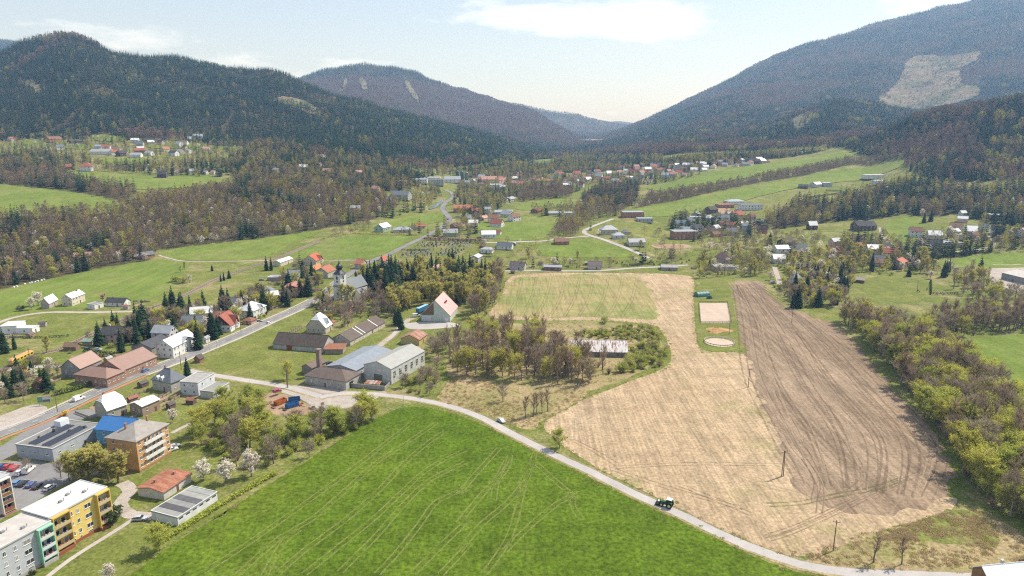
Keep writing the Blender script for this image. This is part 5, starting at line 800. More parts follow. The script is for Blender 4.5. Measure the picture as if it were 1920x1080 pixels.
CARS = [
('car',(0.03,0.07,0.25),'blue','at the far end of the parking row',-184.7,225.8,1.6516296697877209),
('car',(0.45,0.03,0.03),'red','in the parking row behind the white block',-182.3,225.4,1.6516296697877209),
('car',(0.45,0.03,0.03),'dark red','next to the white car in the parking row',-179.2,224.3,1.6516296697877209),
('car',(0.75,0.75,0.75),'white','beside the parked white van',-174.9,221.1,1.6516296697877209),
('van',(0.75,0.75,0.75),'white','parked by the lot island',-172.9,222.7,1.6516296697877209),
('car',(0.1,0.22,0.42),'light blue','at the left of the lower parking row',-170.6,213.7,1.6516296697877209),
('car',(0.02,0.02,0.022),'black','second in the lower parking row',-168.3,213.3,1.6516296697877209),
('car',(0.03,0.07,0.25),'blue','third in the lower parking row',-165.2,212.6,1.6516296697877209),
('car',(0.02,0.02,0.022),'black','fourth in the lower parking row',-162.3,211.6,1.6516296697877209),
('car',(0.75,0.75,0.75),'white','alone at the right of the lower parking row',-157.5,210.8,1.3516296697877208),
('car',(0.42,0.44,0.46),'silver','parked beside the garage row',-116.6,191.7,0.12),
('car',(0.42,0.44,0.46),'silver','at the right side of the orange block',-129.7,241.5,0.8),
('car',(0.75,0.75,0.75),'white','behind the silver car at the orange block',-129.4,238.8,0.7),
('car',(0.1,0.22,0.42),'light blue','parked in front of the long brick building',-184.9,325.7,1.2928812092051705),
('van',(0.75,0.75,0.75),'white','driving on the main road past the billboard',-195.5,288.4,1.2928812092051705),
('car',(0.75,0.75,0.75),'white','driving on the main road by the barn paddock',-152.2,411.7,1.2728812092051704),
('car',(0.42,0.44,0.46),'silver','parked by the pale villa drive',-159.8,415.9,0.1),
('car',(0.42,0.44,0.46),'silver','on the field lane above the green field',-4.5,264.9,-0.8731720557246696),
('van',(0.75,0.75,0.75),'white','beside the green-gabled hall',-62,427.2,0.5),
('car',(0.02,0.02,0.022),'dark','on the winding road in the valley',-75.4,801.8,1.4),
('car',(0.75,0.75,0.75),'white','farther up the winding road',-86.6,893.3,1.8),
('van',(0.42,0.44,0.46),'silver','by the ploughed field drive',205.1,523.2,0.3),
('car',(0.75,0.75,0.75),'white','higher on the ploughed field drive',214.5,548.7,1.2),
('car',(0.38,0.02,0.13),'magenta','wrecked on the orange container',-107.9,294.1,0.9),
('car',(0.02,0.02,0.022),'black','at the side lane by the blue-roofed hall',-95.2,336.9,0.7),
('car',(0.03,0.07,0.25),'blue','by the grey garage above the brown hedge',-200.8,534.7,0.2),
('car',(0.42,0.44,0.46),'silver','in the yard behind the white guest house',-228.6,358.7,0.1),
('car',(0.02,0.02,0.022),'dark','beside the silver car behind the railway shed',-234.2,359.6,0.2),
('van',(0.03,0.07,0.25),'blue','in the depot yard',375.2,514,0.1),
('car',(0.45,0.03,0.03),'red','in the depot yard',360.8,512.2,0.1),
('car',(0.75,0.75,0.75),'white','at the depot yard bottom',371.5,499.9,0.2),
('car',(0.02,0.02,0.022),'dark','on the forked valley lane',117.4,611.2,-0.9655143372054261),
]
HEDGES = [
('long dark hedge behind the cemetery',2.6,1.6,'evergreen',[(-88.4,678.3),(-57.6,663.2),(-24.8,652.6)]),
('long red-brown hedge below the grey bungalow',2.4,1.4,'litter',[(-191.2,519.5),(-174.7,518.6),(-158.3,519.5)]),
('dark hedge behind the grey-gabled house',2.8,2.2,'evergreen',[(-231.6,350.5),(-222.4,349.7),(-212.8,347.9)]),
('clipped green hedge along the main road by the billboard',2.4,2,'evergreen',[(-210.4,293.4),(-205.1,298.6),(-200.7,306.7)]),
('flowering hedge along the top of the river meadow',2,1.6,'olive',[(-169.3,721),(-136,719.2),(-97.1,708.2)]),
('low hedge below the modern white house',1.3,1,'evergreen',[(-291.5,382.2),(-274,381.2),(-260.4,384.3)]),
('dark hedge on the left side of the right-hand garden',2,1.2,'evergreen',[(307.3,486.5),(320.5,508.6),(333.7,530.8)]),
('dark hedge along the front of the right-hand garden',2,1.2,'evergreen',[(308,486.5),(317,486.5),(328.3,488.1)]),
('upper dark hedge on the slope below the flat houses',2.2,1.6,'evergreen',[(462,1011.7),(474,1008.6),(483.7,1000.8)]),
('lower dark hedge on the slope below the flat houses',2.2,1.6,'evergreen',[(409.3,950.7),(436.6,967.5),(468.4,986)]),
('overgrown ditch hedge beside the garage row',1.5,2.2,'shrub',[(-104.1,179),(-99.4,189.6),(-94.2,201),(-89.2,211.2),(-83.5,221.1)]),
('dark hedge between the cemetery fields',1.8,1.2,'evergreen',[(-104.7,635.2),(-87.7,632.5),(-75.9,630.4)]),
('green hedge in front of the terrace building',1.6,1.2,'shrub',[(171.1,563.8),(184,562),(197.5,562.1)]),
('dark garden hedge behind the stubble lane houses',2.2,1.4,'evergreen',[(94.7,579.6),(109.1,583),(124.4,589.7)]),
]

HZ = build_heights(COLS)
def tz(x, y): return float(terrain_z(HZ, x, y))

# ---------------------------------------------------------------- materials
MATS = {}
def new_mat(name):
    m = bpy.data.materials.new(name); m.use_nodes = True
    n, l = m.node_tree.nodes, m.node_tree.links
    n.clear()
    out = n.new('ShaderNodeOutputMaterial'); b = n.new('ShaderNodeBsdfPrincipled')
    b.inputs['Specular IOR Level'].default_value = .25
    l.new(b.outputs[0], out.inputs['Surface'])
    return m, n, l, b, out
def coord(n, l, scale=(1, 1, 1), rot=0, world=False):
    mp = n.new('ShaderNodeMapping'); mp.inputs['Scale'].default_value = scale; mp.inputs['Rotation'].default_value = (0, 0, rot)
    if world:
        g = n.new('ShaderNodeNewGeometry'); l.new(g.outputs['Position'], mp.inputs[0])
    else:
        t = n.new('ShaderNodeTexCoord'); l.new(t.outputs['Object'], mp.inputs[0])
    return mp
def noise(n, l, vec, scale, detail=4, rough=.55):
    t = n.new('ShaderNodeTexNoise'); t.inputs['Scale'].default_value = scale; t.inputs['Detail'].default_value = detail; t.inputs['Roughness'].default_value = rough
    l.new(vec.outputs[0], t.inputs['Vector']); return t
def ramp(n, l, fac, stops):
    r = n.new('ShaderNodeValToRGB'); e = r.color_ramp.elements
    while len(e) < len(stops): e.new(.5)
    for i, (p, c) in enumerate(stops):
        e[i].position = p; e[i].color = (c, c, c, 1) if isinstance(c, (int, float)) else (*c, 1)
    l.new(fac, r.inputs[0]); return r
def mixc(n, l, fac, a, b, mode='MIX'):
    m = n.new('ShaderNodeMixRGB'); m.blend_type = mode
    for sock, v in ((m.inputs[0], fac), (m.inputs[1], a), (m.inputs[2], b)):
        if isinstance(v, (int, float)): sock.default_value = v
        elif isinstance(v, tuple): sock.default_value = (*v, 1)
        else: l.new(v, sock)
    return m
def bump(n, l, b, height, strength, dist):
    bp = n.new('ShaderNodeBump'); bp.inputs['Strength'].default_value = strength; bp.inputs['Distance'].default_value = dist
    l.new(height, bp.inputs['Height']); l.new(bp.outputs[0], b.inputs['Normal'])
def mul(c, k): return tuple(min(1, v*k) for v in c)

def plaster(col, dirt=.25, rough=.9):
    key = ('plaster', col, dirt)
    if key in MATS: return MATS[key]
    m, n, l, b, o = new_mat('plaster')
    c = coord(n, l); a = noise(n, l, c, .6, 5, .65); f = noise(n, l, c, 5, 3)
    r = ramp(n, l, a.outputs[0], [(.3, 1-dirt), (.65, 1.0)]); r2 = ramp(n, l, f.outputs[0], [(.25, .9), (.75, 1.06)])
    x = mixc(n, l, 1.0, r.outputs[0], r2.outputs[0], 'MULTIPLY'); y = mixc(n, l, 1.0, col, x.outputs[0], 'MULTIPLY')
    l.new(y.outputs[0], b.inputs['Base Color']); b.inputs['Roughness'].default_value = rough
    MATS[key] = m; return m
def roofing(col, style='tile', dirt=.3):
    """tile: rows down the slope; metal: standing seams; rust: streaked sheet; flat: felt"""
    key = ('roof', col, style, dirt)
    if key in MATS: return MATS[key]
    m, n, l, b, o = new_mat('roof_'+style)
    c = coord(n, l); a = noise(n, l, c, .45, 6, .7); f = noise(n, l, c, 6, 3)
    r = ramp(n, l, a.outputs[0], [(.3, 1-dirt), (.7, 1.05)]); r2 = ramp(n, l, f.outputs[0], [(.25, .82), (.75, 1.1)])
    x = mixc(n, l, 1.0, r.outputs[0], r2.outputs[0], 'MULTIPLY'); base = mixc(n, l, 1.0, col, x.outputs[0], 'MULTIPLY')
    last = base
    if style in ('tile', 'metal', 'rust'):
        w = n.new('ShaderNodeTexWave'); w.wave_type = 'BANDS'; w.bands_direction = 'Y' if style == 'tile' else 'X'
        w.inputs['Scale'].default_value = .95 if style == 'tile' else .52; w.inputs['Distortion'].default_value = .15 if style == 'tile' else 0
        l.new(c.outputs[0], w.inputs['Vector'])
        rw = ramp(n, l, w.outputs[0], [(.0, .60), (.30, 1.0), (1, 1.08)] if style == 'tile' else [(.0, .8), (.1, 1.0), (.92, 1.0), (1, 1.15)])
        last = mixc(n, l, .8, base.outputs[0], rw.outputs[0], 'MULTIPLY')
        bump(n, l, b, w.outputs[0], .5, .06)
    if style == 'rust':
        mp = coord(n, l, (1.1, .18, .3)); st = noise(n, l, mp, 1.0, 5, .7)
        rr = ramp(n, l, st.outputs[0], [(.42, 0.0), (.56, 1.0)] if dirt > .15 else [(.50, 0.0), (.57, .9)])
        rustc = ramp(n, l, f.outputs[0], [(.3, (.17, .06, .03)), (.7, (.33, .15, .085))])
        last = mixc(n, l, rr.outputs[0], last.outputs[0], rustc.outputs[0])
    l.new(last.outputs[0], b.inputs['Base Color']); b.inputs['Roughness'].default_value = .45 if style == 'metal' else .85
    b.inputs['Specular IOR Level'].default_value = .4 if style == 'metal' else .15
    MATS[key] = m; return m
def simple(col, rough=.6, metal=0, spec=.3, var=.12):
    key = ('simple', col, rough, metal)
    if key in MATS: return MATS[key]
    m, n, l, b, o = new_mat('paint')
    c = coord(n, l); a = noise(n, l, c, 3, 3); r = ramp(n, l, a.outputs[0], [(.3, 1-var), (.7, 1.0)])
    y = mixc(n, l, 1.0, col, r.outputs[0], 'MULTIPLY'); l.new(y.outputs[0], b.inputs['Base Color'])
    b.inputs['Roughness'].default_value = rough; b.inputs['Metallic'].default_value = metal; b.inputs['Specular IOR Level'].default_value = spec
    MATS[key] = m; return m
def glass():
    if 'glass' in MATS: return MATS['glass']
    m, n, l, b, o = new_mat('window_glass')
    oi = n.new('ShaderNodeObjectInfo'); r = ramp(n, l, oi.outputs['Random'], [(0, (.012, .015, .018)), (.55, (.035, .04, .046)), (.72, (.07, .075, .08)), (.80, (.24, .23, .21)), (1, (.36, .35, .33))])
    l.new(r.outputs[0], b.inputs['Base Color']); b.inputs['Roughness'].default_value = .08; b.inputs['Specular IOR Level'].default_value = .6
    MATS['glass'] = m; return m
def carpaint(col):
    key = ('car', col)
    if key in MATS: return MATS[key]
    m = simple(col, .25, 0, .5, .05); m2 = m.copy(); m2.name = 'car_paint'
    b = [q for q in m2.node_tree.nodes if q.type == 'BSDF_PRINCIPLED'][0]; b.inputs['Coat Weight'].default_value = .6; b.inputs['Coat Roughness'].default_value = .06
    MATS[key] = m2; return m2

# --- ground materials (world-space noise; colours are the ground's own)
def ground_mat(name, big, mid, fine, stops_big, fine_amt, patch=None, rows=None, bump_s=.5, bump_d=.25, wood=False, speck=None):
    m, n, l, b, o = new_mat(name)
    p = coord(n, l, world=True)
    a = noise(n, l, p, big, 5, .6); r = ramp(n, l, a.outputs[0], stops_big)
    md = noise(n, l, p, mid, 4, .65); rm = ramp(n, l, md.outputs[0], [(.25, 1-fine_amt*.8), (.75, 1+fine_amt*.7)])
    fi = noise(n, l, p, fine, 4, .7); rf = ramp(n, l, fi.outputs[0], [(.34, 1-fine_amt), (.66, 1+fine_amt)])
    x = mixc(n, l, 1.0, rm.outputs[0], rf.outputs[0], 'MULTIPLY'); cur = mixc(n, l, 1.0, r.outputs[0], x.outputs[0], 'MULTIPLY')
    hsum = fi.outputs[0]
    if patch:                       # irregular patches of another ground cover
        for (sc, lo, hi, col, amt) in patch:
            pn = noise(n, l, p, sc, 6, .7); pr = ramp(n, l, pn.outputs[0], [(lo, 0.0), (hi, amt)])
            cc = mixc(n, l, 1.0, col, x.outputs[0], 'MULTIPLY')
            cur = mixc(n, l, pr.outputs[0], cur.outputs[0], cc.outputs[0])
    if rows:                        # worked rows: stretched noise along the working direction
        for (ang, across, along, lo, hi, dark, amt) in rows:
            q = coord(n, l, (across, along, 1), ang, True); rn = noise(n, l, q, 1.0, 4, .6)
            rr = ramp(n, l, rn.outputs[0], [(lo, dark), (hi, 1.0)])
            cur = mixc(n, l, amt, cur.outputs[0], rr.outputs[0], 'MULTIPLY')
    if speck:
        for (sc, thr, col) in speck:
            v = noise(n, l, p, sc, 2, .5); vr = ramp(n, l, v.outputs[0], [(thr, 0.0), (thr+.05, .8)])
            cur = mixc(n, l, vr.outputs[0], cur.outputs[0], col)
    if wood:                        # leaf litter and needles where the woods stand
        at = n.new('ShaderNodeAttribute'); at.attribute_name = 'wood'
        wc = ramp(n, l, md.outputs[0], [(.3, (.035, .028, .018)), (.7, (.10, .075, .045))])
        cur = mixc(n, l, at.outputs['Fac'], cur.outputs[0], wc.outputs[0])
    l.new(cur.outputs[0], b.inputs['Base Color']); b.inputs['Roughness'].default_value = 1.0; b.inputs['Specular IOR Level'].default_value = .05
    bump(n, l, b, hsum, bump_s, bump_d)
    return m
GM = {}
GM['meadow'] = ground_mat('meadow', .008, .10, .8, [(.3, (.112, .138, .030)), (.5, (.142, .162, .038)), (.7, (.18, .182, .056))], .36,
    patch=[(.028, .50, .64, (.27, .225, .115), .75), (.09, .56, .68, (.22, .18, .095), .7), (.05, .60, .70, (.085, .115, .03), .7)], wood=True)
GM['wheat'] = ground_mat('young_wheat', .012, .10, .7, [(.3, (.064, .109, .008)), (.5, (.084, .132, .011)), (.7, (.118, .152, .017))], .44,
    patch=[(.022, .54, .76, (.145, .175, .03), .65), (.22, .60, .72, (.052, .10, .010), .7)], rows=[(math.radians(52), .8, .02, .3, .6, .84, .8)], bump_s=.8, bump_d=.3)
GM['lawn'] = ground_mat('lawn', .02, .12, .9, [(.3, (.11, .135, .028)), (.7, (.165, .178, .045))], .32, patch=[(.07, .52, .68, (.23, .20, .085), .7)])
GM['field_bright'] = ground_mat('grass_ley', .010, .06, .5, [(.3, (.135, .188, .034)), (.5, (.158, .208, .040)), (.7, (.19, .218, .056))], .20, rows=[(math.radians(-20), .22, .012, .35, .6, .84, .9), (math.radians(-65), .06, .008, .4, .62, .88, .9)],
    patch=[(.02, .54, .72, (.225, .22, .085), .65), (.12, .62, .74, (.12, .155, .035), .6)])
GM['stubble'] = ground_mat('maize_stubble', .010, .13, .8, [(.3, (.37, .270, .165)), (.5, (.43, .322, .203)), (.7, (.475, .365, .238))], .29,
    patch=[(.020, .54, .68, (.30, .21, .125), .7), (.026, .53, .66, (.25, .235, .095), .62), (.09, .64, .74, (.50, .39, .26), .7)], rows=[(math.radians(-4), 1.0, .035, .32, .58, .64, .85), (math.radians(-4), .28, .012, .35, .6, .80, .8)],
    speck=[(.30, .715, (.12, .11, .045)), (.6, .74, (.17, .12, .075))], bump_s=.9)
GM['green_stubble'] = ground_mat('greening_stubble', .02, .14, .8, [(.3, (.34, .26, .14)), (.46, (.30, .255, .115)), (.6, (.205, .225, .075)), (.8, (.35, .275, .145))], .24,
    rows=[(math.radians(-6), .55, .025, .36, .56, .70, .85)], bump_s=.7)
GM['plough'] = ground_mat('harrowed_soil', .010, .11, .8, [(.3, (.275, .198, .130)), (.5, (.330, .242, .163)), (.7, (.385, .290, .20))], .27,
    patch=[(.025, .52, .68, (.215, .158, .112), .65), (.15, .58, .70, (.36, .28, .20), .6)], rows=[(math.radians(14), .40, .010, .36, .58, .70, .9), (math.radians(17), .09, .005, .38, .60, .68, .9), (math.radians(12), 1.3, .05, .35, .6, .72, .8)], bump_s=1.0)
GM['rough_dry'] = ground_mat('dry_rough_grass', .03, .2, .9, [(.3, (.20, .18, .07)), (.5, (.29, .23, .12)), (.7, (.35, .27, .155))], .34,
    patch=[(.05, .50, .64, (.145, .165, .042), .85), (.12, .57, .68, (.19, .125, .08), .75)])
GM['rough_green'] = ground_mat('rough_green', .03, .2, .9, [(.3, (.105, .135, .026)), (.55, (.15, .165, .042)), (.75, (.25, .20, .10))], .32, patch=[(.08, .52, .66, (.25, .20, .10), .7)])
GM['asphalt'] = ground_mat('asphalt', .05, .4, 3, [(.3, (.175, .172, .172)), (.7, (.235, .23, .228))], .12, patch=[(.12, .58, .68, (.15, .148, .148), .6)], bump_s=.2, bump_d=.05)
GM['lane'] = ground_mat('lane_asphalt', .06, .4, 3, [(.3, (.33, .31, .29)), (.7, (.42, .395, .37))], .12, patch=[(.2, .56, .68, (.26, .24, .225), .6)], bump_s=.2, bump_d=.05)
GM['pave'] = ground_mat('pavement', .06, .4, 3, [(.3, (.36, .315, .28)), (.7, (.45, .405, .37))], .12, bump_s=.2, bump_d=.05)
GM['redpave'] = ground_mat('red_cycle_path', .06, .4, 3, [(.3, (.34, .15, .10)), (.7, (.43, .21, .15))], .12, bump_s=.2, bump_d=.05)
GM['gravel'] = ground_mat('gravel', .05, .3, 2.0, [(.3, (.32, .28, .24)), (.7, (.42, .375, .33))], .24, patch=[(.1, .52, .66, (.25, .215, .175), .7)])
GM['ballast'] = ground_mat('ballast', .05, .3, 2.5, [(.3, (.20, .155, .12)), (.7, (.29, .23, .185))], .25)
GM['soil'] = ground_mat('bare_soil', .05, .3, 2.0, [(.3, (.25, .17, .11)), (.7, (.35, .25, .17))], .26)
GM['sand'] = ground_mat('arena_sand', .05, .3, 2.0, [(.3, (.42, .33, .26)), (.7, (.50, .40, .32))], .12, rows=[(0, .2, .04, .35, .6, .86, .8)])
GM['clearcut'] = ground_mat('clearcut', .006, .03, .15, [(.3, (.15, .125, .08)), (.5, (.23, .18, .12)), (.7, (.13, .12, .065))], .4, rows=[(math.radians(30), .05, .010, .4, .56, .55, .9)], patch=[(.012, .47, .58, (.10, .115, .05), .85)])
GM['water'] = simple((.10, .14, .15), .12, 0, .6)
GM['wheeltrack'] = None
def track_mat(name, col, amt, scale=.25, lo=.35, hi=.6, keep=.25):
    m, n, l, b, o = new_mat(name)
    p = coord(n, l, world=True); a = noise(n, l, p, scale, 4, .6); f = noise(n, l, p, 2.5, 3, .6)
    r = ramp(n, l, a.outputs[0], [(lo, amt*keep), (hi, amt)]); rf = ramp(n, l, f.outputs[0], [(.3, .75), (.7, 1.2)])
    c = mixc(n, l, 1.0, col, rf.outputs[0], 'MULTIPLY'); l.new(c.outputs[0], b.inputs['Base Color']); b.inputs['Roughness'].default_value = 1; b.inputs['Specular IOR Level'].default_value = .05
    fa = ramp(n, l, f.outputs[0], [(.30, .2), (.62, 1.0)]); al = mixc(n, l, 1.0, r.outputs[0], fa.outputs[0], 'MULTIPLY')
    l.new(al.outputs[0], b.inputs['Alpha'])
    return m
GM['track_pale'] = track_mat('pressed_crop', (.235, .25, .075), .8, keep=.55)
GM['track_dark'] = track_mat('wheel_rut', (.17, .12, .082), .55)
GM['track_tan'] = track_mat('pale_rut', (.43, .325, .225), .7)
GM['track_green'] = track_mat('green_rut', (.13, .145, .04), .7)

# foliage: hue and value differ from plant to plant (Object Info random) and leaf to leaf
def leafmat(name, c1, c2, trans=.3, var=.32):
    m = bpy.data.materials.new(name); m.use_nodes = True; n, l = m.node_tree.nodes, m.node_tree.links; n.clear()
    out = n.new('ShaderNodeOutputMaterial'); oi = n.new('ShaderNodeObjectInfo'); g = n.new('ShaderNodeNewGeometry')
    r = ramp(n, l, oi.outputs['Random'], [(0, c1), (1, c2)]); ri = ramp(n, l, g.outputs['Random Per Island'], [(0, 1-var), (1, 1+var)])
    c = mixc(n, l, 1.0, r.outputs[0], ri.outputs[0], 'MULTIPLY')
    d = n.new('ShaderNodeBsdfDiffuse'); l.new(c.outputs[0], d.inputs['Color'])
    if trans > 0:
        t = n.new('ShaderNodeBsdfTranslucent'); c2_ = mixc(n, l, 1.0, c.outputs[0], (1.15, 1.15, .8), 'MULTIPLY'); l.new(c2_.outputs[0], t.inputs['Color'])
        mx = n.new('ShaderNodeMixShader'); mx.inputs[0].default_value = trans; l.new(d.outputs[0], mx.inputs[1]); l.new(t.outputs[0], mx.inputs[2]); l.new(mx.outputs[0], out.inputs['Surface'])
    else: l.new(d.outputs[0], out.inputs['Surface'])
    return m
LM = dict(
    bark=leafmat('bark', (0.136, 0.112, 0.092), (0.224, 0.192, 0.16), 0),
    twig=leafmat('twigs', (0.278, 0.22, 0.174), (0.386, 0.317, 0.255), .3),
    twigred=leafmat('brown_twigs', (0.27, 0.193, 0.143), (0.355, 0.263, 0.201), .3),
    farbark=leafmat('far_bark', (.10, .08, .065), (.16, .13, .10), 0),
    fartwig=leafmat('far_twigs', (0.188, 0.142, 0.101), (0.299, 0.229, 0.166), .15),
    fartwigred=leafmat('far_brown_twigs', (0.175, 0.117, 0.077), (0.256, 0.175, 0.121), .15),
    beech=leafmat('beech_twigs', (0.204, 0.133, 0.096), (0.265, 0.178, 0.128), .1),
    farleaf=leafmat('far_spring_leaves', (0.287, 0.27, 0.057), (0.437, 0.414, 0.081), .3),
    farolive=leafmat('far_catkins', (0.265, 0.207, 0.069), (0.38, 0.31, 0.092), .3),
    needle=leafmat('needles', (0.018, 0.042, 0.02), (0.039, 0.074, 0.031), .2),
    leaf=leafmat('spring_leaves', (0.44, 0.419, 0.071), (0.529, 0.531, 0.089), .45),
    olive=leafmat('catkins', (0.428, 0.396, 0.118), (0.55, 0.505, 0.146), .45),
    willow=leafmat('willow_leaves', (0.338, 0.39, 0.069), (0.473, 0.492, 0.089), .45),
    shrub=leafmat('shrub_leaves', (0.249, 0.3, 0.052), (0.435, 0.466, 0.077), .4),
    evergreen=leafmat('hedge_leaves', (.05, .08, .025), (.09, .125, .04), .2),
    blossom=leafmat('blossom', (.74, .67, .63), (.82, .79, .74), .4),
    pink=leafmat('pink_blossom', (.50, .28, .31), (.62, .40, .42), .4),
    forsythia=leafmat('forsythia', (.70, .42, .02), (.78, .5, .04), .4),
    litter=leafmat('dry_stems', (.42, .32, .20), (.54, .43, .28), .3),
)

# ---------------------------------------------------------------- object helpers
THINGS = []
def link(o): COL.objects.link(o); return o
def mesh_obj(name, verts, faces, mats, parent=None, midx=None, smooth=False, loc=None):
    me = bpy.data.meshes.new(name); me.from_pydata(verts, [], faces)
    for m in (mats if isinstance(mats, (list, tuple)) else [mats]): me.materials.append(m)
    if midx is not None: me.polygons.foreach_set('material_index', midx)
    if smooth: me.polygons.foreach_set('use_smooth', [True]*len(me.polygons))
    o = bpy.data.objects.new(name, me); link(o)
    if parent: o.parent = parent
    if loc: o.location = loc
    return o
def data_obj(name, me, parent=None, loc=(0, 0, 0), rz=0, scale=None):
    o = bpy.data.objects.new(name, me); link(o)
    if parent: o.parent = parent
    o.location = loc; o.rotation_euler = (0, 0, rz)
    if scale: o.scale = scale
    return o
def thing(name, label, cat, x, y, rz=0, group=None, z=None, dz=0):
    o = bpy.data.objects.new(name, None); link(o); o.empty_display_size = .5
    o.location = (x, y, (tz(x, y) if z is None else z)+dz); o.rotation_euler = (0, 0, rz)
    tagit(o, label, cat, group); return o
def tagit(o, label, cat, group=None):
    o['label'] = label; o['category'] = cat
    if group: o['group'] = group
    THINGS.append(o); return o
def struct(o): o['kind'] = 'structure'; return o
class MB:
    """collects simple solids into one mesh"""
    def __init__(s): s.v = []; s.f = []; s.mi = []
    def add(s, v, f, mi=0):
        k = len(s.v); s.v += [tuple(p) for p in v]; s.f += [tuple(i+k for i in q) for q in f]; s.mi += [mi]*len(f); return s
    def box(s, x0, x1, y0, y1, z0, z1, mi=0):
        v = [(x0, y0, z0), (x1, y0, z0), (x1, y1, z0), (x0, y1, z0), (x0, y0, z1), (x1, y0, z1), (x1, y1, z1), (x0, y1, z1)]
        return s.add(v, [(0, 3, 2, 1), (4, 5, 6, 7), (0, 1, 5, 4), (1, 2, 6, 5), (2, 3, 7, 6), (3, 0, 4, 7)], mi)
    def tube(s, p0, p1, r0, r1, n=6, mi=0, cap=True):
        a = Vector(p0); b = Vector(p1); d = (b-a)
        if d.length < 1e-6: return s
        d.normalize(); u = d.orthogonal().normalized(); w = d.cross(u)
        v = []
        for c, r in ((a, r0), (b, r1)):
            for k in range(n):
                t = 2*math.pi*k/n; v.append(c+u*math.cos(t)*r+w*math.sin(t)*r)
        f = [(k, (k+1) % n, n+(k+1) % n, n+k) for k in range(n)]
        if cap: f += [tuple(range(n-1, -1, -1)), tuple(range(n, 2*n))]
        return s.add(v, f, mi)
    def lathe(s, prof, n=10, mi=0, c=(0, 0, 0)):
        v = []
        for r, z in prof:
            for k in range(n):
                t = 2*math.pi*k/n; v.append((c[0]+r*math.cos(t), c[1]+r*math.sin(t), c[2]+z))
        f = []
        for i in range(len(prof)-1):
            for k in range(n): f.append((i*n+k, i*n+(k+1) % n, (i+1)*n+(k+1) % n, (i+1)*n+k))
        f += [tuple(range(n-1, -1, -1)), tuple((len(prof)-1)*n+k for k in range(n))]
        return s.add(v, f, mi)
    def prism(s, poly, z0, z1, mi=0):
        n = len(poly); v = [(x, y, z0) for x, y in poly]+[(x, y, z1) for x, y in poly]
        return s.add(v, [tuple(range(n-1, -1, -1)), tuple(range(n, 2*n))]+[(k, (k+1) % n, n+(k+1) % n, n+k) for k in range(n)], mi)
    def me(s, name, mats, smooth=False):
        m = bpy.data.meshes.new(name); m.from_pydata(s.v, [], s.f)
        for q in (mats if isinstance(mats, (list, tuple)) else [mats]): m.materials.append(q)
        m.polygons.foreach_set('material_index', s.mi)
        if smooth: m.polygons.foreach_set('use_smooth', [True]*len(m.polygons))
        return m
    def build(s, name, mats, parent=None, loc=(0, 0, 0), rz=0, smooth=False):
        return data_obj(name, s.me(name, mats, smooth), parent, loc, rz)

# ---------------------------------------------------------------- ground sheet
def inpoly(px, py, poly):
    """vectorised point in polygon"""
    px = np.asarray(px, float); py = np.asarray(py, float); r = np.zeros(px.shape, bool)
    n = len(poly)
    for i in range(n):
        x1, y1 = poly[i]; x2, y2 = poly[(i+1) % n]
        if y1 == y2: continue
        c = ((y1 > py) != (y2 > py)) & (px < (x2-x1)*(py-y1)/(y2-y1)+x1)
        r ^= c
    return r
CLEARINGS = [s_[4] for s_ in SHEETS if s_[0] in CLEAR_NAMES]
WOOD_POLYS = [z_[4] for z_ in ZONES if z_[0] in WOOD_NAMES]
FOOT_T = np.array([p[0] for p in FOREST_FOOT]); FOOT_D = np.array([p[1] for p in FOREST_FOOT])
def forest_foot(t): return np.interp(t, FOOT_T, FOOT_D)
gt = np.linspace(-1.3, 1.3, 420)
gd = np.concatenate([[-600, -200, 0, 80], np.linspace(120, 540, 30)[:-1], np.geomspace(540, 8950, 330)])
gv = np.zeros((len(gt), len(gd), 3))
Dg = np.tile(gd, (len(gt), 1)); Tg = np.tile(gt[:, None], (1, len(gd)))
gv[..., 0] = Tg*np.maximum(Dg, 700*(Dg < 150)); gv[..., 1] = Dg
near = Dg < 545
gv[..., 0] = np.where(near, Tg*545.0, Tg*Dg)
gv[..., 2] = np.where(near, 0, terrain_z(HZ, gv[..., 0], gv[..., 1]))
nI, nJ = len(gt), len(gd)
idx = np.arange(nI*nJ).reshape(nI, nJ)
gf = np.stack([idx[:-1, :-1], idx[1:, :-1], idx[1:, 1:], idx[:-1, 1:]], -1).reshape(-1, 4)
gme = bpy.data.meshes.new('ground'); gme.from_pydata(gv.reshape(-1, 3).tolist(), [], gf.tolist()); gme.materials.append(GM['meadow'])
wood = np.clip((Dg-forest_foot(Tg))/40, 0, 1)
for poly in WOOD_POLYS: wood = np.maximum(wood, inpoly(gv[..., 0], gv[..., 1], poly)*.8)
for poly in CLEARINGS: wood = np.where(inpoly(gv[..., 0], gv[..., 1], poly), 0, wood)
at = gme.attributes.new('wood', 'FLOAT', 'POINT'); at.data.foreach_set('value', wood.ravel().astype(np.float32))
gme.polygons.foreach_set('use_smooth', [True]*len(gme.polygons))
ground = struct(link(bpy.data.objects.new('ground', gme)))

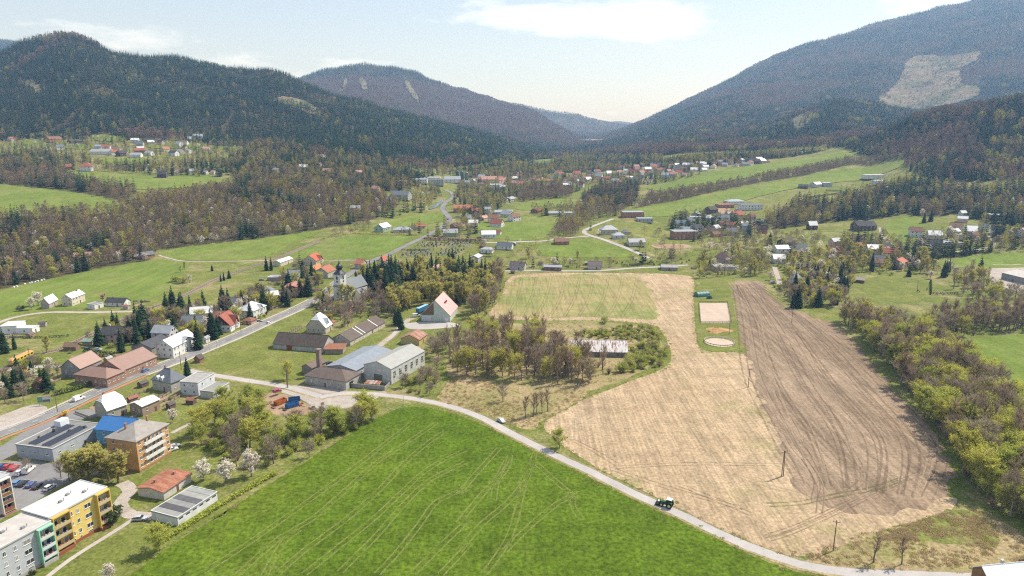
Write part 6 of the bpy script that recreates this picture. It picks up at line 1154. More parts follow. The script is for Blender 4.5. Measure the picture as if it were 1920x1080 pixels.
# ---------------------------------------------------------------- sheets draped on the ground: fields, roads, yards
def rag(poly, step, amp, seed):
    """an uneven edge: subdivide and push each point a little"""
    r = random.Random(seed); out = []
    n = len(poly)
    for i in range(n):
        a = Vector(poly[i]); b = Vector(poly[(i+1) % n]); L = (b-a).length; k = max(1, int(L/step))
        nrm = Vector((-(b-a).y, (b-a).x))/max(L, 1e-6)
        for j in range(k):
            p = a.lerp(b, j/k)
            if j or True: p = p+nrm*r.uniform(-amp, amp)
            out.append((p.x, p.y))
    return out
SHEET_K = [0]
def smooth_poly(poly, it=1):
    for _ in range(it):
        q = []
        n = len(poly)
        for i in range(n):
            a = poly[i]; b = poly[(i+1) % n]
            q.append((a[0]*.78+b[0]*.22, a[1]*.78+b[1]*.22)); q.append((a[0]*.22+b[0]*.78, a[1]*.22+b[1]*.78))
        poly = q
    return poly
def drape(name, poly, mat, off, parent=None, step=None, grid=None):
    SHEET_K[0] += 1
    P = [Vector(p) for p in poly]
    xs = [p.x for p in P]; ys = [p.y for p in P]; y0 = min(ys)
    k = len(P); edges = [(i, (i+1) % k) for i in range(k)]
    pts = list(P)
    far = max(ys) > 540
    if far:
        g = grid or max(6, max((max(xs)-min(xs)), (max(ys)-y0))/60)
        X, Y = np.meshgrid(np.arange(min(xs)+g/2, max(xs), g), np.arange(y0+g/2, max(ys), g))
        ins = inpoly(X, Y, [(p.x, p.y) for p in P])
        pts += [Vector((a, b)) for a, b in zip(X[ins], Y[ins])]
    ov, oe, of, *_ = mgeo.delaunay_2d_cdt(pts, edges, [], 1, 1e-4)
    xy = np.array([(v.x, v.y) for v in ov]); z = terrain_z(HZ, xy[:, 0], xy[:, 1])+off*(1+np.maximum(xy[:, 1]-540, 0)/540*6)
    vs = [(float(a), float(b), float(c)) for (a, b), c in zip(xy, z)]
    fs = []
    for f in of:
        a, b, c = [ov[i] for i in f[:3]]
        fs.append(tuple(f) if (b-a).cross(c-a) > 0 else tuple(reversed(f)))
    o = mesh_obj(name, vs, fs, mat, parent)
    return o
def catmull(pts, sub):
    out = []
    n = len(pts)
    for i in range(n-1):
        p0 = pts[max(i-1, 0)]; p1 = pts[i]; p2 = pts[i+1]; p3 = pts[min(i+2, n-1)]
        k = max(1, int(math.dist(p1, p2)/sub))
        for j in range(k):
            t = j/k
            out.append(tuple(.5*((2*p1[q])+(-p0[q]+p2[q])*t+(2*p0[q]-5*p1[q]+4*p2[q]-p3[q])*t*t+(-p0[q]+3*p1[q]-3*p2[q]+p3[q])*t**3) for q in (0, 1)))
    out.append(tuple(pts[-1])); return out
def offset_line(pts, off):
    out = []
    for i, p in enumerate(pts):
        a = pts[max(i-1, 0)]; b = pts[min(i+1, len(pts)-1)]
        dx, dy = b[0]-a[0], b[1]-a[1]; L = math.hypot(dx, dy) or 1
        out.append((p[0]-dy/L*off, p[1]+dx/L*off))
    return out
def ribbon(name, pts, width, mat, off, parent=None, sub=4, ragged=0, thick=0, smoothline=True):
    c = catmull(pts, sub) if smoothline else pts
    r = random.Random(len(pts)*31+int(abs(pts[0][0])*7))
    w = width/2
    L = offset_line(c, w); R = offset_line(c, -w)
    if ragged:
        L = [(x+r.uniform(-ragged, ragged), y+r.uniform(-ragged, ragged)) for x, y in L]; R = [(x+r.uniform(-ragged, ragged), y+r.uniform(-ragged, ragged)) for x, y in R]
    v = []; f = []
    for (a, b) in zip(L, R):
        for (x, y) in (a, b):
            v.append((x, y, tz(x, y)+off*(1+max(y-540, 0)/540*6)))
    for i in range(len(c)-1): f.append((2*i, 2*i+1, 2*i+3, 2*i+2))
    o = mesh_obj(name, v, f, mat, parent)
    if thick:
        md = o.modifiers.new('kerb', 'SOLIDIFY'); md.thickness = thick; md.offset = -1
    return o
for i, (name, mat, off, ragamp, poly) in enumerate(SHEETS):
    step = 3 if min(p[1] for p in poly) < 400 else 8
    q = rag(smooth_poly(poly, 2), step, ragamp, i+3) if ragamp else poly
    SHEET_OBJ = struct(drape(name, q, GM[mat], off))
    if i == 0: WHEAT = SHEET_OBJ
    FIELD_BY = globals().setdefault('FIELD_BY', {}); FIELD_BY.setdefault(name, SHEET_OBJ)
for (name, mat, off, width, pts) in ROADS:
    struct(ribbon(name, pts, width, GM[mat], off, ragged=.12 if mat in ('lane', 'gravel', 'soil') else 0))
for (name, mat, off, width, pts) in ROADS:
    if name in ('field_lane', 'side_lane', 'hamlet_lane', 'barn_track'):
        for s_ in (-1, 1): struct(ribbon('worn_verge', offset_line(catmull(pts, 2), s_*(width/2+.35)), 1.5, GM['track_tan' if s_ > 0 else 'rough_dry'], off-.008, sub=2, ragged=.35, smoothline=False))
# centre line and edge lines of the main road
main_c = catmull(MAIN_ROAD, 3)
def dashes(name, line, width, col, off, on, gap, parent=None):
    mb = MB(); acc = 0
    for a, b in zip(line[:-1], line[1:]):
        if int(acc/(on+gap)) != int((acc+math.dist(a, b))/(on+gap)) or gap == 0:
            dx, dy = b[0]-a[0], b[1]-a[1]; L = math.hypot(dx, dy); nx, ny = -dy/L*width/2, dx/L*width/2
            k = min(1, on/L) if gap else 1
            e = (a[0]+dx*k, a[1]+dy*k); z = off
            mb.add([(a[0]+nx, a[1]+ny, tz(*a)+z), (a[0]-nx, a[1]-ny, tz(*a)+z), (e[0]-nx, e[1]-ny, tz(*e)+z), (e[0]+nx, e[1]+ny, tz(*e)+z)], [(0, 1, 2, 3)])
        acc += math.dist(a, b)
    return mb.build(name, simple((.75, .75, .72), .7), parent)
near_main = [p for p in main_c if p[1] < 640]
for off_, nm, gp in ((0, 'road_centre_line', 6), (3.05, 'road_edge_line', 0), (-3.05, 'road_edge_line', 0)):
    o = dashes(nm, offset_line(near_main, off_), .15, None, .075, 3, gp); struct(o)
# tyre tracks: pairs of wheel marks
for (owner, mat, gauge, w, off, pts) in TRACKS:
    par = FIELD_BY.get(owner)
    c = catmull(pts, 4)
    for s in ((-gauge/2, gauge/2) if gauge else (0,)):
        ribbon('tyre_track', offset_line(c, s), w, GM[mat], off, parent=par, sub=4, ragged=w*.18, smoothline=False)

# ---------------------------------------------------------------- plants: prototype meshes
def rot_about(v, axis, ang): return Matrix.Rotation(ang, 3, axis) @ v
def skeleton(seed, h, spread, upright, n_limb, clear=.22):
    """trunk and limbs as lists of (p0, p1, r0, r1); twig anchors as (point, direction)"""
    r = random.Random(seed); segs = []; anchors = []
    p = Vector((0, 0, 0)); d = Vector((r.uniform(-.06, .06), r.uniform(-.06, .06), 1)).normalized()
    R0 = h*.018+.06; nseg = 7; pts = [p]
    for i in range(nseg):
        q = p+d*(h*.92/nseg); segs.append((p, q, R0*(1-i/nseg)**.8+.02, R0*(1-(i+1)/nseg)**.8+.02)); p = q; pts.append(p)
        d = (d+Vector((r.uniform(-.13, .13), r.uniform(-.13, .13), .1))).normalized()
    branches = []
    for k in range(n_limb):
        t = clear+(0.97-clear)*((k+.5)/n_limb)**.9; fi = t*nseg; i = min(int(fi), nseg-1); base = pts[i].lerp(pts[i+1], fi-i)
        az = k*2.4+r.uniform(-.5, .5); lift = upright+r.uniform(-.15, .15)+t*.25
        dd = Vector((math.cos(az), math.sin(az), math.tan(min(1.35, lift)))).normalized()
        prof = math.sin(math.pi*min(1, max(.0, (t-clear)/(1-clear)*.80+.20)))**.7
        L = spread*prof*r.uniform(.75, 1.15)/max(.35, math.hypot(dd.x, dd.y))*.9; L = min(L, h*.55)
        b0 = base; rr = R0*(1-t)*.55+.03
        for s in range(3):
            b1 = b0+dd*(L/3); branches.append((b0, b1, rr*(1-s/3)+.02, rr*(1-(s+1)/3)+.015))
            anchors += [(b0.lerp(b1, u), dd) for u in ((.35, .75) if s == 0 else (.1, .4, .7, 1.0))]
            b0 = b1; dd = (dd+Vector((r.uniform(-.22, .22), r.uniform(-.22, .22), r.uniform(-.02, .25)))).normalized()
    return segs, branches, anchors, r
def make_tree(seed, h, spread, upright, n_limb, leaf=None, leaf_n=0, leaf_s=.3, twig='twig', twig_n=4, twig_w=.055, clear=.22, droop=0.0, fine=3):
    segs, branches, anchors, r = skeleton(seed, h, spread, upright, n_limb, clear)
    tb = MB()
    for a, b, r0, r1 in segs: tb.tube(a, b, r0, r1, 6, cap=False)
    for a, b, r0, r1 in branches: tb.tube(a, b, r0, r1, 4, cap=False)
    cb = MB(); v = cb
    for (p, d) in anchors:
        for _ in range(twig_n):
            t = (d*.6+Vector((r.gauss(0, .55), r.gauss(0, .55), r.gauss(.15-droop, .4)))).normalized(); L = r.uniform(.6, 1.5)*spread*.30
            q = p+t*L; s = t.orthogonal().normalized()*twig_w
            v.add([p-s, p+s, q], [(0, 1, 2)], 0)
            for _ in range(fine):
                b = p.lerp(q, r.uniform(.25, 1)); t2 = (t+Vector((r.gauss(0, .6), r.gauss(0, .6), r.gauss(.1-droop, .45)))).normalized(); q2 = b+t2*L*r.uniform(.3, .7); s2 = t2.cross(Vector((r.gauss(0, 1), r.gauss(0, 1), r.gauss(0, 1)))).normalized()*twig_w*.7
                v.add([b-s2, b+s2, q2], [(0, 1, 2)], 0)
                if leaf:
                    for _ in range(leaf_n):
                        c = b.lerp(q2, r.uniform(.1, 1.1))+Vector((r.gauss(0, .14), r.gauss(0, .14), r.gauss(-droop*.3, .14)))*spread*.3
                        u = Vector((r.gauss(0, 1), r.gauss(0, 1), r.gauss(0, .45))).normalized(); w = u.cross(Vector((r.gauss(0, .45), r.gauss(0, .45), 1))).normalized()
                        sz = leaf_s*r.uniform(.6, 1.3)
                        v.add([c-u*sz, c+w*sz*.6, c+u*sz, c-w*sz*.6], [(0, 1, 2, 3)], 1)
    mats = [LM[twig]]+([LM[leaf]] if leaf else [])
    return tb.me('trunk', LM['bark'], True), cb.me('crown', mats)
def make_spruce(seed, h, rad, whorls=22, per=9, mat='needle'):
    r = random.Random(seed); tb = MB(); tb.tube((0, 0, 0), (0, 0, h*.97), h*.014+.06, .03, 6, cap=False)
    cb = MB()
    for i in range(whorls):
        t = (i+.3)/whorls; z = h*(.06+.93*t); R = rad*((1-t)**.85)*(1-.28*math.exp(-((t)/.09)))+.12
        off = r.uniform(0, 6.28)
        for k in range(per if t < .75 else max(5, per-3)):
            a = off+6.283*k/per+r.uniform(-.25, .25); L = R*r.uniform(.68, 1.14); dr = -L*r.uniform(.22, .42)*(1-t*.8); wd = L*r.uniform(.24, .36)+.12
            c, s = math.cos(a), math.sin(a); zt = r.uniform(-.2, .2)
            p0 = (0, 0, z+.35+zt); tip = (c*L, s*L, z+dr+zt)
            m1 = (c*L*.6-s*wd, s*L*.6+c*wd, z+dr*.62-.12+zt); m2 = (c*L*.6+s*wd, s*L*.6-c*wd, z+dr*.62-.12+zt)
            mid = (c*L*.62, s*L*.62, z+dr*.42+.18+zt)
            cb.add([p0, m1, tip, m2, mid], [(0, 1, 4), (1, 2, 4), (4, 2, 3), (0, 4, 3)])
    top = h*.985; cb.add([(.16, 0, top-.9), (-.1, .14, top-.9), (-.1, -.14, top-.9), (0, 0, h)], [(0, 1, 3), (1, 2, 3), (2, 0, 3)])
    return tb.me('trunk', LM['bark'], True), cb.me('crown', LM[mat])
def make_bush(seed, h, w, mat, n=500, s=.2, stems=14, twig='twig', twig_n=12):
    r = random.Random(seed); tb = MB(); cb = MB()
    for _ in range(stems):
        a = r.uniform(0, 6.28); q = Vector((math.cos(a)*w*r.uniform(.2, .8), math.sin(a)*w*r.uniform(.2, .8), h*r.uniform(.6, 1)))
        tb.tube((q.x*.15, q.y*.15, 0), q, .05, .015, 3, cap=False)
        for _ in range(twig_n):
            b = Vector((q.x*.15, q.y*.15, 0)).lerp(q, r.uniform(.3, 1)); t = Vector((r.gauss(0, .6), r.gauss(0, .6), r.gauss(.5, .4))); e = b+t*h*.25; sd = t.orthogonal().normalized()*.035
            cb.add([b-sd, b+sd, e], [(0, 1, 2)], 0)
    if mat:
        lobes = [(r.uniform(-.55, .55)*w, r.uniform(-.55, .55)*w, h*r.uniform(.35, .75), r.uniform(.3, .5)) for _ in range(7)]
        for _ in range(n):
            lx, ly, lz, lr = r.choice(lobes); d = Vector((r.gauss(0, 1), r.gauss(0, 1), r.gauss(0, 1))).normalized()*(r.random()**.4)
            c = Vector((lx+d.x*lr*w, ly+d.y*lr*w, max(.08, lz+d.z*lr*h*.8)))
            u = Vector((r.gauss(0, 1), r.gauss(0, 1), r.gauss(0, .5))).normalized(); q = u.cross(Vector((r.gauss(0, .5), r.gauss(0, .5), 1))).normalized(); sz = s*r.uniform(.6, 1.4)
            cb.add([c-u*sz, c+q*sz*.6, c+u*sz, c-q*sz*.6], [(0, 1, 2, 3)], 1)
    return tb.me('stem', LM['bark']), cb.me('foliage', [LM[twig]]+([LM[mat]] if mat else []))
SPECIES = {
 'bare': dict(name='bare_tree', cat='tree', words='bare grey-brown tree', protos=[make_tree(s, 11, 4.2, .55, 12, twig_n=5, fine=4) for s in (1, 2, 3)], h=11),
 'alder': dict(name='tall_bare_tree', cat='tree', words='tall slim bare tree', protos=[make_tree(s, 14, 2.6, .85, 13, twig='twigred', twig_n=4, fine=4, clear=.3) for s in (11, 12, 13)], h=14),
 'leaf': dict(name='leafy_tree', cat='tree', words='yellow-green tree in young leaf', protos=[make_tree(s, 11, 4.3, .5, 12, 'leaf', 5, .165, twig_n=3, fine=3, clear=.2) for s in (21, 22, 23)], h=11),
 'willow': dict(name='willow_tree', cat='tree', words='round green willow', protos=[make_tree(s, 10, 4.6, .5, 13, 'willow', 5, .17, twig_n=3, fine=3, clear=.14) for s in (31, 32, 33)], h=10),
 'birch': dict(name='birch_tree', cat='tree', words='olive-gold birch', protos=[make_tree(s, 16, 3.4, .7, 14, 'olive', 5, .185, twig_n=3, fine=3, clear=.16, droop=.25) for s in (41, 42)], h=16),
 'spruce': dict(name='spruce_tree', cat='tree', words='dark green spruce', protos=[make_spruce(s, 18, rr) for s, rr in ((51, 4.2), (52, 4.9), (53, 3.6))], h=18),
 'blossom': dict(name='blossom_tree', cat='tree', words='white blossoming tree', protos=[make_tree(s, 8, 3.0, .6, 11, 'blossom', 5, .16, twig_n=3, fine=3, clear=.18) for s in (61, 62)], h=8),
 'pink': dict(name='pink_tree', cat='tree', words='small pink flowering tree', protos=[make_tree(s, 4, 1.6, .6, 9, 'pink', 3, .18, twig_n=3, fine=2, clear=.25) for s in (71,)], h=4),
 'shrub': dict(name='green_shrub', cat='shrub', words='fresh green shrub', protos=[make_bush(s, 3, 2.4, 'shrub', 700, .17) for s in (81, 82, 83)], h=3),
 'yshrub': dict(name='willow_shrub', cat='shrub', words='yellow-green willow shrub', protos=[make_bush(s, 5, 3.2, 'willow', 1000, .2, 22) for s in (84, 85)], h=5),
 'brush': dict(name='bare_shrub', cat='shrub', words='bare brown shrub', protos=[make_bush(s, 3, 2.2, None, stems=30, twig_n=18, twig='twigred') for s in (86, 87)], h=3),
 'hedge': dict(name='evergreen_shrub', cat='shrub', words='dark evergreen shrub', protos=[make_bush(s, 2.4, 1.7, 'evergreen', 700, .16) for s in (88, 89)], h=2.4),
 'forsythia': dict(name='forsythia_shrub', cat='shrub', words='bright yellow forsythia', protos=[make_bush(90, 2.2, 1.8, 'forsythia', 600, .13)], h=2.2),
}
def part_names(kind): return ('trunk', 'crown') if SPECIES[kind]['cat'] == 'tree' else ('stem', 'foliage')
PLACED = []
def plant(kind, x, y, h=None, label=None, group=None, rnd=None, wf=1.0):
    sp = SPECIES[kind]; r = rnd or RND
    tb, cb = r.choice(sp['protos']); s = (h or sp['h']*r.uniform(.75, 1.15))/sp['h']
    o = thing(sp['name'], label or sp['words'], sp['cat'], x, y, r.uniform(0, 6.28), group, dz=-.05)
    w = s*r.uniform(.88, 1.15)*wf; o.scale = (w, w, s)
    a, b = part_names(kind)
    for nm, me in ((a, tb), (b, cb)):
        c = bpy.data.objects.new(nm, me); link(c); c.parent = o
    PLACED.append((x, y)); return o

# far woods: one object per wood, low-detail trees instanced on points
def lod_bare(seed, h, spread, mat, n=90, s=.8, trunk=True):
    r = random.Random(seed); b = MB(); b.tube((0, 0, 0), (0, 0, h*.7), .2, .06, 3, 0, False)
    for _ in range(n):
        t = r.random()**.8; z = h*(.28+.72*t); R = spread*math.sin(math.pi*min(1, .2+.78*t))**.7*math.sqrt(r.random()); a = r.uniform(0, 6.28)
        c = Vector((math.cos(a)*R, math.sin(a)*R, z)); d = Vector((math.cos(a)*.5+r.gauss(0, .5), math.sin(a)*.5+r.gauss(0, .5), r.uniform(.2, 1))).normalized(); q = d.cross(Vector((r.gauss(0, 1), r.gauss(0, 1), r.gauss(0, 1)))).normalized()
        b.add([c-d*s*.7-q*s*.22, c-d*s*.7+q*s*.22, c+d*s], [(0, 1, 2)], 1)
    return b.me('wood_tree', [LM['farbark'], LM[mat]])
SRC = bpy.data.collections.new('wood_sources')
def src(i, me):
    o = bpy.data.objects.new('wood_source_%02d' % i, me); SRC.objects.link(o)
def lod_spruce(seed, h, rad):
    a, b = make_spruce(seed, h, rad, 9, 6); return b
WOOD_KINDS = {'spruce': [0, 1, 2], 'bare': [3, 4], 'alder': [5, 6], 'leaf': [7, 8], 'birch': [9], 'blossom': [10], 'shrub': [11], 'brush': [12], 'willow': [7, 8], 'yshrub': [11], 'hedge': [11], 'beech': [13, 14]}
WOOD_H = {'spruce': 18, 'bare': 11, 'alder': 14, 'leaf': 11, 'birch': 15, 'blossom': 8, 'shrub': 3, 'brush': 3, 'willow': 11, 'yshrub': 3, 'hedge': 3, 'beech': 16}
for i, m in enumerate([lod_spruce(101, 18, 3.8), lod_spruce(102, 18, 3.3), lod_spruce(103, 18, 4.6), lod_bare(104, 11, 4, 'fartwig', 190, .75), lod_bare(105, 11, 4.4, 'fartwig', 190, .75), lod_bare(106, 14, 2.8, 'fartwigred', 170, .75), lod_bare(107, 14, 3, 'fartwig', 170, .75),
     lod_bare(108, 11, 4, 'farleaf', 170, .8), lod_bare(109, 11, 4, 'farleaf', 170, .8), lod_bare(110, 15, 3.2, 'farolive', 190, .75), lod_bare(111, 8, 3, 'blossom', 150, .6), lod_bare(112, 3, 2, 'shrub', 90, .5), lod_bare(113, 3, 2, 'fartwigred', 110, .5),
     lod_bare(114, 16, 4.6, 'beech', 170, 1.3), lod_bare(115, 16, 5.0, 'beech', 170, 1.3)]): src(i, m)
def wood_group():
    ng = bpy.data.node_groups.new('wood_scatter', 'GeometryNodeTree')
    ng.interface.new_socket('Geometry', in_out='INPUT', socket_type='NodeSocketGeometry'); ng.interface.new_socket('Geometry', in_out='OUTPUT', socket_type='NodeSocketGeometry')
    n, l = ng.nodes, ng.links
    gi = n.new('NodeGroupInput'); go = n.new('NodeGroupOutput'); ip = n.new('GeometryNodeInstanceOnPoints'); ci = n.new('GeometryNodeCollectionInfo')
    ci.inputs['Collection'].default_value = SRC; ci.inputs['Separate Children'].default_value = True; ci.inputs['Reset Children'].default_value = True
    ip.inputs['Pick Instance'].default_value = True
    def attr(nm, ty):
        a = n.new('GeometryNodeInputNamedAttribute'); a.data_type = ty; a.inputs['Name'].default_value = nm; return [q for q in a.outputs if q.enabled and q.name == 'Attribute'][0]
    l.new(gi.outputs[0], ip.inputs['Points']); l.new(ci.outputs[0], ip.inputs['Instance'])
    l.new(attr('kind', 'INT'), ip.inputs['Instance Index']); l.new(attr('turn', 'FLOAT_VECTOR'), ip.inputs['Rotation']); l.new(attr('size', 'FLOAT_VECTOR'), ip.inputs['Scale'])
    l.new(ip.outputs[0], go.inputs[0]); return ng
WG = wood_group()
def wood(name, label, pts):
    """pts: list of (x, y, kind, height)"""
    if not pts: return
    n = len(pts); xy = np.array([(p[0], p[1]) for p in pts]); z = terrain_z(HZ, xy[:, 0], xy[:, 1])-.1
    me = bpy.data.meshes.new(name); me.vertices.add(n); me.vertices.foreach_set('co', np.column_stack([xy, z]).astype(np.float32).ravel())
    k = np.array([RND.choice(WOOD_KINDS[p[2]]) for p in pts], np.int32)
    a = me.attributes.new('kind', 'INT', 'POINT'); a.data.foreach_set('value', k)
    rot = np.zeros((n, 3), np.float32); rot[:, 2] = NPR.uniform(0, 6.28, n); a = me.attributes.new('turn', 'FLOAT_VECTOR', 'POINT'); a.data.foreach_set('vector', rot.ravel())
    s = np.array([p[3]/WOOD_H[p[2]] for p in pts], np.float32); sc = np.column_stack([s*NPR.uniform(.9, 1.2, n), s*NPR.uniform(.9, 1.2, n), s]).astype(np.float32)
    a = me.attributes.new('size', 'FLOAT_VECTOR', 'POINT'); a.data.foreach_set('vector', sc.ravel())
    o = link(bpy.data.objects.new(name, me)); o['kind'] = 'stuff'; o['label'] = label; o['category'] = 'woodland'
    md = o.modifiers.new('scatter', 'NODES'); md.node_group = WG
    return o

# ---------------------------------------------------------------- buildings
FOOTPRINTS = []          # (cx, cy, radius) for keeping trees off
def is_near_building(x, y, pad=0):
    for (a, b, r) in FOOTPRINTS:
        if (x-a)**2+(y-b)**2 < (r+pad)**2: return True
    return False
WIN_CACHE = {}
FRAME_WHITE = (.72, .72, .70)
def window_part(parent, face, u, z, w, h, frame=FRAME_WHITE, detail=True, name='window', proud=.05):
    """face = (origin, along, outward) in the parent's frame; u along the wall to the window's centre"""
    key = (round(w, 1), round(h, 1), frame, detail)
    if key not in WIN_CACHE:
        fb = MB(); t = .09
        if detail:
            for (x0, x1, z0, z1) in ((-w/2, w/2, 0, t), (-w/2, w/2, h-t, h), (-w/2, -w/2+t, t, h-t), (w/2-t, w/2, t, h-t), (-t*.4, t*.4, t, h-t)): fb.box(x0, x1, -proud, .02, z0, z1)
            fb.box(-w/2-.08, w/2+.08, -proud-.10, 0, -.07, 0)
            pb = MB(); pb.add([(-w/2+t, -.012, t), (w/2-t, -.012, t), (w/2-t, -.012, h-t), (-w/2+t, -.012, h-t)], [(0, 1, 2, 3)])
            WIN_CACHE[key] = (fb.me('window', simple(frame, .5)), pb.me('pane', glass()))
        else:
            fb.box(-w/2, w/2, -proud, .02, 0, h, 0); fb.box(-w/2+t, w/2-t, -proud-.01, 0, t, h-t, 1)
            WIN_CACHE[key] = (fb.me('window', [simple(frame, .5), glass()]), None)
    fm, pm = WIN_CACHE[key]
    o, a, nrm = face
    loc = (o[0]+a[0]*u, o[1]+a[1]*u, z); rz = math.atan2(a[1], a[0])
    win = data_obj(name, fm, parent, loc, rz)
    if pm: data_obj('pane', pm, win)
    return win
def faces_of(L, W):
    """the four wall faces: (origin, along, outward, length) with outside on the right hand of along"""
    return [((-L/2, -W/2), (1, 0), (0, -1), L), ((L/2, -W/2), (0, 1), (1, 0), W), ((L/2, W/2), (-1, 0), (0, 1), L), ((-L/2, W/2), (0, -1), (-1, 0), W)]
def visible_faces(root, L, W):
    out = []
    c, s = math.cos(root.rotation_euler.z), math.sin(root.rotation_euler.z)
    for i, (o, a, n, ln) in enumerate(faces_of(L, W)):
        m = (o[0]+a[0]*ln/2, o[1]+a[1]*ln/2); wx = root.location.x+m[0]*c-m[1]*s; wy = root.location.y+m[0]*s+m[1]*c
        nx, ny = n[0]*c-n[1]*s, n[0]*s+n[1]*c
        if -(wx*nx+wy*ny)/math.hypot(wx, wy) > .08: out.append((i, (o, a, n), ln))
    return out
def gable_roof(L, W, h, rise, ov, t=.2, mats=None):
    """two slabs; ridge along x"""
    mb = MB(); sl = rise/(W/2)
    for s in (-1, 1):
        y0, z0 = s*(W/2+ov), h-sl*ov; x0, x1 = -L/2-ov*.8, L/2+ov*.8
        v = [(x0, y0, z0), (x1, y0, z0), (x1, 0, h+rise), (x0, 0, h+rise), (x0, y0, z0+t), (x1, y0, z0+t), (x1, 0, h+rise+t), (x0, 0, h+rise+t)]
        f = [(0, 3, 2, 1), (4, 5, 6, 7), (0, 1, 5, 4), (1, 2, 6, 5), (3, 0, 4, 7)]
        if s == 1: f = [tuple(reversed(q)) for q in f]
        mb.add(v, f)
    return mb
def hip_roof(L, W, h, rise, ov, t=.18, hipf=1.0):
    mb = MB(); a, b = L/2+ov, W/2+ov; r = max(0.0, a-b*hipf); z = h-.02
    v = [(-a, -b, z), (a, -b, z), (a, b, z), (-a, b, z), (-a, -b, z+t), (a, -b, z+t), (a, b, z+t), (-a, b, z+t), (-r, 0, h+rise+t), (r, 0, h+rise+t)]
    mb.add(v, [(3, 2, 1, 0), (0, 1, 5, 4), (1, 2, 6, 5), (2, 3, 7, 6), (3, 0, 4, 7), (4, 5, 9, 8), (6, 7, 8, 9), (5, 6, 9), (7, 4, 8)])
    return mb
def half_hip_roof(L, W, h, rise, ov, t=.2, cut=.45):
    """gable roof with clipped ends"""
    mb = MB(); b = W/2+ov; sl = rise/(W/2); a = L/2+ov*.8; zc = h+rise*(1-cut); yc = W/2*cut; z0 = h-sl*ov; r = a-yc*.9
    for zoff in (0, t):
        pass
    v = [(-a, -b, z0+t), (a, -b, z0+t), (a, -yc, zc+t), (r, 0, h+rise+t), (-r, 0, h+rise+t), (-a, -yc, zc+t), (a, b, z0+t), (-a, b, z0+t), (a, yc, zc+t), (-a, yc, zc+t)]
    mb.add(v, [(0, 1, 2, 3, 4, 5), (6, 7, 9, 4, 3, 8), (2, 8, 3), (9, 5, 4)])
    v2 = [(x, y, z-t) for x, y, z in v]; mb.add(v2, [(5, 4, 3, 2, 1, 0), (8, 3, 4, 9, 7, 6)])
    mb.add([v[0], v[1], v2[1], v2[0]], [(0, 3, 2, 1)]); mb.add([v[6], v[7], v2[7], v2[6]], [(0, 3, 2, 1)])
    return mb
def wall_prism(L, W, h, rise, kind):
    mb = MB(); a, b = L/2, W/2
    if kind == 'gable':
        v = [(-a, -b, -.3), (a, -b, -.3), (a, b, -.3), (-a, b, -.3), (-a, -b, h), (a, -b, h), (a, b, h), (-a, b, h), (-a, 0, h+rise-.03), (a, 0, h+rise-.03)]
        mb.add(v, [(0, 1, 5, 4), (2, 3, 7, 6), (1, 2, 6, 9, 5), (3, 0, 4, 8, 7)])
    elif kind == 'half':
        c = .45; zc = h+rise*(1-c)-.03; yc = b*c
        v = [(-a, -b, -.3), (a, -b, -.3), (a, b, -.3), (-a, b, -.3), (-a, -b, h), (a, -b, h), (a, b, h), (-a, b, h), (-a, -yc, zc), (-a, yc, zc), (a, -yc, zc), (a, yc, zc)]
        mb.add(v, [(0, 1, 5, 4), (2, 3, 7, 6), (1, 2, 6, 11, 10, 5), (3, 0, 4, 8, 9, 7)])
    else: mb.box(-a, a, -b, b, -.3, h)
    return mb
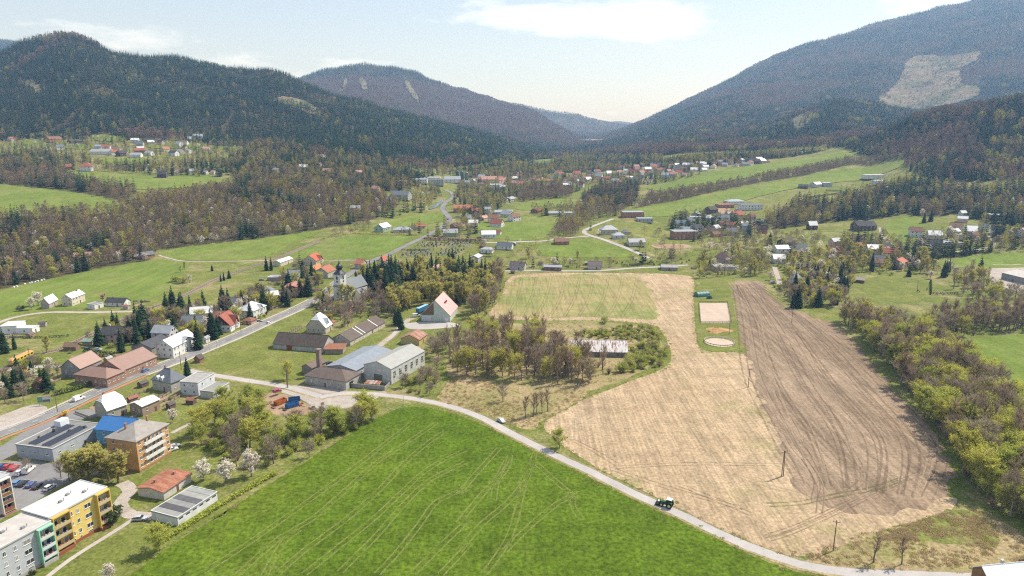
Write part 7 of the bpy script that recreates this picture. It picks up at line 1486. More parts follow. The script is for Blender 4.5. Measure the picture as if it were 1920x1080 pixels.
def building(name, label, cat, x, y, rz, L, W, h, rise, wallc, roofc, rstyle='tile', roof='gable', ov=.45, win=1.0, floors=None, chimney=1, plinth=None, group=None, detail=True, gablec=None, door=True, gable_win=True, winw=1.0, winh=1.25, z=None, wall_dirt=.25, roof_dirt=.3, frame=FRAME_WHITE, doorc=(.16, .09, .05), winstep=3.0):
    root = thing(name, label, cat, x, y, rz, group, z)
    FOOTPRINTS.append((x, y, math.hypot(L, W)/2*.86))
    r = random.Random(int(x*13+y*7))
    wk = {'gable': 'gable', 'half': 'half'}.get(roof, 'box')
    wl_ = wall_prism(L, W, h, rise, wk).build('wall', plaster(wallc, wall_dirt), root)
    if gablec and wk != 'box':
        g = MB(); a, b = L/2, W/2
        for s in (-1, 1):
            q = s*(a+.04); v = [(q, -b*.97, h), (q, b*.97, h), (q, 0, h+rise*.94)] if wk == 'gable' else [(q, -b*.97, h), (q, b*.97, h), (q, b*.46, h+rise*.52), (q, -b*.46, h+rise*.52)]
            g.add(v, [tuple(range(len(v)))] if s > 0 else [tuple(range(len(v)-1, -1, -1))])
        g.build('gable_cladding', simple(gablec, .8), wl_)
    if plinth:
        p = MB(); p.box(-L/2-.06, L/2+.06, -W/2-.06, W/2+.06, -.3, .55); p.build('plinth', plaster(plinth), wl_)
    rm = roofing(roofc, rstyle, roof_dirt)
    if roof == 'gable': ro = gable_roof(L, W, h, rise, ov).build('roof', rm, root)
    elif roof == 'half': ro = half_hip_roof(L, W, h, rise, ov).build('roof', rm, root)
    elif roof == 'hip': ro = hip_roof(L, W, h, rise, ov).build('roof', rm, root)
    elif roof == 'mono':
        mb = MB(); a, b = L/2+ov, W/2+ov; t = .2
        v = [(-a, -b, h), (a, -b, h), (a, b, h+rise), (-a, b, h+rise)]; v += [(p[0], p[1], p[2]+t) for p in v]
        mb.add(v, [(3, 2, 1, 0), (4, 5, 6, 7), (0, 1, 5, 4), (1, 2, 6, 5), (2, 3, 7, 6), (3, 0, 4, 7)]); ro = mb.build('roof', rm, root)
    else:
        mb = MB(); mb.box(-L/2-.12, L/2+.12, -W/2-.12, W/2+.12, h, h+.28); a, b = L/2-.2, W/2-.2
        ro = mb.build('roof', rm, root)
        pb = MB()
        for (x0, x1, y0, y1) in ((-L/2-.13, L/2+.13, -W/2-.13, -W/2+.1), (-L/2-.13, L/2+.13, W/2-.1, W/2+.13), (-L/2-.13, -L/2+.1, -W/2+.1, W/2-.1), (L/2-.1, L/2+.13, -W/2+.1, W/2-.1)): pb.box(x0, x1, y0, y1, h+.283, h+.5)
        pb.build('parapet', simple((.6, .6, .58), .6), ro)
    if roof in ('gable', 'half', 'hip') and rise > 1.2:
        rl = L/2+ov*.8 if roof == 'gable' else (L/2+ov*.8-W/2*.45*.9 if roof == 'half' else max(0, L/2-W/2))
        if rl > .5:
            cb = MB(); cb.tube((-rl, 0, h+rise+.2), (rl, 0, h+rise+.2), .13, .13, 5); cb.build('ridge_cap', simple(mul(roofc, .85), .7), ro)
    for c in range(chimney):
        cx = (-L*.22, L*.25, 0)[c % 3]+r.uniform(-.3, .3); cyy = W*.10*(-1)**c; top = h+rise+.9
        cb = MB(); cb.box(cx-.32, cx+.32, cyy-.32, cyy+.32, h+rise*.5, top); cb.box(cx-.4, cx+.4, cyy-.4, cyy+.4, top, top+.12)
        cb.build('chimney', plaster(r.choice([(.42, .22, .15), (.55, .52, .48), (.35, .2, .15)]), .3), ro)
    nf = floors or max(1, int((h+.4)/2.75))
    if win > 0:
        fh = h/nf
        for (i, fc, ln) in visible_faces(root, L, W):
            k = max(1, int(ln*win/winstep)); has_door = door and ln > 5 and i in (0, 2)
            for fl in range(nf):
                for q in range(k):
                    u = ln*(q+.5)/k+r.uniform(-.15, .15)
                    zb = fl*fh+(fh-winh)*.55
                    if has_door and fl == 0 and q == k//2:
                        key = ('door', doorc)
                        if key not in WIN_CACHE:
                            db = MB(); db.box(-.5, .5, -.06, .02, 0, 2.1); db.box(-.6, .6, -.5, -.0, -.05, .02); WIN_CACHE[key] = db.me('door', simple(doorc, .6))
                        o_, a_, n_ = fc
                        data_obj('door', WIN_CACHE[key], root, (o_[0]+a_[0]*u, o_[1]+a_[1]*u, .05), math.atan2(a_[1], a_[0])); continue
                    window_part(root, fc, u, zb, winw, winh, frame, detail)
            if gable_win and wk != 'box' and i in (1, 3) and rise > 2.4:
                kk = 2 if W > 7.5 and rise > 3 else 1
                for q in range(kk): window_part(root, fc, ln/2+(q-(kk-1)/2)*1.9, h+rise*.12, winw*.9, min(winh, rise*.45), frame, detail)
    root['dims'] = (L, W, h, rise)
    return root, wl_, ro
HB = {}
for spec in HOUSES:
    kw = dict(spec); key = kw.pop('key', None)
    r_ = building(**kw)
    if key: HB[key] = (r_, spec)
WALLN = {WHITE: 'white', CREAM: 'cream', BEIGE: 'beige', GREY: 'grey', LGREY: 'pale grey', BROWN: 'brown', DWOOD: 'dark timber', BRICK: 'brick', GREENW: 'green', PINK: 'pink', YEL: 'yellow', ORANGE: 'orange'}
ROOFN = {RRED: 'red', RBROWN: 'brown', RDARK: 'black', RDBROWN: 'dark brown', RWHITE: 'white', RGREY: 'grey', RSLATE: 'slate', RPINK: 'pink', RORANGE: 'orange'}
for spec in FAR_HOUSES:
    (zi, x, y, rz, L, W, h, rise, wc, rc, rf) = spec
    st = 'metal' if rc in (RWHITE, RGREY) else ('flat' if rf == 'flat' else 'tile')
    label = '%s %s with %s %s %s' % (WALLN[wc], 'long building' if L >= 22 else ('house' if h+rise > 4.5 else 'cottage'), ROOFN[rc], 'flat roof' if rf == 'flat' else 'roof', FAR_PLACES[zi])
    dfar = math.hypot(x, y)
    building('house' if L < 22 else 'long_building', label, 'house' if L < 22 else 'building', x, y, rz, L, W, h, rise, wc, rc, st, rf, ov=.4, win=.75 if dfar < 1150 else .45, detail=False, chimney=1 if rf in ('gable', 'hip') else 0, door=False, winw=1.3, winh=1.4, gable_win=dfar < 1150)

# ---------------------------------------------------------------- apartment blocks
def apartment(label, fl, fr, depth, h, wallc, bays, plinthc, flats, roofc=(.60, .585, .56), nfl=3, base=1.9, sidec=None):
    """facade from fl to fr (ground points); bays = [(u0, u1, frame colour, panel colour)] projecting loggia bays; flats = [(u, width)] windows on each floor"""
    a = Vector(fl); b = Vector(fr); d = b-a; Lg = d.length; rz = math.atan2(d.y, d.x); nrm = Vector((-d.y, d.x))/Lg
    root = thing('apartment_block', label, 'apartment block', a.x, a.y, rz); c = a+d/2+nrm*depth/2; FOOTPRINTS.append((c.x, c.y, math.hypot(Lg, depth)/2))
    fh = (h-base-.5)/nfl; rec = 1.3
    w = MB(); w.box(0, Lg, rec, depth, base*.55, h); w.build('wall', plaster(wallc, .12), root)
    p = MB(); p.box(-.03, Lg+.03, rec-.04, depth+.03, -.3, base*.55-.003); p.build('plinth', plaster(plinthc, .2), root)
    r = MB(); r.box(-.25, Lg+.25, rec-.25, depth+.25, h+.002, h+.3)
    ro = r.build('roof', roofing(roofc, 'flat', .25), root)
    e = MB()
    for q in ((-.27, Lg+.27, rec-.27, rec-.05), (-.27, Lg+.27, depth+.03, depth+.27), (-.27, -.05, rec-.05, depth+.03), (Lg+.05, Lg+.27, rec-.05, depth+.03)): e.box(q[0], q[1], q[2], q[3], h+.303, h+.45)
    e.build('parapet', simple((.55, .56, .58), .5), ro)
    for (u, v) in ((.35, .45), (.55, .6), (.72, .35)):
        k = MB(); k.box(Lg*u, Lg*u+.9, depth*v, depth*v+.7, h+.303, h+.9); k.build('roof_hatch', simple((.25, .25, .26), .6), ro)
        k = MB(); k.tube((Lg*u+1.6, depth*v+.5, h+.303), (Lg*u+1.6, depth*v+.5, h+1.2), .1, .1, 6); k.build('vent_pipe', simple((.3, .3, .3), .6), ro)
    fc = ((0, rec), (1, 0), (0, -1))
    for fl_ in range(nfl):
        for (u, ww) in flats:
            n = 3 if ww > 1.9 else 1
            window_part(root, fc, Lg*u, base+fl_*fh+.75, ww, 1.4, FRAME_WHITE, True)
    for (u, ww) in flats: window_part(root, fc, Lg*u, base*.6, ww*.8, .55, FRAME_WHITE, False, 'cellar_window')
    for (u0, u1, fcol, pcol) in bays:
        x0, x1 = Lg*u0, Lg*u1; t = .28; bay = MB(); y0 = -.1
        bay.box(x0, x0+t, y0, rec, base*.55, h); bay.box(x1-t, x1, y0, rec, base*.55, h); bay.box(x0+t, x1-t, y0, rec, h-.35, h-.002)
        for k in range(nfl+0): bay.box(x0+t, x1-t, y0+.02, rec, base+k*fh-.09, base+k*fh+.09)
        by = bay.build('balcony_bay', plaster(fcol, .12), root)
        q = MB(); q.box(x0, x1, y0+.03, rec, -.3, base*.55-.004); q.build('bay_plinth', plaster(plinthc, .2), by)
        for k in range(nfl):
            z = base+k*fh
            q = MB(); q.box(x0+t, x1-t, y0-.02, y0+.06, z+.1, z+1.0); q.build('balcony_panel', plaster(pcol, .15), by)
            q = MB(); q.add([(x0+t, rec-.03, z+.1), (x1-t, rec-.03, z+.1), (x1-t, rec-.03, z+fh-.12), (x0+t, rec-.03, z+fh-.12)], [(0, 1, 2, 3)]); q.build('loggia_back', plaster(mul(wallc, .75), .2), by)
            for s in (.28, .7): window_part(by, ((x0, rec-.05), (1, 0), (0, -1)), (x1-x0)*s, z+.5, 1.3, 1.6, FRAME_WHITE, False, 'loggia_window')
            q = MB()
            for s in (.2, .45, .72):
                xx = x0+t+(x1-x0-2*t)*s; q.box(xx-.3, xx+.3, y0+.2, y0+.5, z+.1, z+1.15)
            q.build('balcony_things', simple(((.35, .10, .10), (.20, .22, .30), (.45, .35, .2))[k % 3], .7), by)
    return root
yFL, yFR = Vector(XY['yFL']), Vector(XY['yFR']); ydv = (yFR-yFL).normalized(); ynr = Vector((-ydv.y, ydv.x))
YELLOW = (.70, .53, .16)
apartment('yellow apartment block with white flat roof and loggia balconies', tuple(yFL), tuple(yFR), 12.5, 12.0, YELLOW, [(0, .29, (.58, .38, .10), (.50, .42, .26)), (.76, 1.0, (.62, .42, .10), (.50, .42, .26))], (.30, .10, .05), [(.345, .9), (.455, .9), (.63, 2.1)])
gR = yFL-ydv*.6-ynr*1.0; gL = gR-ydv*20
apartment('grey apartment block with mint-green balcony frames at the bottom left', tuple(gL), tuple(gR), 12.5, 11.4, (.46, .47, .50), [(.79, 1.0, (.30, .58, .42), (.62, .63, .63)), (0, .2, (.30, .58, .42), (.62, .63, .63))], (.40, .38, .35), [(.36, .9), (.5, .9), (.66, 2.1)], roofc=(.50, .47, .43))
wR = Vector(XY['wFR']); wL = wR-ydv*20
apartment('white apartment block with brown loggias at the left picture edge', tuple(wL), tuple(wR), 12, 12.2, (.72, .68, .62), [(.80, .985, (.72, .69, .64), (.26, .13, .07))], (.42, .2, .14), [(.3, 2.0), (.5, 1.2), (.70, 2.0)], roofc=(.42, .42, .42), nfl=4, base=1.2)
# orange block: windows, balcony bands and plinth
(oroot, owall, oroof), osp = HB['orange']; Lo, Wo = osp['L'], osp['W']
for (i, fc, ln) in visible_faces(oroot, Lo, Wo):
    for fl in range(4):
        z = .9+fl*2.8
        if ln == Lo:
            for u in (.09, .93): window_part(oroot, fc, ln*u, z+.7, 1.2, 1.4)
            o, a, n = fc; rzf = math.atan2(a[1], a[0])
            if fl > 0:
                pb = MB(); pb.box(ln*.19, ln*.80, -.95, -.87, z-.05, z+.95); pb.box(ln*.19, ln*.80, -.95, 0, z-.2, z-.06); data_obj('balcony', pb.me('balcony', plaster((.66, .68, .66), .15)), oroot, (o[0], o[1], 0), rzf)
            for u in (.25, .38, .5, .62, .74): window_part(oroot, fc, ln*u, z+.55, 1.2, 1.6, FRAME_WHITE, True, 'balcony_window')
        else:
            for u, s in ((.22, 1.2), (.5, .6)): window_part(oroot, fc, ln*u, z+.7, s, 1.3 if s > 1 else .8)
p = MB(); p.box(-Lo/2-.05, Lo/2+.05, -Wo/2-.05, Wo/2+.05, -.3, .8); p.build('plinth', plaster((.33, .19, .10)), owall)
# flat building: solar arrays and vents
(sroot, swall, sroof), ssp = HB['solar']; Ls, Ws, hs = ssp['L'], ssp['W'], ssp['h']
pan = MB(); pan.add([(-.8, -.5, .03), (.8, -.5, .03), (.8, .5, .38), (-.8, .5, .38), (-.8, -.5, 0), (.8, -.5, 0), (.8, .5, .35), (-.8, .5, .35)], [(0, 1, 2, 3), (7, 6, 5, 4), (0, 4, 5, 1), (1, 5, 6, 2), (2, 6, 7, 3), (3, 7, 4, 0)])
pme = pan.me('solar_panel', simple((.03, .035, .05), .25, 0, .5))
for j in (-5.2, -3.9, -2.6, .9, 2.2, 3.5):
    for i in range(10): data_obj('solar_panel', pme, sroof, (-Ls/2+2.2+i*1.72, j, hs+.32))
for (u, v, s) in ((.55, .2, 1.3), (.62, -.1, .7), (.3, .3, .6), (.8, -.3, .8)):
    k = MB(); k.box(-s/2, s/2, -s/2, s/2, 0, s*1.1); k.build('roof_vent', simple((.12, .12, .13), .5), sroof, ((u-.5)*Ls, v*Ws, hs+.285))
k = MB(); k.box(-2, 2, -1.5, 1.5, 0, 2.4); k.build('roof_housing', simple((.66, .70, .74), .6), sroof, (Ls*.30, Ws*.36, hs+.285))
# garage row: roof fields and doors on the lit long side
(groot, gwall, groof), gsp = HB['garages']; Lg_, Wg_, hg_ = gsp['L'], gsp['W'], gsp['h']
for k in range(6):
    q = MB(); x0 = -Lg_/2+k*Lg_/6; q.box(x0+.05, x0+Lg_/6-.05, -Wg_/2+.12, Wg_/2-.12, hg_+.284, hg_+.30+.05*(k % 2)); q.build('roof_field', roofing([(.30, .30, .28), (.10, .10, .11), (.27, .27, .255), (.13, .13, .14), (.34, .34, .31), (.32, .33, .31)][k], 'flat', .3), groof)
for (i, fc, ln) in visible_faces(groot, Lg_, Wg_):
    if ln == Lg_:
        for k in range(6): window_part(groot, fc, ln*(k+.5)/6, hg_-.75, 1.6, .5, (.2, .2, .2), False, 'strip_window')
# slate villa dormers
(vroot, vwall, vroof), vsp = HB['slate']
for x in (-2.6, 0.2):
    d = MB(); y0 = -vsp['W']/2-.1; zb = vsp['h']+.3
    d.box(x-.8, x+.8, y0, y0+1.9, zb, zb+1.4); dm = d.build('dormer', plaster((.7, .7, .69), .1), vroof)
    g = MB(); g.add([(x-.95, y0-.2, zb+1.38), (x+.95, y0-.2, zb+1.38), (x, y0-.2, zb+2.2), (x-.95, y0+2.4, zb+1.38), (x+.95, y0+2.4, zb+1.38), (x, y0+2.4, zb+2.2)], [(0, 1, 2), (0, 2, 5, 3), (1, 4, 5, 2), (3, 5, 4)]); g.build('dormer_roof', roofing((.5, .52, .54), 'metal'), dm)
    window_part(dm, ((x-.8, y0), (1, 0), (0, -1)), .8, zb+.3, .9, 1.0)
# cross gables
def cross_gable(key, pos, width, proj, wallc, roofc, style='tile', frac=.75, side=-1):
    (r_, w_, ro_), sp = HB[key]; W, h, rise = sp['W'], sp['h'], sp['rise']; rz_ = rise*frac; x = pos*sp['L']; y1 = side*(W/2+proj); w2 = width/2
    m = MB(); v = [(x-w2, y1, -.3), (x+w2, y1, -.3), (x+w2, y1, h), (x, y1, h+rz_), (x-w2, y1, h), (x-w2, side*.2, -.3), (x+w2, side*.2, -.3), (x+w2, side*.2, h), (x-w2, side*.2, h), (x, side*.2, h+rz_)]
    f = [(0, 1, 2, 3, 4), (1, 6, 7, 2), (5, 0, 4, 8)]
    if side > 0: f = [tuple(reversed(q)) for q in f]
    cw = m.build('cross_wing', plaster(wallc, .15), r_)
    g = MB(); o = .35; sl = rz_/w2
    for s in (-1, 1):
        xe, ze = x+s*(w2+o), h-sl*o; ya, yb = y1+side*o, side*.1
        v = [(xe, ya, ze), (xe, yb, ze), (x, yb, h+rz_), (x, ya, h+rz_)]; v += [(p[0], p[1], p[2]+.2) for p in v]
        g.add(v, [(0, 1, 2, 3), (7, 6, 5, 4), (0, 4, 5, 1), (0, 3, 7, 4), (1, 5, 6, 2)])
    g.build('cross_roof', roofing(roofc, style), cw)
    fc = ((x-w2, y1), (1, 0), (0, -1)) if side < 0 else ((x+w2, y1), (-1, 0), (0, 1))
    for zz in (.9, h*.62): window_part(cw, fc, w2*.6, zz, 1.0, 1.2); window_part(cw, fc, w2*1.4, zz, 1.0, 1.2)
    window_part(cw, fc, w2, h+rz_*.15, .9, 1.1)
cross_gable('redgable', .12, 5.0, .5, (.74, .73, .70), (.36, .13, .09))
cross_gable('k2', .15, 6.0, .4, (.64, .58, .46), (.52, .13, .08))
cross_gable('whitehip', .1, 4.0, .3, (.66, .66, .60), (.58, .59, .59), 'metal', .6)
cross_gable('pension', .12, 9.0, .25, (.74, .73, .71), (.42, .43, .44), 'metal', .55)
cross_gable('whroof', .0, 4.0, -.6, (.50, .45, .36), (.72, .73, .74), 'metal', .62)
# workshop hall: tall glazed windows with grids, big door
(hroot, hwall, hroof), hsp = HB['hall']; Lh, Wh, hh = hsp['L'], hsp['W'], hsp['h']
for (i, fc, ln) in visible_faces(hroot, Lh, Wh):
    o, a, n = fc; rzf = math.atan2(a[1], a[0])
    if ln == Lh:
        for k in range(6):
            u = ln*(k+.55)/6; wb = MB(); wb.box(-1.15, 1.15, -.05, .02, 0, 3.6); w1 = data_obj('window', wb.me('window', simple((.62, .62, .60), .6)), hroot, (o[0]+a[0]*u, o[1]+a[1]*u, 2.4), rzf)
            for gx in range(3):
                for gz in range(3):
                    pb = MB(); x0 = -1.0+gx*.69; z0 = .18+gz*1.14; pb.add([(x0, -.06, z0), (x0+.6, -.06, z0), (x0+.6, -.06, z0+1.0), (x0, -.06, z0+1.0)], [(0, 1, 2, 3)]); pb.build('pane', glass(), w1)
    else:
        db = MB(); db.box(-2.4, 2.4, -.08, .02, 0, 4.0); data_obj('gate', db.me('gate', simple((.20, .17, .13), .7)), hroot, (o[0]+a[0]*ln*.52, o[1]+a[1]*ln*.52, 0), rzf)
# boiler house stack
sx, sy = XY['stack_l']; st = MB()
(lroot, lwall_, lroof), lsp = HB['lbuild']; inv = lroot.matrix_basis.inverted(); lp = inv @ Vector((sx, sy, 0))
st.box(lp.x-.95, lp.x+.95, lp.y-.95, lp.y+.95, 2, 13.6); st.box(lp.x-1.1, lp.x+1.1, lp.y-1.1, lp.y+1.1, 13.602, 13.9); st.build('brick_stack', plaster((.30, .22, .18), .4), lroot)
for u in (.9,):
    fcs = [f for f in visible_faces(lroot, lsp['L'], lsp['W']) if f[2] == lsp['W']]
    if fcs:
        o, a, n = fcs[0][1]; db = MB(); db.box(-1.5, 1.5, -.06, .02, 0, 3); data_obj('gate', db.me('gate', simple((.03, .03, .03), .9)), lroot, (o[0]+a[0]*fcs[0][2]*.35, o[1]+a[1]*fcs[0][2]*.35, 0), math.atan2(a[1], a[0]))
# red/green hall: red half of the roof, doors, brown panel
(broot, bwall, broof), bsp = HB['bigred']; Lb, Wb, hb, rb = bsp['L'], bsp['W'], bsp['h'], bsp['rise']
q = MB(); sl = rb/(Wb/2); ov = .5
q.add([(-Lb/2-.38, 0, hb+rb+.215), (-Lb/2-.38, Wb/2+ov, hb-sl*ov+.215), (Lb/2+.38, Wb/2+ov, hb-sl*ov+.215), (Lb/2+.38, 0, hb+rb+.215)], [(0, 3, 2, 1)]); q.build('red_slope', roofing((.38, .05, .045), 'metal', .1), broof)
for (i, fc, ln) in visible_faces(broot, Lb, Wb):
    o, a, n = fc; rzf = math.atan2(a[1], a[0])
    if ln == Wb:
        for (u, w_, h_, c, nm) in ((.19, 6.0, 3.6, (.60, .62, .62), 'sectional_door'), (.88, 2.6, 2.6, (.64, .65, .65), 'roller_door')):
            db = MB(); db.box(-w_/2, w_/2, -.06, .02, 0, h_)
            for k in range(1, 5): db.box(-w_/2, w_/2, -.075, -.06, h_*k/5-.03, h_*k/5+.03)
            data_obj(nm, db.me(nm, simple(c, .5)), broot, (o[0]+a[0]*ln*u, o[1]+a[1]*ln*u, 0), rzf)
        db = MB(); db.add([(-.5, -.05, hb-.2), (ln*.42, -.05, hb-.2), (ln*.42, -.05, hb+rb*.84), (.0, -.05, hb+.2)], [(0, 1, 2, 3)]); data_obj('timber_panel', db.me('timber_panel', simple((.17, .11, .06), .8)), broot, (o[0]+a[0]*.5, o[1]+a[1]*.5, 0), rzf)
for k in range(3):
    e = MB(); e.box(-3+k*2.4, -2.2+k*2.4, -Wb*.22-.4, -Wb*.22+.4, hb+rb*.45, hb+rb*.62+.5); e.build('roof_vent', simple((.35, .05, .05), .5), broof)
# white strips over the long narrow barn
(nroot, nwall, nroof), nsp = HB['barnB']
for x in (-.18, -.10, .26):
    for s in (-1, 1):
        sl = nsp['rise']/(nsp['W']/2); W2 = nsp['W']/2+.45; q = MB(); X = x*nsp['L']
        q.add([(X-.35, 0, nsp['h']+nsp['rise']+.24), (X+.35, 0, nsp['h']+nsp['rise']+.24), (X+.35, s*W2, nsp['h']-sl*.45+.24), (X-.35, s*W2, nsp['h']-sl*.45+.24)], [(0, 1, 2, 3)]); q.build('light_strip', simple((.66, .64, .60), .6), nroof)
# barn door
(aroot, _, _), asp = HB['barnA']
q = MB(); q.box(-1.6, 1.6, -.07, .02, 0, 2.8); data_obj('barn_door', q.me('barn_door', simple((.24, .06, .03), .8)), aroot, (-asp['L']*.18, -asp['W']/2, 0))

# ---------------------------------------------------------------- church
cx, cyy = XY['church']
ch = thing('church', 'white baroque church with onion-domed tower and slate roof', 'church', cx, cyy, .0); ch.rotation_euler.z = math.radians(62); FOOTPRINTS.append((cx+4, cyy+9, 15))
CW_ = plaster((.70, .68, .63), .12); SL = roofing((.23, .245, .26), 'tile', .15); DK = simple((.035, .037, .042), .4)
t = MB(); t.box(-3.4, 3.4, -3.4, 3.4, -.3, 11.5); t.box(-3.0, 3.0, -3.0, 3.0, 11.5, 20.5); tw = t.build('tower', CW_, ch)
t = MB(); t.add([(-3.9, -3.9, 11.52), (3.9, -3.9, 11.52), (3.9, 3.9, 11.52), (-3.9, 3.9, 11.52), (-3.05, -3.05, 12.6), (3.05, -3.05, 12.6), (3.05, 3.05, 12.6), (-3.05, 3.05, 12.6)], [(3, 2, 1, 0), (0, 1, 5, 4), (1, 2, 6, 5), (2, 3, 7, 6), (3, 0, 4, 7)]); t.build('cornice', SL, tw)
t = MB(); t.lathe([(4.5, 20.4), (4.2, 20.8), (2.6, 22.4), (1.7, 23.4), (2.3, 24.3), (2.5, 25.2), (2.0, 26.3), (1.0, 27.2), (.5, 28.0), (.12, 30)], 8); dome = t.build('onion_dome', DK, tw, smooth=False)
t = MB(); t.tube((0, 0, 30), (0, 0, 32), .07, .07, 5); t.box(-.5, .5, -.06, .06, 31.2, 31.35); t.build('cross', simple((.5, .4, .1), .4), dome)
for (ang) in (0, 90, 180, 270):
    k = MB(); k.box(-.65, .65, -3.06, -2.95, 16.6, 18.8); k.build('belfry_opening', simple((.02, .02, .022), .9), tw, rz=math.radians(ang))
    k = MB(); k.lathe([(.7, 0), (.7, .08)], 12); c = k.build('clock_face', simple((.05, .05, .055), .5), tw); c.location = (0, 0, 15.2); c.rotation_euler = (math.radians(90), 0, math.radians(ang)); c.location = (math.sin(math.radians(ang))*3.02, -math.cos(math.radians(ang))*3.02, 15.3)
    if ang in (0, 270): window_part(tw, ((-3.4, -3.4), (1, 0), (0, -1)) if ang == 0 else ((-3.4, 3.4), (0, -1), (-1, 0)), 3.4, 5.5, .9, 2.2)
def church_box(nm, x0, x1, y0, y1, h, rise, ridge_x=True):
    L, W = (x1-x0), (y1-y0)
    w = wall_prism(L, W, h, rise, 'gable'); o = w.build(nm, CW_, ch); o.location = ((x0+x1)/2, (y0+y1)/2, 0)
    r = gable_roof(L, W, h, rise, .4).build(nm+'_roof', SL, o); return o
nv = church_box('nave', 3.0, 22, -5.5, 5.5, 9.0, 6.5)
k = MB(); k.lathe([(4.2, -.3), (4.2, 8.0)], 10); ap = k.build('apse', CW_, ch, (22, 0, 0)); k = MB(); k.lathe([(4.6, 8.0), (4.5, 8.2), (.1, 12)], 10); k.build('apse_roof', SL, ap)
for u in (4, 8.5, 13): window_part(nv, ((-9.5, -5.5), (1, 0), (0, -1)), u+1, 3.5, 1.3, 3.6, (.5, .48, .44))
for (x0, x1, y0, y1, h, ri) in ((8, 14, -10, -5.5, 5.5, 2.0), (-3.2, 3.4, -8.5, -3.5, 3.6, 1.8)):
    a = wall_prism(x1-x0, y1-y0, h, ri, 'gable').build('chapel', CW_, ch); a.location = ((x0+x1)/2, (y0+y1)/2, 0); gable_roof(x1-x0, y1-y0, h, ri, .35).build('chapel_roof', SL, a)
k = MB(); k.lathe([(.8, 0), (.8, 1.5), (1.1, 1.6), (.8, 2.5), (.15, 3.6), (.05, 4.6)], 8); k.build('ridge_turret', DK, nv, (4, 0, 15.3))
# churchyard wall
wx, wy = XY['wallc']; q = MB(); q.box(-16, 16, -.3, .3, -.2, 1.5); q.box(-16.1, 16.1, -.38, .38, 1.503, 1.62); o = q.build('churchyard_wall', plaster((.45, .38, .33), .4), None, (cx+18, cyy-10, 0), .05); tagit(o, 'low churchyard wall below the church birches', 'wall')

# ---------------------------------------------------------------- vehicles
CARME = {}
def car_meshes(kind):
    if kind in CARME: return CARME[kind]
    L, W_, H1, H2 = (4.3, 1.76, .82, 1.46) if kind == 'car' else (5.4, 2.0, 1.05, 2.3)
    def body(prof, hw, taper):
        v = []; n = len(prof)
        for s in (-1, 1):
            for (x, z) in prof: v.append((x, s*(hw-(taper if z > H1 else 0)), z))
        f = [tuple(range(n)), tuple(range(2*n-1, n-1, -1))]+[((k+1) % n, k, n+k, n+(k+1) % n) for k in range(n)]
        m = MB(); m.add(v, f); return m
    h = L/2
    if kind == 'car':
        lower = [(-h, .34), (-h+.05, .62), (-h+.15, .86), (-h*.45, .95), (h*.32, .93), (h-.35, .74), (h, .6), (h-.02, .3)]
        cab = [(-h+.2, .86), (-h+.55, 1.36), (-h*.1, 1.46), (h*.12, 1.40), (h*.46, .92)]
    else:
        lower = [(-h, .35), (-h, 1.2), (h*.62, 1.2), (h-.2, 1.0), (h, .75), (h, .35)]
        cab = [(-h, 1.19), (-h+.05, 2.25), (-h*.2, 2.3), (h*.30, 2.2), (h*.66, 1.19)]
    b = body(lower, W_/2, 0); c = body(cab, W_/2-.08, .10 if kind == 'car' else .06)
    gl = MB(); hw = W_/2-.08-.10
    top = cab; inset = .03
    wt = 1.32 if kind == 'car' else 2.0; wb = .98 if kind == 'car' else 1.35
    xs = [(-h+.6, -.05), (.02, h*.30)] if kind == 'car' else [(h*.0, h*.34)]
    for s in (-1, 1):
        for (x0, x1) in xs: gl.box(x0, x1, s*(W_/2-.14)-.07, s*(W_/2-.14)+.07, wb, wt)
    ws = [(h*.14, 1.39), (h*.43, .97)] if kind == 'car' else [(h*.33, 2.12), (h*.63, 1.3)]
    (xa, za), (xb, zb) = ws; e = .04
    gl.add([(xa+e, -hw*.9, za+e), (xa+e, hw*.9, za+e), (xb+e, hw*.95, zb+e), (xb+e, -hw*.95, zb+e)], [(0, 1, 2, 3)])
    if kind == 'car': gl.add([(-h+.51, -hw*.9, 1.33+e), (-h+.51, hw*.9, 1.33+e), (-h+.2, hw*.95, .95), (-h+.2, -hw*.95, .95)], [(3, 2, 1, 0)])
    w = MB(); w.tube((0, -.11, 0), (0, .11, 0), .33, .33, 14, 0); w2 = MB(); w2.tube((0, -.12, 0), (0, .12, 0), .19, .19, 10, 0)
    hl = MB(); hl.box(-.05, .05, -.16, .16, -.07, .07)
    CARME[kind] = dict(b=b, c=c, gl=gl.me('windows', glass()), w=w.me('tyre', simple((.02, .02, .02), .9)), rim=w2.me('rim', simple((.45, .45, .46), .35, .6)), head=hl.me('headlight', simple((.75, .75, .72), .2)), tail=hl.me('tail_light', simple((.4, .02, .02), .3)), L=L, W=W_, col={})
    return CARME[kind]
def make_car(kind, col, cname, where, x, y, hd, z=None, tilt=0):
    d = car_meshes(kind)
    if col not in d['col']: d['col'][col] = (d['b'].me('body', carpaint(col)), d['c'].me('cabin', carpaint(col)))
    bm, cm = d['col'][col]
    r = thing('parked_car' if kind == 'car' else 'van', '%s %s %s' % (cname, 'car' if kind == 'car' else 'van', where), kind, x, y, hd, 'cars and vans', z, .06)
    b = data_obj('body', bm, r); data_obj('cabin', cm, r); data_obj('windows', d['gl'], r)
    for sx in (-.31, .31):
        for sy in (-1, 1):
            w = data_obj('wheel', d['w'], r, (sx*d['L'], sy*(d['W']/2-.1), .33)); data_obj('rim', d['rim'], w)
    for sy in (-1, 1): data_obj('headlight', d['head'], r, (d['L']/2-.03, sy*(d['W']/2-.28), .66)); data_obj('tail_light', d['tail'], r, (-d['L']/2+.03, sy*(d['W']/2-.28), .72))
    if tilt: r.rotation_euler.x = tilt
    return r
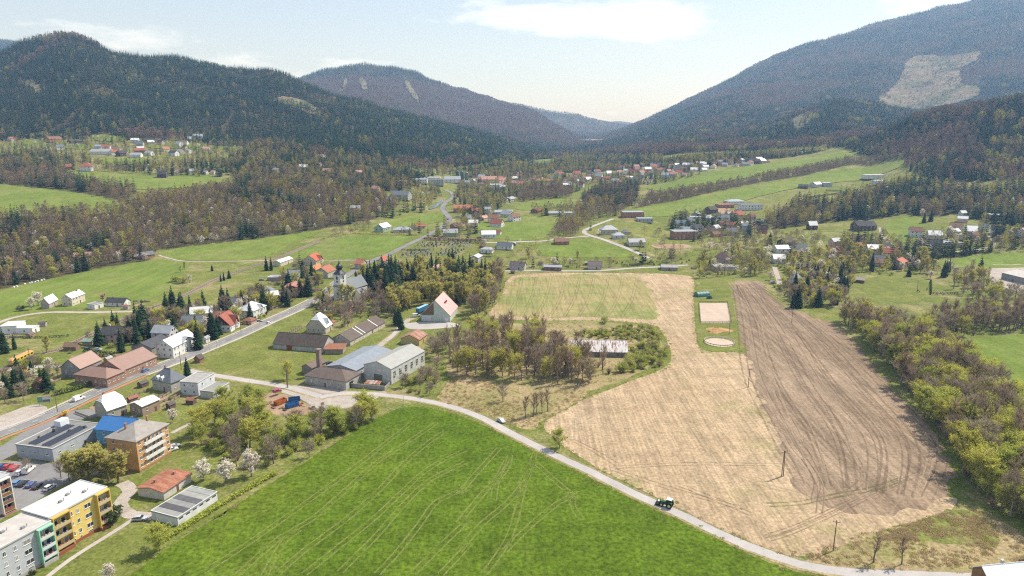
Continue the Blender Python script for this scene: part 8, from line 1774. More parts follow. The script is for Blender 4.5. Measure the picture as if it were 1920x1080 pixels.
for (kind, col, cname, where, x, y, hd) in CARS:
    wreck = 'wrecked' in where
    make_car(kind, col, cname, where if not wreck else 'lying on the orange skip container', x, y, hd, 1.55 if wreck else None, .1 if wreck else 0)
# tractor with front mower on the lane
tx, ty = XY['tractor']; th = math.atan2(XY['tractor'][1]-ty, 1)
tr_dir = math.radians(150)
trc = thing('tractor', 'green tractor with white cab roof driving on the field lane', 'tractor', tx, ty, tr_dir, dz=.07)
GR = simple((.02, .10, .025), .35, 0, .4); BLK = simple((.015, .015, .016), .8)
q = MB(); q.add([(.2, -.5, .9), (2.5, -.42, .9), (2.5, .42, .9), (.2, .5, .9), (.2, -.52, 1.75), (2.45, -.4, 1.55), (2.45, .4, 1.55), (.2, .52, 1.75)], [(3, 2, 1, 0), (4, 5, 6, 7), (0, 1, 5, 4), (1, 2, 6, 5), (2, 3, 7, 6), (3, 0, 4, 7)]); hood = q.build('bonnet', GR, trc)
q = MB(); q.box(.4, 2.52, -.3, .3, .6, .9); q.box(-1.3, .4, -.4, .4, .6, 1.1); q.build('chassis', BLK, trc)
q = MB(); q.add([(-1.35, -.75, 1.1), (.25, -.7, 1.1), (.25, .7, 1.1), (-1.35, .75, 1.1), (-1.2, -.65, 2.7), (.0, -.6, 2.7), (.0, .6, 2.7), (-1.2, .65, 2.7)], [(3, 2, 1, 0), (4, 5, 6, 7), (0, 1, 5, 4), (1, 2, 6, 5), (2, 3, 7, 6), (3, 0, 4, 7)]); cb_ = q.build('cab', glass(), trc)
q = MB(); q.box(-1.45, .25, -.85, .85, 2.72, 2.92); q.build('cab_roof', simple((.74, .75, .76), .4), cb_)
for (x0, y0) in ((-1.28, -.7), (-1.28, .7), (.14, -.66), (.14, .66)):
    q = MB(); q.tube((x0, y0, 1.1), (x0*.9, y0*.9, 2.72), .06, .06, 4); q.build('cab_post', BLK, cb_)
for (x0, y0, r0, w0, nm) in ((-.85, .98, .95, .6, 'rear_wheel'), (-.85, -.98, .95, .6, 'rear_wheel'), (1.75, .85, .68, .45, 'front_wheel'), (1.75, -.85, .68, .45, 'front_wheel')):
    q = MB(); q.tube((0, -w0/2, 0), (0, w0/2, 0), r0, r0, 16); w = q.build(nm, BLK, trc, (x0, y0, r0)); q = MB(); q.tube((0, -w0/2-.02, 0), (0, w0/2+.02, 0), r0*.55, r0*.55, 10); q.build('rim', simple((.55, .5, .3), .5), w)
for s in (-1, 1): q = MB(); q.box(-1.8, -.1, s*.98-.36, s*.98+.36, 1.93, 2.0); q.build('mudguard', GR, trc)
q = MB(); q.tube((.55, -.48, 1.7), (.55, -.48, 2.8), .06, .05, 6); q.build('exhaust', BLK, trc)
q = MB(); q.box(2.55, 3.5, -1.25, 1.25, .2, .75); q.box(3.5, 3.62, -1.3, 1.3, .15, 1.1); imp = q.build('front_mower', BLK, trc); q = MB(); q.box(2.9, 3.4, -1.2, -.3, .76, .98); q.build('mower_cover', simple((.72, .73, .74), .4), imp)
# tractor by the church road
x2, y2 = XY['tr2']; t2 = thing('tractor', 'tractor parked on the main road bend below the church', 'tractor', x2, y2, .7, dz=.07)
for ob in [o for o in trc.children]:
    c = ob.copy(); link(c); c.parent = t2
    for g in ob.children: e = g.copy(); link(e); e.parent = c

# ---------------------------------------------------------------- railway and train
rc = catmull(RAIL, 6)
for s in (-.75, .75):
    m = MB(); ln = offset_line(rc, s)
    for a, b in zip(ln[:-1], ln[1:]):
        dx, dy = b[0]-a[0], b[1]-a[1]; l_ = math.hypot(dx, dy) or 1; nx, ny = -dy/l_*.06, dx/l_*.06; za, zb = tz(*a)+.12+max(0, a[1]-540)*.001, tz(*b)+.12+max(0, b[1]-540)*.001
        m.add([(a[0]+nx, a[1]+ny, za), (a[0]-nx, a[1]-ny, za), (b[0]-nx, b[1]-ny, zb), (b[0]+nx, b[1]+ny, zb), (a[0]+nx, a[1]+ny, za+.2), (a[0]-nx, a[1]-ny, za+.2), (b[0]-nx, b[1]-ny, zb+.2), (b[0]+nx, b[1]+ny, zb+.2)], [(4, 5, 6, 7), (0, 1, 5, 4), (1, 2, 6, 5), (3, 7, 6, 2), (0, 4, 7, 3)])
    o = m.build('rail', simple((.20, .15, .12), .4, .5)); struct(o)
sl = MB(); sl.box(-1.25, 1.25, -.12, .12, 0, .12); slm = sl.me('sleeper', simple((.20, .15, .12), .9)); bed = FIELD_BY.get('railway_bed')
bedo = bpy.data.objects['railway_bed']; acc = 0; cnt = 0
for a, b in zip(rc[:-1], rc[1:]):
    n_ = max(1, int(math.dist(a, b)/1.6))
    for k in range(n_):
        x, y = a[0]+(b[0]-a[0])*k/n_, a[1]+(b[1]-a[1])*k/n_
        if y < 480 and cnt < 290: data_obj('sleeper', slm, bedo, (x, y, tz(x, y)+.102), math.atan2(b[1]-a[1], b[0]-a[0])+math.pi/2); cnt += 1
def railcar(label, p0, p1):
    a, b = Vector(p0), Vector(p1); d = b-a; c = (a+b)/2; L = min(d.length, 16)
    r = thing('railcar', label, 'train', c.x, c.y, math.atan2(d.y, d.x), 'yellow train', dz=.25); h = L/2
    YL = simple((.56, .34, .03), .5, 0, .4); GN = simple((.05, .22, .08), .5)
    v = []; prof = [(-1.4, .9), (-1.45, 1.2), (-1.42, 3.0), (-1.1, 3.45), (1.1, 3.45), (1.42, 3.0), (1.45, 1.2), (1.4, .9)]
    m = MB(); n = len(prof)
    for x in (-h, -h+.5, h-.5, h):
        k = .9 if abs(x) == h else 1
        v += [(x, y*k, z if z < 3 else z-(.25 if k < 1 else 0)) for y, z in prof]
    f = [tuple(range(n-1, -1, -1)), tuple(range(3*n, 4*n))]
    for i in range(3): f += [(i*n+k, i*n+(k+1) % n, (i+1)*n+(k+1) % n, (i+1)*n+k) for k in range(n)]
    m.add(v, f); body = m.build('car_body', YL, r)
    m = MB(); m.box(-h+.4, h-.4, -1.05, 1.05, 3.46, 3.62); m.build('car_roof', simple((.55, .30, .16), .6), r)
    for s in (-1, 1):
        m = MB(); m.box(-h+.3, h-.3, s*1.44-.03, s*1.44+.03, 1.0, 1.5); m.build('green_stripe', GN, body)
        for k in range(6): m = MB(); x = -h+1.6+k*(L-3.2)/5; m.box(x-.7, x+.7, s*1.44-.03, s*1.44+.03, 1.95, 2.85); m.build('window', glass(), body)
    for s in (-1, 1): m = MB(); m.box(s*h-.06, s*h+.05, -.95, .95, 2.0, 2.9); m.build('windscreen', glass(), body)
    for x in (-h*.65, h*.65):
        m = MB(); m.box(x-1.3, x+1.3, -1.0, 1.0, .3, .85)
        for dx in (-.9, .9): m.tube((x+dx, -.85, .42), (x+dx, .85, .42), .42, .42, 10)
        m.build('bogie', simple((.05, .05, .05), .7), r)
railcar('yellow and green railcar at the left edge', XY['train_a'], XY['train_b'])

# ---------------------------------------------------------------- poles
WD = simple((.20, .15, .11), .9)
for i, ((x, y), h, ty) in enumerate(POLES):
    nm = {'single': 'utility_pole', 'double': 'utility_pole', 'lamp': 'street_lamp'}[ty]
    near_ = ['standing in the stubble beside the ploughed field', 'above the bottom lane bend', 'between stubble and ploughed field', 'at the top of the ploughed field', 'beside the hay pile', 'at the stubble edge by the roadside willow', 'on the workshop yard verge', 'at the corner of the white guest house', 'at the head of the green field', 'at the side lane junction', 'on the left side of the main road', 'on the right side of the main road', 'by the red-roofed house', 'by the billboard', 'beside the yellow train', 'in the horse paddock', 'on the main road by the cemetery, nearer one', 'on the main road by the cemetery, farther one', 'at the stubble lane houses', 'by the grey sheds'][i]
    lab = ('wooden twin-leg utility pole ' if ty == 'double' else 'wooden utility pole ' if ty == 'single' else 'grey street lamp ')+near_
    r = thing(nm, lab, 'pole' if ty != 'lamp' else 'street lamp', x, y, RND.uniform(-.5, .5), 'poles and lamps')
    if ty == 'lamp':
        m = MB(); m.tube((0, 0, -.2), (0, 0, h), .1, .06, 8); m.build('post', simple((.42, .43, .43), .5), r)
        m = MB(); m.tube((0, 0, h), (.9, 0, h+.25), .04, .04, 5); m.build('arm', simple((.42, .43, .43), .5), r); m = MB(); m.box(.6, 1.3, -.14, .14, h+.2, h+.34); m.build('lamp_head', simple((.6, .6, .58), .4), r)
    else:
        for s in ((-.28, .28) if ty == 'double' else (0,)):
            m = MB(); m.tube((s*1.0, 0, -.2), (s*.4, 0, h), .17, .12, 8); m.build('post', WD, r)
        m = MB(); m.box(-1.0, 1.0, -.07, .07, h-.75, h-.6)
        if ty == 'double': m.tube((0, 0, h-.5), (-.9, 0, h+.35), .07, .06, 5); m.tube((0, 0, h-.5), (.9, 0, h+.35), .07, .06, 5)
        ca = m.build('crossarm', WD, r)
        for k in (-.9, 0, .9): m = MB(); m.lathe([(.06, 0), (.09, .1), (.05, .16), (.08, .24), (.03, .3)], 6, 0, (k, 0, h-.6 if ty == 'single' else h-.2)); m.build('insulator', simple((.15, .09, .06), .3), ca)

# ---------------------------------------------------------------- riding arena, round pen, hay, tunnel, paddock animals
FL, FR, BL, BR = [Vector(XY[k]) for k in ('arenaFL', 'arenaFR', 'arenaBL', 'arenaBR')]
fen = thing('arena_fence', 'dark board fence around the sand riding arena', 'fence', 0, 0, z=0)
for a, b in ((FL, FR), (FR, BR), (BR, BL), (BL, FL)):
    n_ = max(2, int((b-a).length/2.6)); an = math.atan2((b-a).y, (b-a).x)
    for k in range(n_):
        p = a.lerp(b, k/n_); m = MB(); m.box(-.06, .06, -.06, .06, 0, 1.25); m.build('post', WD, fen, (p.x, p.y, 0), an)
    for z_ in (.45, .95): m = MB(); m.box(0, (b-a).length, -.1, -.062, z_, z_+.2); m.build('board', simple((.07, .06, .055), .8), fen, (a.x, a.y, 0), an)
rx, ry = XY['ring']; pen = thing('round_pen', 'round sand pen with pale board rail below the arena', 'pen', rx, ry)
m = MB(); m.lathe([(8.2, 0.062), (8.2, .09)], 40); m.build('sand_floor', GM['sand'], pen)
for k in range(28):
    a0, a1 = 2*math.pi*k/28, 2*math.pi*(k+1)/28; r0 = 8.4
    m = MB(); m.add([(r0*math.cos(a0), r0*math.sin(a0), .75), (r0*math.cos(a1), r0*math.sin(a1), .75), (r0*math.cos(a1), r0*math.sin(a1), 1.25), (r0*math.cos(a0), r0*math.sin(a0), 1.25), ((r0+.08)*math.cos(a0), (r0+.08)*math.sin(a0), .75), ((r0+.08)*math.cos(a1), (r0+.08)*math.sin(a1), .75), ((r0+.08)*math.cos(a1), (r0+.08)*math.sin(a1), 1.25), ((r0+.08)*math.cos(a0), (r0+.08)*math.sin(a0), 1.25)], [(0, 1, 2, 3), (7, 6, 5, 4), (3, 2, 6, 7), (0, 4, 5, 1)]); m.build('rail_board', simple((.60, .55, .47), .8), pen)
    m = MB(); m.tube(((r0+.14)*math.cos(a0), (r0+.14)*math.sin(a0), 0), ((r0+.14)*math.cos(a0), (r0+.14)*math.sin(a0), 1.3), .06, .06, 5); m.build('post', WD, pen)
def heap(name, label, cat, x, y, r, h, mat, seed):
    rr = random.Random(seed); m = MB(); prof = []
    n = 18; rings = 6; v = []
    for i in range(rings):
        q = i/(rings-1)
        for k in range(n):
            a = 2*math.pi*k/n; R = r*(1-q)*(1+.18*math.sin(3*a+seed)+rr.uniform(-.12, .12)); v.append((R*math.cos(a)*1.25, R*math.sin(a), h*(1-(1-q)**1.7)*(1+rr.uniform(-.12, .12))-.02))
    f = [(i*n+k, i*n+(k+1) % n, (i+1)*n+(k+1) % n, (i+1)*n+k) for i in range(rings-1) for k in range(n)]
    m.add(v, f); o = m.build(name, mat, None, (x, y, tz(x, y)+.04)); return tagit(o, label, cat)
heap('hay_heap', 'orange-brown heap of hay and dung beside the round pen', 'heap', *XY['hay'], 6.0, 1.9, ground_mat('hay', .2, .6, 2, [(.3, (.30, .17, .07)), (.7, (.50, .32, .16))], .35), 2)
ux, uy = XY['tunnel']; tn = thing('tarp_tunnel', 'teal tarpaulin storage tunnel behind the riding arena', 'tunnel', ux, uy, .3)
m = MB(); n = 12; v = []
for x in (-5, 5): v += [(x, 3.0*math.cos(math.pi*k/n), 3.4*math.sin(math.pi*k/n)) for k in range(n+1)]
m.add(v, [(k, k+1, n+2+k, n+1+k) for k in range(n)]+[tuple(range(n, -1, -1)), tuple(range(n+1, 2*n+2))]); m.build('tarpaulin', simple((.045, .16, .15), .45, 0, .4), tn)
for x in (-4.9, -2.5, 0, 2.5, 4.9):
    m = MB()
    for k in range(n): m.tube((x, 3.05*math.cos(math.pi*k/n), 3.46*math.sin(math.pi*k/n)), (x, 3.05*math.cos(math.pi*(k+1)/n), 3.46*math.sin(math.pi*(k+1)/n)), .05, .05, 4)
    m.build('hoop', simple((.1, .2, .19), .5), tn)
bx_, by_ = XY['stack']
for k, (dx, dy, dz) in enumerate([(-2, 0, 0), (0, .1, 0), (2, 0, 0), (-1, 0, 1.15), (1, .1, 1.15)]):
    m = MB(); m.tube((0, -.7, .65), (0, .7, .65), .65, .65, 14); m.tube((0, -.71, .65), (0, .71, .65), .3, .3, 10); o = m.build('wrapped_bale', simple((.04, .12, .11), .3, 0, .5), None, (bx_+dx*.68, by_+dy, dz*.98), .1)
    tagit(o, 'dark teal wrapped bale in the stack beside the tarp tunnel', 'bale', 'stacked bales by the tunnel')
m = MB(); m.tube((0, -.6, .6), (0, .6, .6), .62, .62, 14); m.tube((0, -.62, .6), (0, .62, .6), .45, .45, 12); wb_ = m.me('wrapped_bale', simple((.74, .75, .74), .35, 0, .4))
for i, (x, y) in enumerate(BALES):
    o = data_obj('wrapped_bale', wb_, None, (x, y, tz(x, y)+.02), i*1.3); tagit(o, 'white wrapped bale in the row along the river wood', 'bale', 'white bales along the wood')
def horse(label, x, y, rz, col, graze):
    vs = [(0, 0, 1.12), (-.45, 0, 1.18), (-.78, 0, 1.12), (.45, 0, 1.15), (.72, 0, 1.25)]; rad = [.30, .31, .25, .30, .24]; ed = [(0, 1), (1, 2), (0, 3), (3, 4)]
    neck = [(.98, 0, 1.25), (1.2, 0, .85), (1.3, 0, .45), (1.5, 0, .12)] if graze else [(.95, 0, 1.55), (1.12, 0, 1.85), (1.35, 0, 1.78), (1.58, 0, 1.62)]
    k = 4
    for p, r_ in zip(neck, (.17, .13, .13, .08)): vs.append(p); rad.append(r_); ed.append((k, len(vs)-1)); k = len(vs)-1
    for bx, s in ((2, -1), (2, 1), (4, -1), (4, 1)):
        k = bx; x0 = vs[bx][0]
        for p, r_ in (((x0+.03, s*.2, .85), .14), ((x0+(.02 if bx == 4 else -.10), s*.2, .48), .065), ((x0+.0, s*.2, .08), .055), ((x0+.07, s*.2, .02), .06)): vs.append(p); rad.append(r_); ed.append((k, len(vs)-1)); k = len(vs)-1
    vs += [(-.98, 0, 1.05), (-1.06, 0, .6)]; rad += [.06, .05]; ed += [(2, len(vs)-2), (len(vs)-2, len(vs)-1)]
    me = bpy.data.meshes.new('horse'); me.from_pydata(vs, ed, []); me.materials.append(simple(col, .7)); o = bpy.data.objects.new('horse', me); link(o); o.location = (x, y, tz(x, y)+.04); o.rotation_euler.z = rz
    md = o.modifiers.new('skin', 'SKIN')
    for i, sv in enumerate(me.skin_vertices[0].data): sv.radius = (rad[i], rad[i]); sv.use_root = (i == 0)
    ss = o.modifiers.new('subsurf', 'SUBSURF'); ss.levels = 1; ss.render_levels = 1
    return tagit(o, label, 'horse')
horse('pale horse grazing in the paddock beside the shelter', *XY['horse1'], 2.9, (.55, .50, .44), True)
horse('dark horse standing near the paddock pole', *XY['horse2'], 1.9, (.05, .03, .02), False); horse('dark horse grazing at the paddock fence', *XY['horse3'], .6, (.06, .035, .02), True)

# ---------------------------------------------------------------- cemetery
gs = []
for w_, h_ in ((.8, 1.1), (.6, 1.3), (1.3, .9)):
    m = MB(); m.box(-w_/2-.1, w_/2+.1, -.5, .5, 0, .18); m.box(-w_/2, w_/2, .18, .42, .18, h_)
    m.add([(-w_/2, .18, h_), (w_/2, .18, h_), (w_/2, .42, h_), (-w_/2, .42, h_), (0, .18, h_+.22), (0, .42, h_+.22)], [(0, 1, 4), (3, 5, 2), (1, 2, 5, 4), (0, 4, 5, 3)])
    for c in ((.06, .06, .065), (.30, .29, .28), (.14, .135, .135), (.42, .40, .38), (.22, .18, .16)): gs.append(m.me('gravestone', simple(c, .4, 0, .4)))
for i, (x, y) in enumerate(GRAVES):
    o = data_obj('gravestone', RND.choice(gs), None, (x, y, tz(x, y)+.06), RND.uniform(-.1, .1)+.5, (1.15, 2.2, 1.1)); tagit(o, 'small stone grave in the cemetery rows', 'gravestone', 'graves in the cemetery rows')

# ---------------------------------------------------------------- containers, trailer, billboard, stack and odds
def skip(label, x, y, rz, col, L=5.5, W=2.3, H=1.9):
    r = thing('skip_container', label, 'container', x, y, rz, dz=.04); M_ = simple(col, .6)
    m = MB(); m.box(-L/2, L/2, -W/2, W/2, .15, .3); m.build('floor_plate', M_, r)
    for s in (-1, 1):
        m = MB(); m.box(-L/2, L/2, s*W/2-.05, s*W/2+.05, .3, H); sd = m.build('side_wall', M_, r)
        for k in range(8): m = MB(); xx = -L/2+.35+k*(L-.7)/7; m.box(xx-.06, xx+.06, s*(W/2+.05), s*(W/2+.14), .3, H-.05); m.build('rib', M_, sd)
        m = MB(); m.box(s*L/2-.05, s*L/2+.05, -W/2+.05, W/2-.05, .3, H); m.build('end_wall', M_, r)
    return r
skip('rust-orange skip container in the scrap yard', *XY['cont_o'], 1.0, (.42, .13, .03)); skip('lower blue skip container in the scrap yard', *XY['cont_b1'], .75, (.03, .14, .36)); skip('upper blue skip container in the scrap yard', *XY['cont_b2'], .35, (.03, .12, .28), 5, 2.2, 1.7)
x, y = XY['blue_trailer']; r = thing('truck_trailer', 'blue box trailer beside the green-gabled hall', 'trailer', x, y, 1.15); m = MB(); m.box(-6, 6, -1.25, 1.25, 1.1, 3.9); m.build('box', simple((.04, .16, .30), .5), r); m = MB(); m.box(-6.02, 6.02, -1.27, 1.27, 3.903, 3.96); m.build('top', simple((.28, .50, .60), .5), r)
for xx in (-4.5, -3.3, 4.2):
    for s in (-1, 1): m = MB(); m.tube((xx, s*.95, .5), (xx, s*1.25, .5), .5, .5, 12); m.build('wheel', BLK, r)
x, y = XY['billboard']; r = thing('billboard', 'billboard on two posts beside the main road', 'billboard', x, y, .25)
for s in (-2, 2): m = MB(); m.tube((s, 0, -.2), (s, 0, 3), .1, .1, 6); m.build('post', simple((.3, .3, .3), .6), r)
m = MB(); m.box(-2.6, 2.6, -.1, .1, 1.4, 4.2); pn = m.build('panel', simple((.30, .32, .33), .6), r)
for (x0, x1, z0, z1, c) in ((-2.4, -.6, 1.7, 3.9, (.12, .30, .16)), (-.5, 2.4, 2.8, 3.9, (.55, .55, .52)), (-.5, 2.4, 1.7, 2.7, (.16, .14, .13))): m = MB(); m.add([(x0, -.105, z0), (x1, -.105, z0), (x1, -.105, z1), (x0, -.105, z1)], [(0, 1, 2, 3)]); m.build('poster', simple(c, .7), pn)
rs = random.Random(9); cxx, cyy2 = XY['cont_b1']
for k in range(26):
    xx, yy = cxx+rs.uniform(-14, 16), cyy2+rs.uniform(-6, 4)
    if min(math.dist((xx, yy), XY[q]) for q in ('cont_o', 'cont_b1', 'cont_b2')) < 3.4: continue
    m = MB(); L = rs.uniform(1.0, 3.2)
    for q in range(4): m.box(-L/2+rs.uniform(-.3, .3), L/2+rs.uniform(-.3, .3), -.5+q*.25, -.3+q*.25, .02+.1*(q % 2), .12+.14*(q % 2)+rs.uniform(0, .3))
    c = rs.choice([(.22, .13, .08), (.10, .10, .10), (.38, .30, .22), (.30, .09, .04)]); o = m.build('scrap_pile', simple(c, .8), None, (xx, yy, .045), rs.uniform(0, 3)); tagit(o, 'pile of scrap planks and metal in the scrap yard', 'scrap pile', 'scrap piles around the skip containers')
# yard wall in front of the workshop hall
A_, B_ = Vector(XY['hallA']), Vector(XY['hallB']); dv = (B_-A_).normalized(); nv_ = Vector((dv.y, -dv.x)); c = A_.lerp(B_, .45)+nv_*7.5
m = MB(); m.box(-8.5, 8.5, -.15, .15, -.1, 2.1); m.box(8.35, 8.6, .15, 6, -.1, 1.7); o = m.build('yard_wall', plaster((.40, .37, .34), .5), None, (c.x, c.y, 0), math.atan2(dv.y, dv.x)); tagit(o, 'rough concrete yard wall in front of the pale workshop hall', 'wall')
m = MB(); m.add([(-4, 0, 2.2), (3.6, 0, 2.2), (3.6, 3.6, 2.7), (-4, 3.6, 2.7), (-4, 0, 2.05), (3.6, 0, 2.05), (3.6, 3.6, 2.55), (-4, 3.6, 2.55)], [(0, 1, 2, 3), (7, 6, 5, 4), (0, 4, 5, 1), (1, 5, 6, 2), (3, 2, 6, 7)]); o = m.build('lean_to_roof', roofing((.45, .40, .37), 'rust'), None, (c.x+2, c.y+.4, 0), math.atan2(dv.y, dv.x)); tagit(o, 'rusty lean-to roof behind the concrete yard wall', 'roof')
# dam across the far valley
da, db_ = Vector((0, 0)), None
px0, px1 = .10*3350, .135*3350
m = MB(); y = 3350.0; m.add([(330, y, 20), (520, y, 20), (520, y+60, 62), (330, y+60, 62), (520, y+72, 62), (330, y+72, 62), (330, y+72, 20), (520, y+72, 20)], [(0, 1, 2, 3), (3, 2, 4, 5), (5, 4, 7, 6)]); o = m.build('dam', plaster((.36, .37, .34), .3)); tagit(o, 'pale dam wall closing the far valley', 'dam')
# factory silos and chimney by the river bend
for i, (px_, col, r_, h_) in enumerate(((-88, (.06, .12, .10), 3, 14), (-80, (.06, .12, .10), 3, 14), (-72, (.10, .16, .14), 3, 13))):
    m = MB(); yy = 1215.0; m.lathe([(r_, -1), (r_, h_), (r_*.3, h_+2)], 14); o = m.build('silo', simple(col, .5), None, (px_-8, yy, tz(px_-8, yy))); tagit(o, 'dark green silo at the river bend factory', 'silo', 'silos at the river bend factory')
m = MB(); m.lathe([(1.6, -1), (.9, 24)], 10); o = m.build('factory_chimney', plaster((.36, .18, .14)), None, (-66, 1260, tz(-66, 1260))); tagit(o, 'slim brick factory chimney by the river bend', 'chimney')

# ---------------------------------------------------------------- gardens: sheds, fences and beds beside the houses
gr_ = random.Random(31); RL = np.array([p for r_ in ROADS for p in catmull(r_[4], 5)])
def clear_spot(x, y, rad):
    if np.min((RL[:, 0]-x)**2+(RL[:, 1]-y)**2) < (rad+4)**2: return False
    if any((x-a)**2+(y-b)**2 < (r_*1.02+rad)**2 for a, b, r_ in FOOTPRINTS): return False
    return not any(inpoly(np.array([x]), np.array([y]), s_[4])[0] for s_ in SHEETS if s_[0] in ('wheat_field', 'stubble_field', 'ploughed_field', 'parking_lot', 'workshop_yard', 'riding_arena', 'river_meadow'))
bed_m = MB(); bed_m.add([(-3.4, -2.2, 0), (3.2, -2.4, 0), (3.5, 2.1, 0), (-3.2, 2.3, 0)], [(0, 1, 2, 3)]); bed_me = bed_m.me('garden_bed', GM['soil'])
fence_post = MB().box(-.06, .06, -.06, .06, 0, 1.3).me('post', WD); fence_rail = MB().box(0, 2.5, -.03, .03, .25, 1.15).me('panel', simple((.30, .24, .18), .85))
for sp in HOUSES:
    if sp['cat'] not in ('house',) or sp['y'] > 640: continue
    for what in ('bed', 'shed', 'fence', 'fence'):
        for _ in range(8):
            a = gr_.uniform(0, 6.28); rr = math.hypot(sp['L'], sp['W'])/2+gr_.uniform(4, 9); x, y = sp['x']+math.cos(a)*rr, sp['y']+math.sin(a)*rr
            if clear_spot(x, y, 3.2): break
        else: continue
        near_ = ' '.join(sp['label'].split()[:7])
        if what == 'bed':
            o = data_obj('garden_bed', bed_me, None, (x, y, tz(x, y)+.075), sp['rz']); struct(o)
        elif what == 'shed':
            r = thing('garden_shed', 'small garden shed near the '+near_, 'shed', x, y, sp['rz']+gr_.choice([0, 1.57])); L_, W_ = gr_.uniform(2.6, 4), gr_.uniform(2.2, 3); FOOTPRINTS.append((x, y, 2.4))
            wall_prism(L_, W_, 2.1, .8, 'gable').build('wall', plaster(gr_.choice([(.20, .13, .09), (.34, .26, .18), (.40, .38, .35), (.16, .11, .08)]), .35), r); gable_roof(L_, W_, 2.1, .8, .25, .1).build('roof', roofing(gr_.choice([(.14, .12, .11), (.36, .16, .11), (.42, .42, .42), (.22, .15, .12)]), 'tile'), r)
        else:
            r = thing('garden_fence', 'low wooden garden fence near the '+near_, 'fence', x, y, sp['rz']+(0 if what == 'fence' and gr_.random() < .5 else 1.57))
            for k in range(5):
                data_obj('post', fence_post, r, (k*2.5-6.25, 0, 0)); data_obj('panel', fence_rail, r, (k*2.5-6.25, .1, 0))
# ---------------------------------------------------------------- hedges
for (label, h_, w_, mt, pts_) in HEDGES:
    b_ = MB(); r_ = random.Random(len(label)*7+int(pts_[0][0])); ln = catmull(pts_, 2.0)
    for a, c in zip(ln[:-1], ln[1:]):
        s_ = math.dist(a, c); n_ = int(s_*h_*w_*9)+4; z0 = tz(*a); an = math.atan2(c[1]-a[1], c[0]-a[0])
        for _ in range(n_):
            f_ = r_.random(); o_ = r_.uniform(-.5, .5)*w_; zz = h_*r_.random()**.6*r_.uniform(.9, 1.08); p_ = Vector((a[0]+(c[0]-a[0])*f_-math.sin(an)*o_, a[1]+(c[1]-a[1])*f_+math.cos(an)*o_, z0+zz))
            u_ = Vector((r_.gauss(0, 1), r_.gauss(0, 1), r_.gauss(0, .6))).normalized(); q_ = u_.cross(Vector((r_.gauss(0, .6), r_.gauss(0, .6), 1))).normalized(); sz = r_.uniform(.2, .42)
            b_.add([p_-u_*sz, p_+q_*sz*.7, p_+u_*sz, p_-q_*sz*.7], [(0, 1, 2, 3)])
    tagit(b_.build('hedge', LM[mt]), label, 'hedge')
# ---------------------------------------------------------------- trees and shrubs
for (kind, h, label, x, y) in ONE: plant(kind, x, y, h, label, 'pink trees behind the cemetery' if 'row behind the cemetery' in label else None, wf=1.45 if 'golden-brown' in label else 1.0)
ROADLINES = [(catmull(r[4], 6), r[3]/2) for r in ROADS]
RPTS = np.array([p for c_, w_ in ROADLINES for p in c_]); RW = np.array([w_ for c_, w_ in ROADLINES for p in c_])
SOLID = [s[4] for s in SHEETS if s[0] in ('wheat_field', 'stubble_field', 'ploughed_field', 'terrace_field', 'sloping_field', 'valley_meadow', 'river_meadow', 'workshop_yard', 'parking_lot', 'hall_forecourt', 'riding_arena', 'forecourt', 'scrap_yard', 'depot_yard', 'cemetery_ground', 'right_meadow')]
FP = np.array(FOOTPRINTS)
def allowed(x, y, pad=1.6):
    if np.any((RPTS[:, 0]-x)**2+(RPTS[:, 1]-y)**2 < (RW+pad+1.5)**2): return False
    if np.any((FP[:, 0]-x)**2+(FP[:, 1]-y)**2 < (FP[:, 2]+pad*.4)**2): return False
    if y > 520:
        dy = FP[:, 1]-y; m_ = (dy > 0) & (dy < 30) & (np.abs(FP[:, 0]*y/FP[:, 1]-x) < FP[:, 2]*.95)
        if m_.any() and RND.random() < (.8 if y > 850 else .45): return False
    return True
CAND = []
for zi, (where, sp, mix, hf, poly) in enumerate(ZONES):
    r = random.Random(zi*97+5); xs = [p[0] for p in poly]; ys = [p[1] for p in poly]
    X, Y = np.meshgrid(np.arange(min(xs), max(xs), sp), np.arange(min(ys), max(ys), sp))
    rn = np.random.default_rng(zi); X = (X+rn.uniform(-.48, .48, X.shape)*sp).ravel(); Y = (Y+rn.uniform(-.48, .48, Y.shape)*sp).ravel()
    ok = inpoly(X, Y, poly)
    for s_ in SOLID: ok &= ~inpoly(X, Y, s_)
    X, Y = X[ok], Y[ok]
    ks = list(mix); wt = [mix[k] for k in ks]; cl = fbm(X/45, Y/45, 3, zi+40) if len(X) else []
    for x, y, q in zip(X, Y, cl):
        if not allowed(x, y): continue
        if 'spruce' in mix and mix['spruce'] >= 1 and y > 560: k = 'spruce' if q > .34-.05*mix['spruce'] and r.random() < .7 else r.choices(ks, wt)[0]
        else: k = r.choices(ks, wt)[0]
        CAND.append((y, x, k, hf*r.uniform(.72, 1.15), where))
CAND.sort(key=lambda c: c[0])
LIMIT = {'bare': 270, 'alder': 290, 'leaf': 200, 'willow': 200, 'birch': 200, 'spruce': 180, 'blossom': 200, 'shrub': 260, 'yshrub': 200, 'brush': 200, 'hedge': 150}
used = {}; rest = {}
for (y, x, k, hf, where) in CAND:
    if used.get(k, 0) < LIMIT.get(k, 100) and y < 640:
        used[k] = used.get(k, 0)+1
        plant(k, x, y, SPECIES[k]['h']*hf, SPECIES[k]['words']+' '+where, SPECIES[k]['words']+' '+where)
    else: rest.setdefault(where, []).append((x, y, k, WOOD_H[k]*hf))
for where, pts in rest.items():
    wood('woodland', 'mixed spring woodland '+where, pts)
print('individual plants', used, 'in woods', sum(len(v) for v in rest.values()))
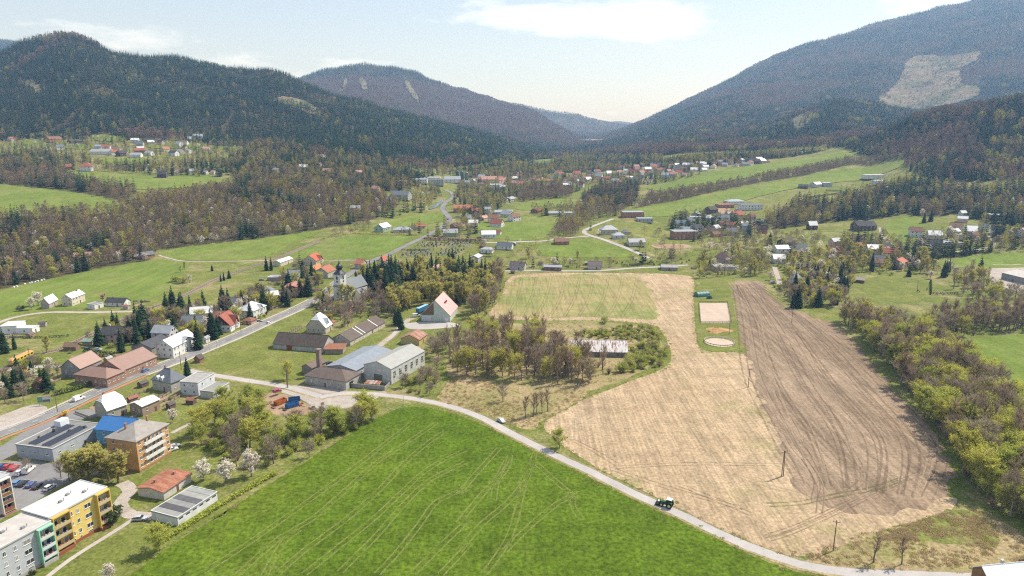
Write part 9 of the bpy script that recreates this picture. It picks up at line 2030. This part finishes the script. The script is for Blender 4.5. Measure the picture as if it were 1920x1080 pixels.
# forested hills
def hill_points(d0, d1, spacing, seed):
    rn = np.random.default_rng(seed); tmax = .86
    out = []
    d = d0
    while d < d1:
        n_ = int(2*tmax*d/spacing); t = np.linspace(-tmax, tmax, n_)+rn.uniform(-.5, .5, n_)*spacing/d; dd = d+rn.uniform(-.5, .5, n_)*spacing
        out.append(np.column_stack([t*dd, dd])); d += spacing
    P = np.concatenate(out); t = P[:, 0]/P[:, 1]
    P = P[(P[:, 1] > forest_foot(t)-15) & (np.abs(t) < .83)]
    ok = np.abs(fbm(P[:, 0]/260, P[:, 1]/420, 2, 91)) > .016
    keep = rn.random(len(P)) < .13+.30*(fbm(P[:, 0]/60, P[:, 1]/60, 3, 77) > .08)
    for c in CLEARINGS: ok &= ~inpoly(P[:, 0], P[:, 1], c) | (keep & (P[:, 1] > 1500))
    return P[ok]
T_, D_ = np.meshgrid(TT, DD, indexing='ij'); ELEV = (HZ-CAM_H)/D_; RUN = np.maximum.accumulate(ELEV, axis=1)
def seen(P, tall):
    z = terrain_z(HZ, P[:, 0], P[:, 1]); i = np.clip(((P[:, 0]/P[:, 1]-TT[0])/(TT[1]-TT[0])).astype(int), 0, len(TT)-1); j = np.clip(np.searchsorted(DD, P[:, 1])-3, 0, len(DD)-1)
    return (z+tall-CAM_H)/P[:, 1] > RUN[i, j]-.004
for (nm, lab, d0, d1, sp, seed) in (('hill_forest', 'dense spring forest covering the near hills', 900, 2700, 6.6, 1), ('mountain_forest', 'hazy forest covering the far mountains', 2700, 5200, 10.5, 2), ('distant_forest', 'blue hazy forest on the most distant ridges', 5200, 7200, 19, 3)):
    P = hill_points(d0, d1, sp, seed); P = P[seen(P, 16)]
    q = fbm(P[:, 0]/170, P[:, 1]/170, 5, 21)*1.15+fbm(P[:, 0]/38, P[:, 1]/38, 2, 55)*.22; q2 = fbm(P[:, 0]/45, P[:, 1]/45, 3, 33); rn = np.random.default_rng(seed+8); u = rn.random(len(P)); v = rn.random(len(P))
    z = terrain_z(HZ, P[:, 0], P[:, 1]); t = P[:, 0]/P[:, 1]; foot = np.clip((P[:, 1]-forest_foot(t))/140, 0, 1)
    sg = lambda a: 1/(1+np.exp(-np.clip(a, -30, 30)))
    if d0 < 2000:
        beech = np.where(t < .12, .015+.7*sg((q-.72+(1-foot)*.40)*16), .04+.75*sg((q-.22+(1-foot)*.15)*12))
        beech = np.where((t > .35) & (P[:, 1] > 1700), .03+.6*sg((q-.35)*14), beech)
    elif d0 < 5000:
        beech = np.where(t < .13, .03+.95*sg((q*.6+.35-np.clip((z-330)/80, 0, 1.5)-np.clip((120-z)/90, 0, 1)*.5)*10), .03+.85*sg((q-.24)*12))
    else: beech = .05+.8*sg((q-.05)*10)
    yel = np.clip(.015+np.clip(q2-.26, 0, 1)*1.2*(1.0 if d0 < 2000 else .15)*np.where(t < .12, .8, 1.8)+(1-foot)*.08, 0, .6)
    stand = .8+.42*np.clip(fbm(P[:, 0]/70, P[:, 1]/70, 2, 61)*2.2+.5, 0, 1)
    pts = []
    for (x, y), a, b_, ui, vi, st_ in zip(P, beech, yel, u, v, stand):
        k = 'beech' if ui < a else 'spruce'
        if vi < b_: k = 'birch' if vi < b_*.55 else 'leaf'
        hh = (17 if k == 'spruce' else 14 if k == 'beech' else 13)*(.75+.4*((ui*7.3+vi*3.1) % 1))*st_
        if d0 > 2000: hh *= 1.1
        pts.append((x, y, k, hh))
    wood(nm, lab, pts); print(nm, len(pts))

# ---------------------------------------------------------------- ground cover along the edges: tufts and dry stems
def tuft(seed, col, n, s, h):
    r = random.Random(seed); b = MB()
    for _ in range(n):
        a = r.uniform(0, 6.28); rr = s*math.sqrt(r.random()); p = Vector((rr*math.cos(a), rr*math.sin(a), 0)); q = p+Vector((r.gauss(0, .3)*h, r.gauss(0, .3)*h, h*r.uniform(.5, 1.1))); w = Vector((math.cos(a*3), math.sin(a*3), 0))*.09
        b.add([p-w, p+w, q], [(0, 1, 2)])
    return b.me('tuft', LM[col])
TUFT = bpy.data.collections.new('tuft_sources')
for i, (c, n, s, h) in enumerate((('litter', 40, .7, .4), ('shrub', 40, .6, .35), ('litter', 36, .9, .65))):
    o = bpy.data.objects.new('tuft_source_%d' % i, tuft(i+5, c, n, s, h)); TUFT.objects.link(o)
TG = WG.copy(); [n for n in TG.nodes if n.type == 'COLLECTION_INFO'][0].inputs['Collection'].default_value = TUFT
def tufts(name, label, pts):
    n = len(pts); me = bpy.data.meshes.new(name); me.vertices.add(n); xy = np.array([(p[0], p[1]) for p in pts]); z = terrain_z(HZ, xy[:, 0], xy[:, 1])
    me.vertices.foreach_set('co', np.column_stack([xy, z]).astype(np.float32).ravel())
    a = me.attributes.new('kind', 'INT', 'POINT'); a.data.foreach_set('value', np.array([p[2] for p in pts], np.int32))
    rot = np.zeros((n, 3), np.float32); rot[:, 2] = NPR.uniform(0, 6.28, n); a = me.attributes.new('turn', 'FLOAT_VECTOR', 'POINT'); a.data.foreach_set('vector', rot.ravel())
    s = NPR.uniform(.5, 1.3, n); a = me.attributes.new('size', 'FLOAT_VECTOR', 'POINT'); a.data.foreach_set('vector', np.column_stack([s, s, s*NPR.uniform(.6, 1.2, n)]).astype(np.float32).ravel())
    o = link(bpy.data.objects.new(name, me)); o['kind'] = 'stuff'; o['label'] = label; o['category'] = 'grass'; md = o.modifiers.new('scatter', 'NODES'); md.node_group = TG; return o
gp = []; rg_ = random.Random(3)
for s_ in SHEETS:
    if s_[0] in ('rough_corner', 'dry_grass', 'copse_floor', 'rough_corner_grass'):
        xs = [p[0] for p in s_[4]]; ys = [p[1] for p in s_[4]]; X = NPR.uniform(min(xs), max(xs), 6000); Y = NPR.uniform(min(ys), max(ys), 6000); ok = inpoly(X, Y, s_[4]) & (fbm(X/9, Y/9, 3, 5)+NPR.uniform(-.5, .5, 6000) > .05); X, Y = X[ok][:700], Y[ok][:700]
        gp += [(x, y, rg_.choice([0, 0, 2, 2, 1])) for x, y in zip(X, Y) if allowed(x, y, .3)]
PL_ = [s_[4] for s_ in SHEETS if s_[0] == 'ploughed_field'][0]
PLC = (sum(p[0] for p in PL_)/len(PL_), sum(p[1] for p in PL_)/len(PL_))
def PLOUGH_IN(x, y): return bool(inpoly(np.array([x+(x-PLC[0])*-.06]), np.array([y+(y-PLC[1])*-.06]), PL_)[0]) or min(math.dist((x, y), p) for p in PL_) < 9
edge = [s_[4] for s_ in SHEETS if s_[0] in ('wheat_field', 'stubble_field')]
for ed in edge:
    for a, b in zip(ed, ed[1:]+ed[:1]):
        if a[1] < 120 or b[1] < 120: continue
        for k in range(int(math.dist(a, b)/1.6)):
            f_ = rg_.random(); x, y = a[0]+(b[0]-a[0])*f_+rg_.gauss(0, .7), a[1]+(b[1]-a[1])*f_+rg_.gauss(0, .7)
            if allowed(x, y, -1.2) and not PLOUGH_IN(x, y): gp.append((x, y, rg_.choice([1, 1, 0])))
tufts('rough_grass', 'rough tufts of dry and green grass along field edges', gp)

# ---------------------------------------------------------------- haze
hz = MB(); hz.box(-11800, 11800, -700, 9050, -2, 1080)
m = bpy.data.materials.new('haze'); m.use_nodes = True; nn = m.node_tree.nodes; nn.clear(); o_ = nn.new('ShaderNodeOutputMaterial'); pv = nn.new('ShaderNodeVolumePrincipled')
pv.inputs['Color'].default_value = (.37, .61, 1.0, 1); pv.inputs['Absorption Color'].default_value = (1, 1, 1, 1); pv.inputs['Density'].default_value = 1.2e-4; pv.inputs['Anisotropy'].default_value = .2
m.node_tree.links.new(pv.outputs[0], o_.inputs['Volume']); hzo = hz.build('haze', m); hzo['kind'] = 'stuff'; hzo['label'] = 'pale blue spring haze filling the valley air'; hzo['category'] = 'haze'

# ---------------------------------------------------------------- labels: number the few look-alikes from the left, let the many share theirs
ORD = ['first', 'second', 'third', 'fourth', 'fifth', 'sixth', 'seventh', 'eighth', 'ninth', 'tenth', 'eleventh', 'twelfth', 'thirteenth', 'fourteenth', 'fifteenth', 'sixteenth', 'seventeenth', 'eighteenth', 'nineteenth', 'twentieth']
by = {}
for o in THINGS: by.setdefault(o['label'], []).append(o)
for lab, L in by.items():
    if 1 < len(L) <= 20 and len(lab.split()) <= 13:
        L.sort(key=lambda o: o.location.x/max(o.location.y, 1))
        for i, o in enumerate(L): o['label'] = '%s, %s from left' % (lab, ORD[i])
    elif len(L) > 1:
        for o in L: o['group'] = L[0].get('group', lab)
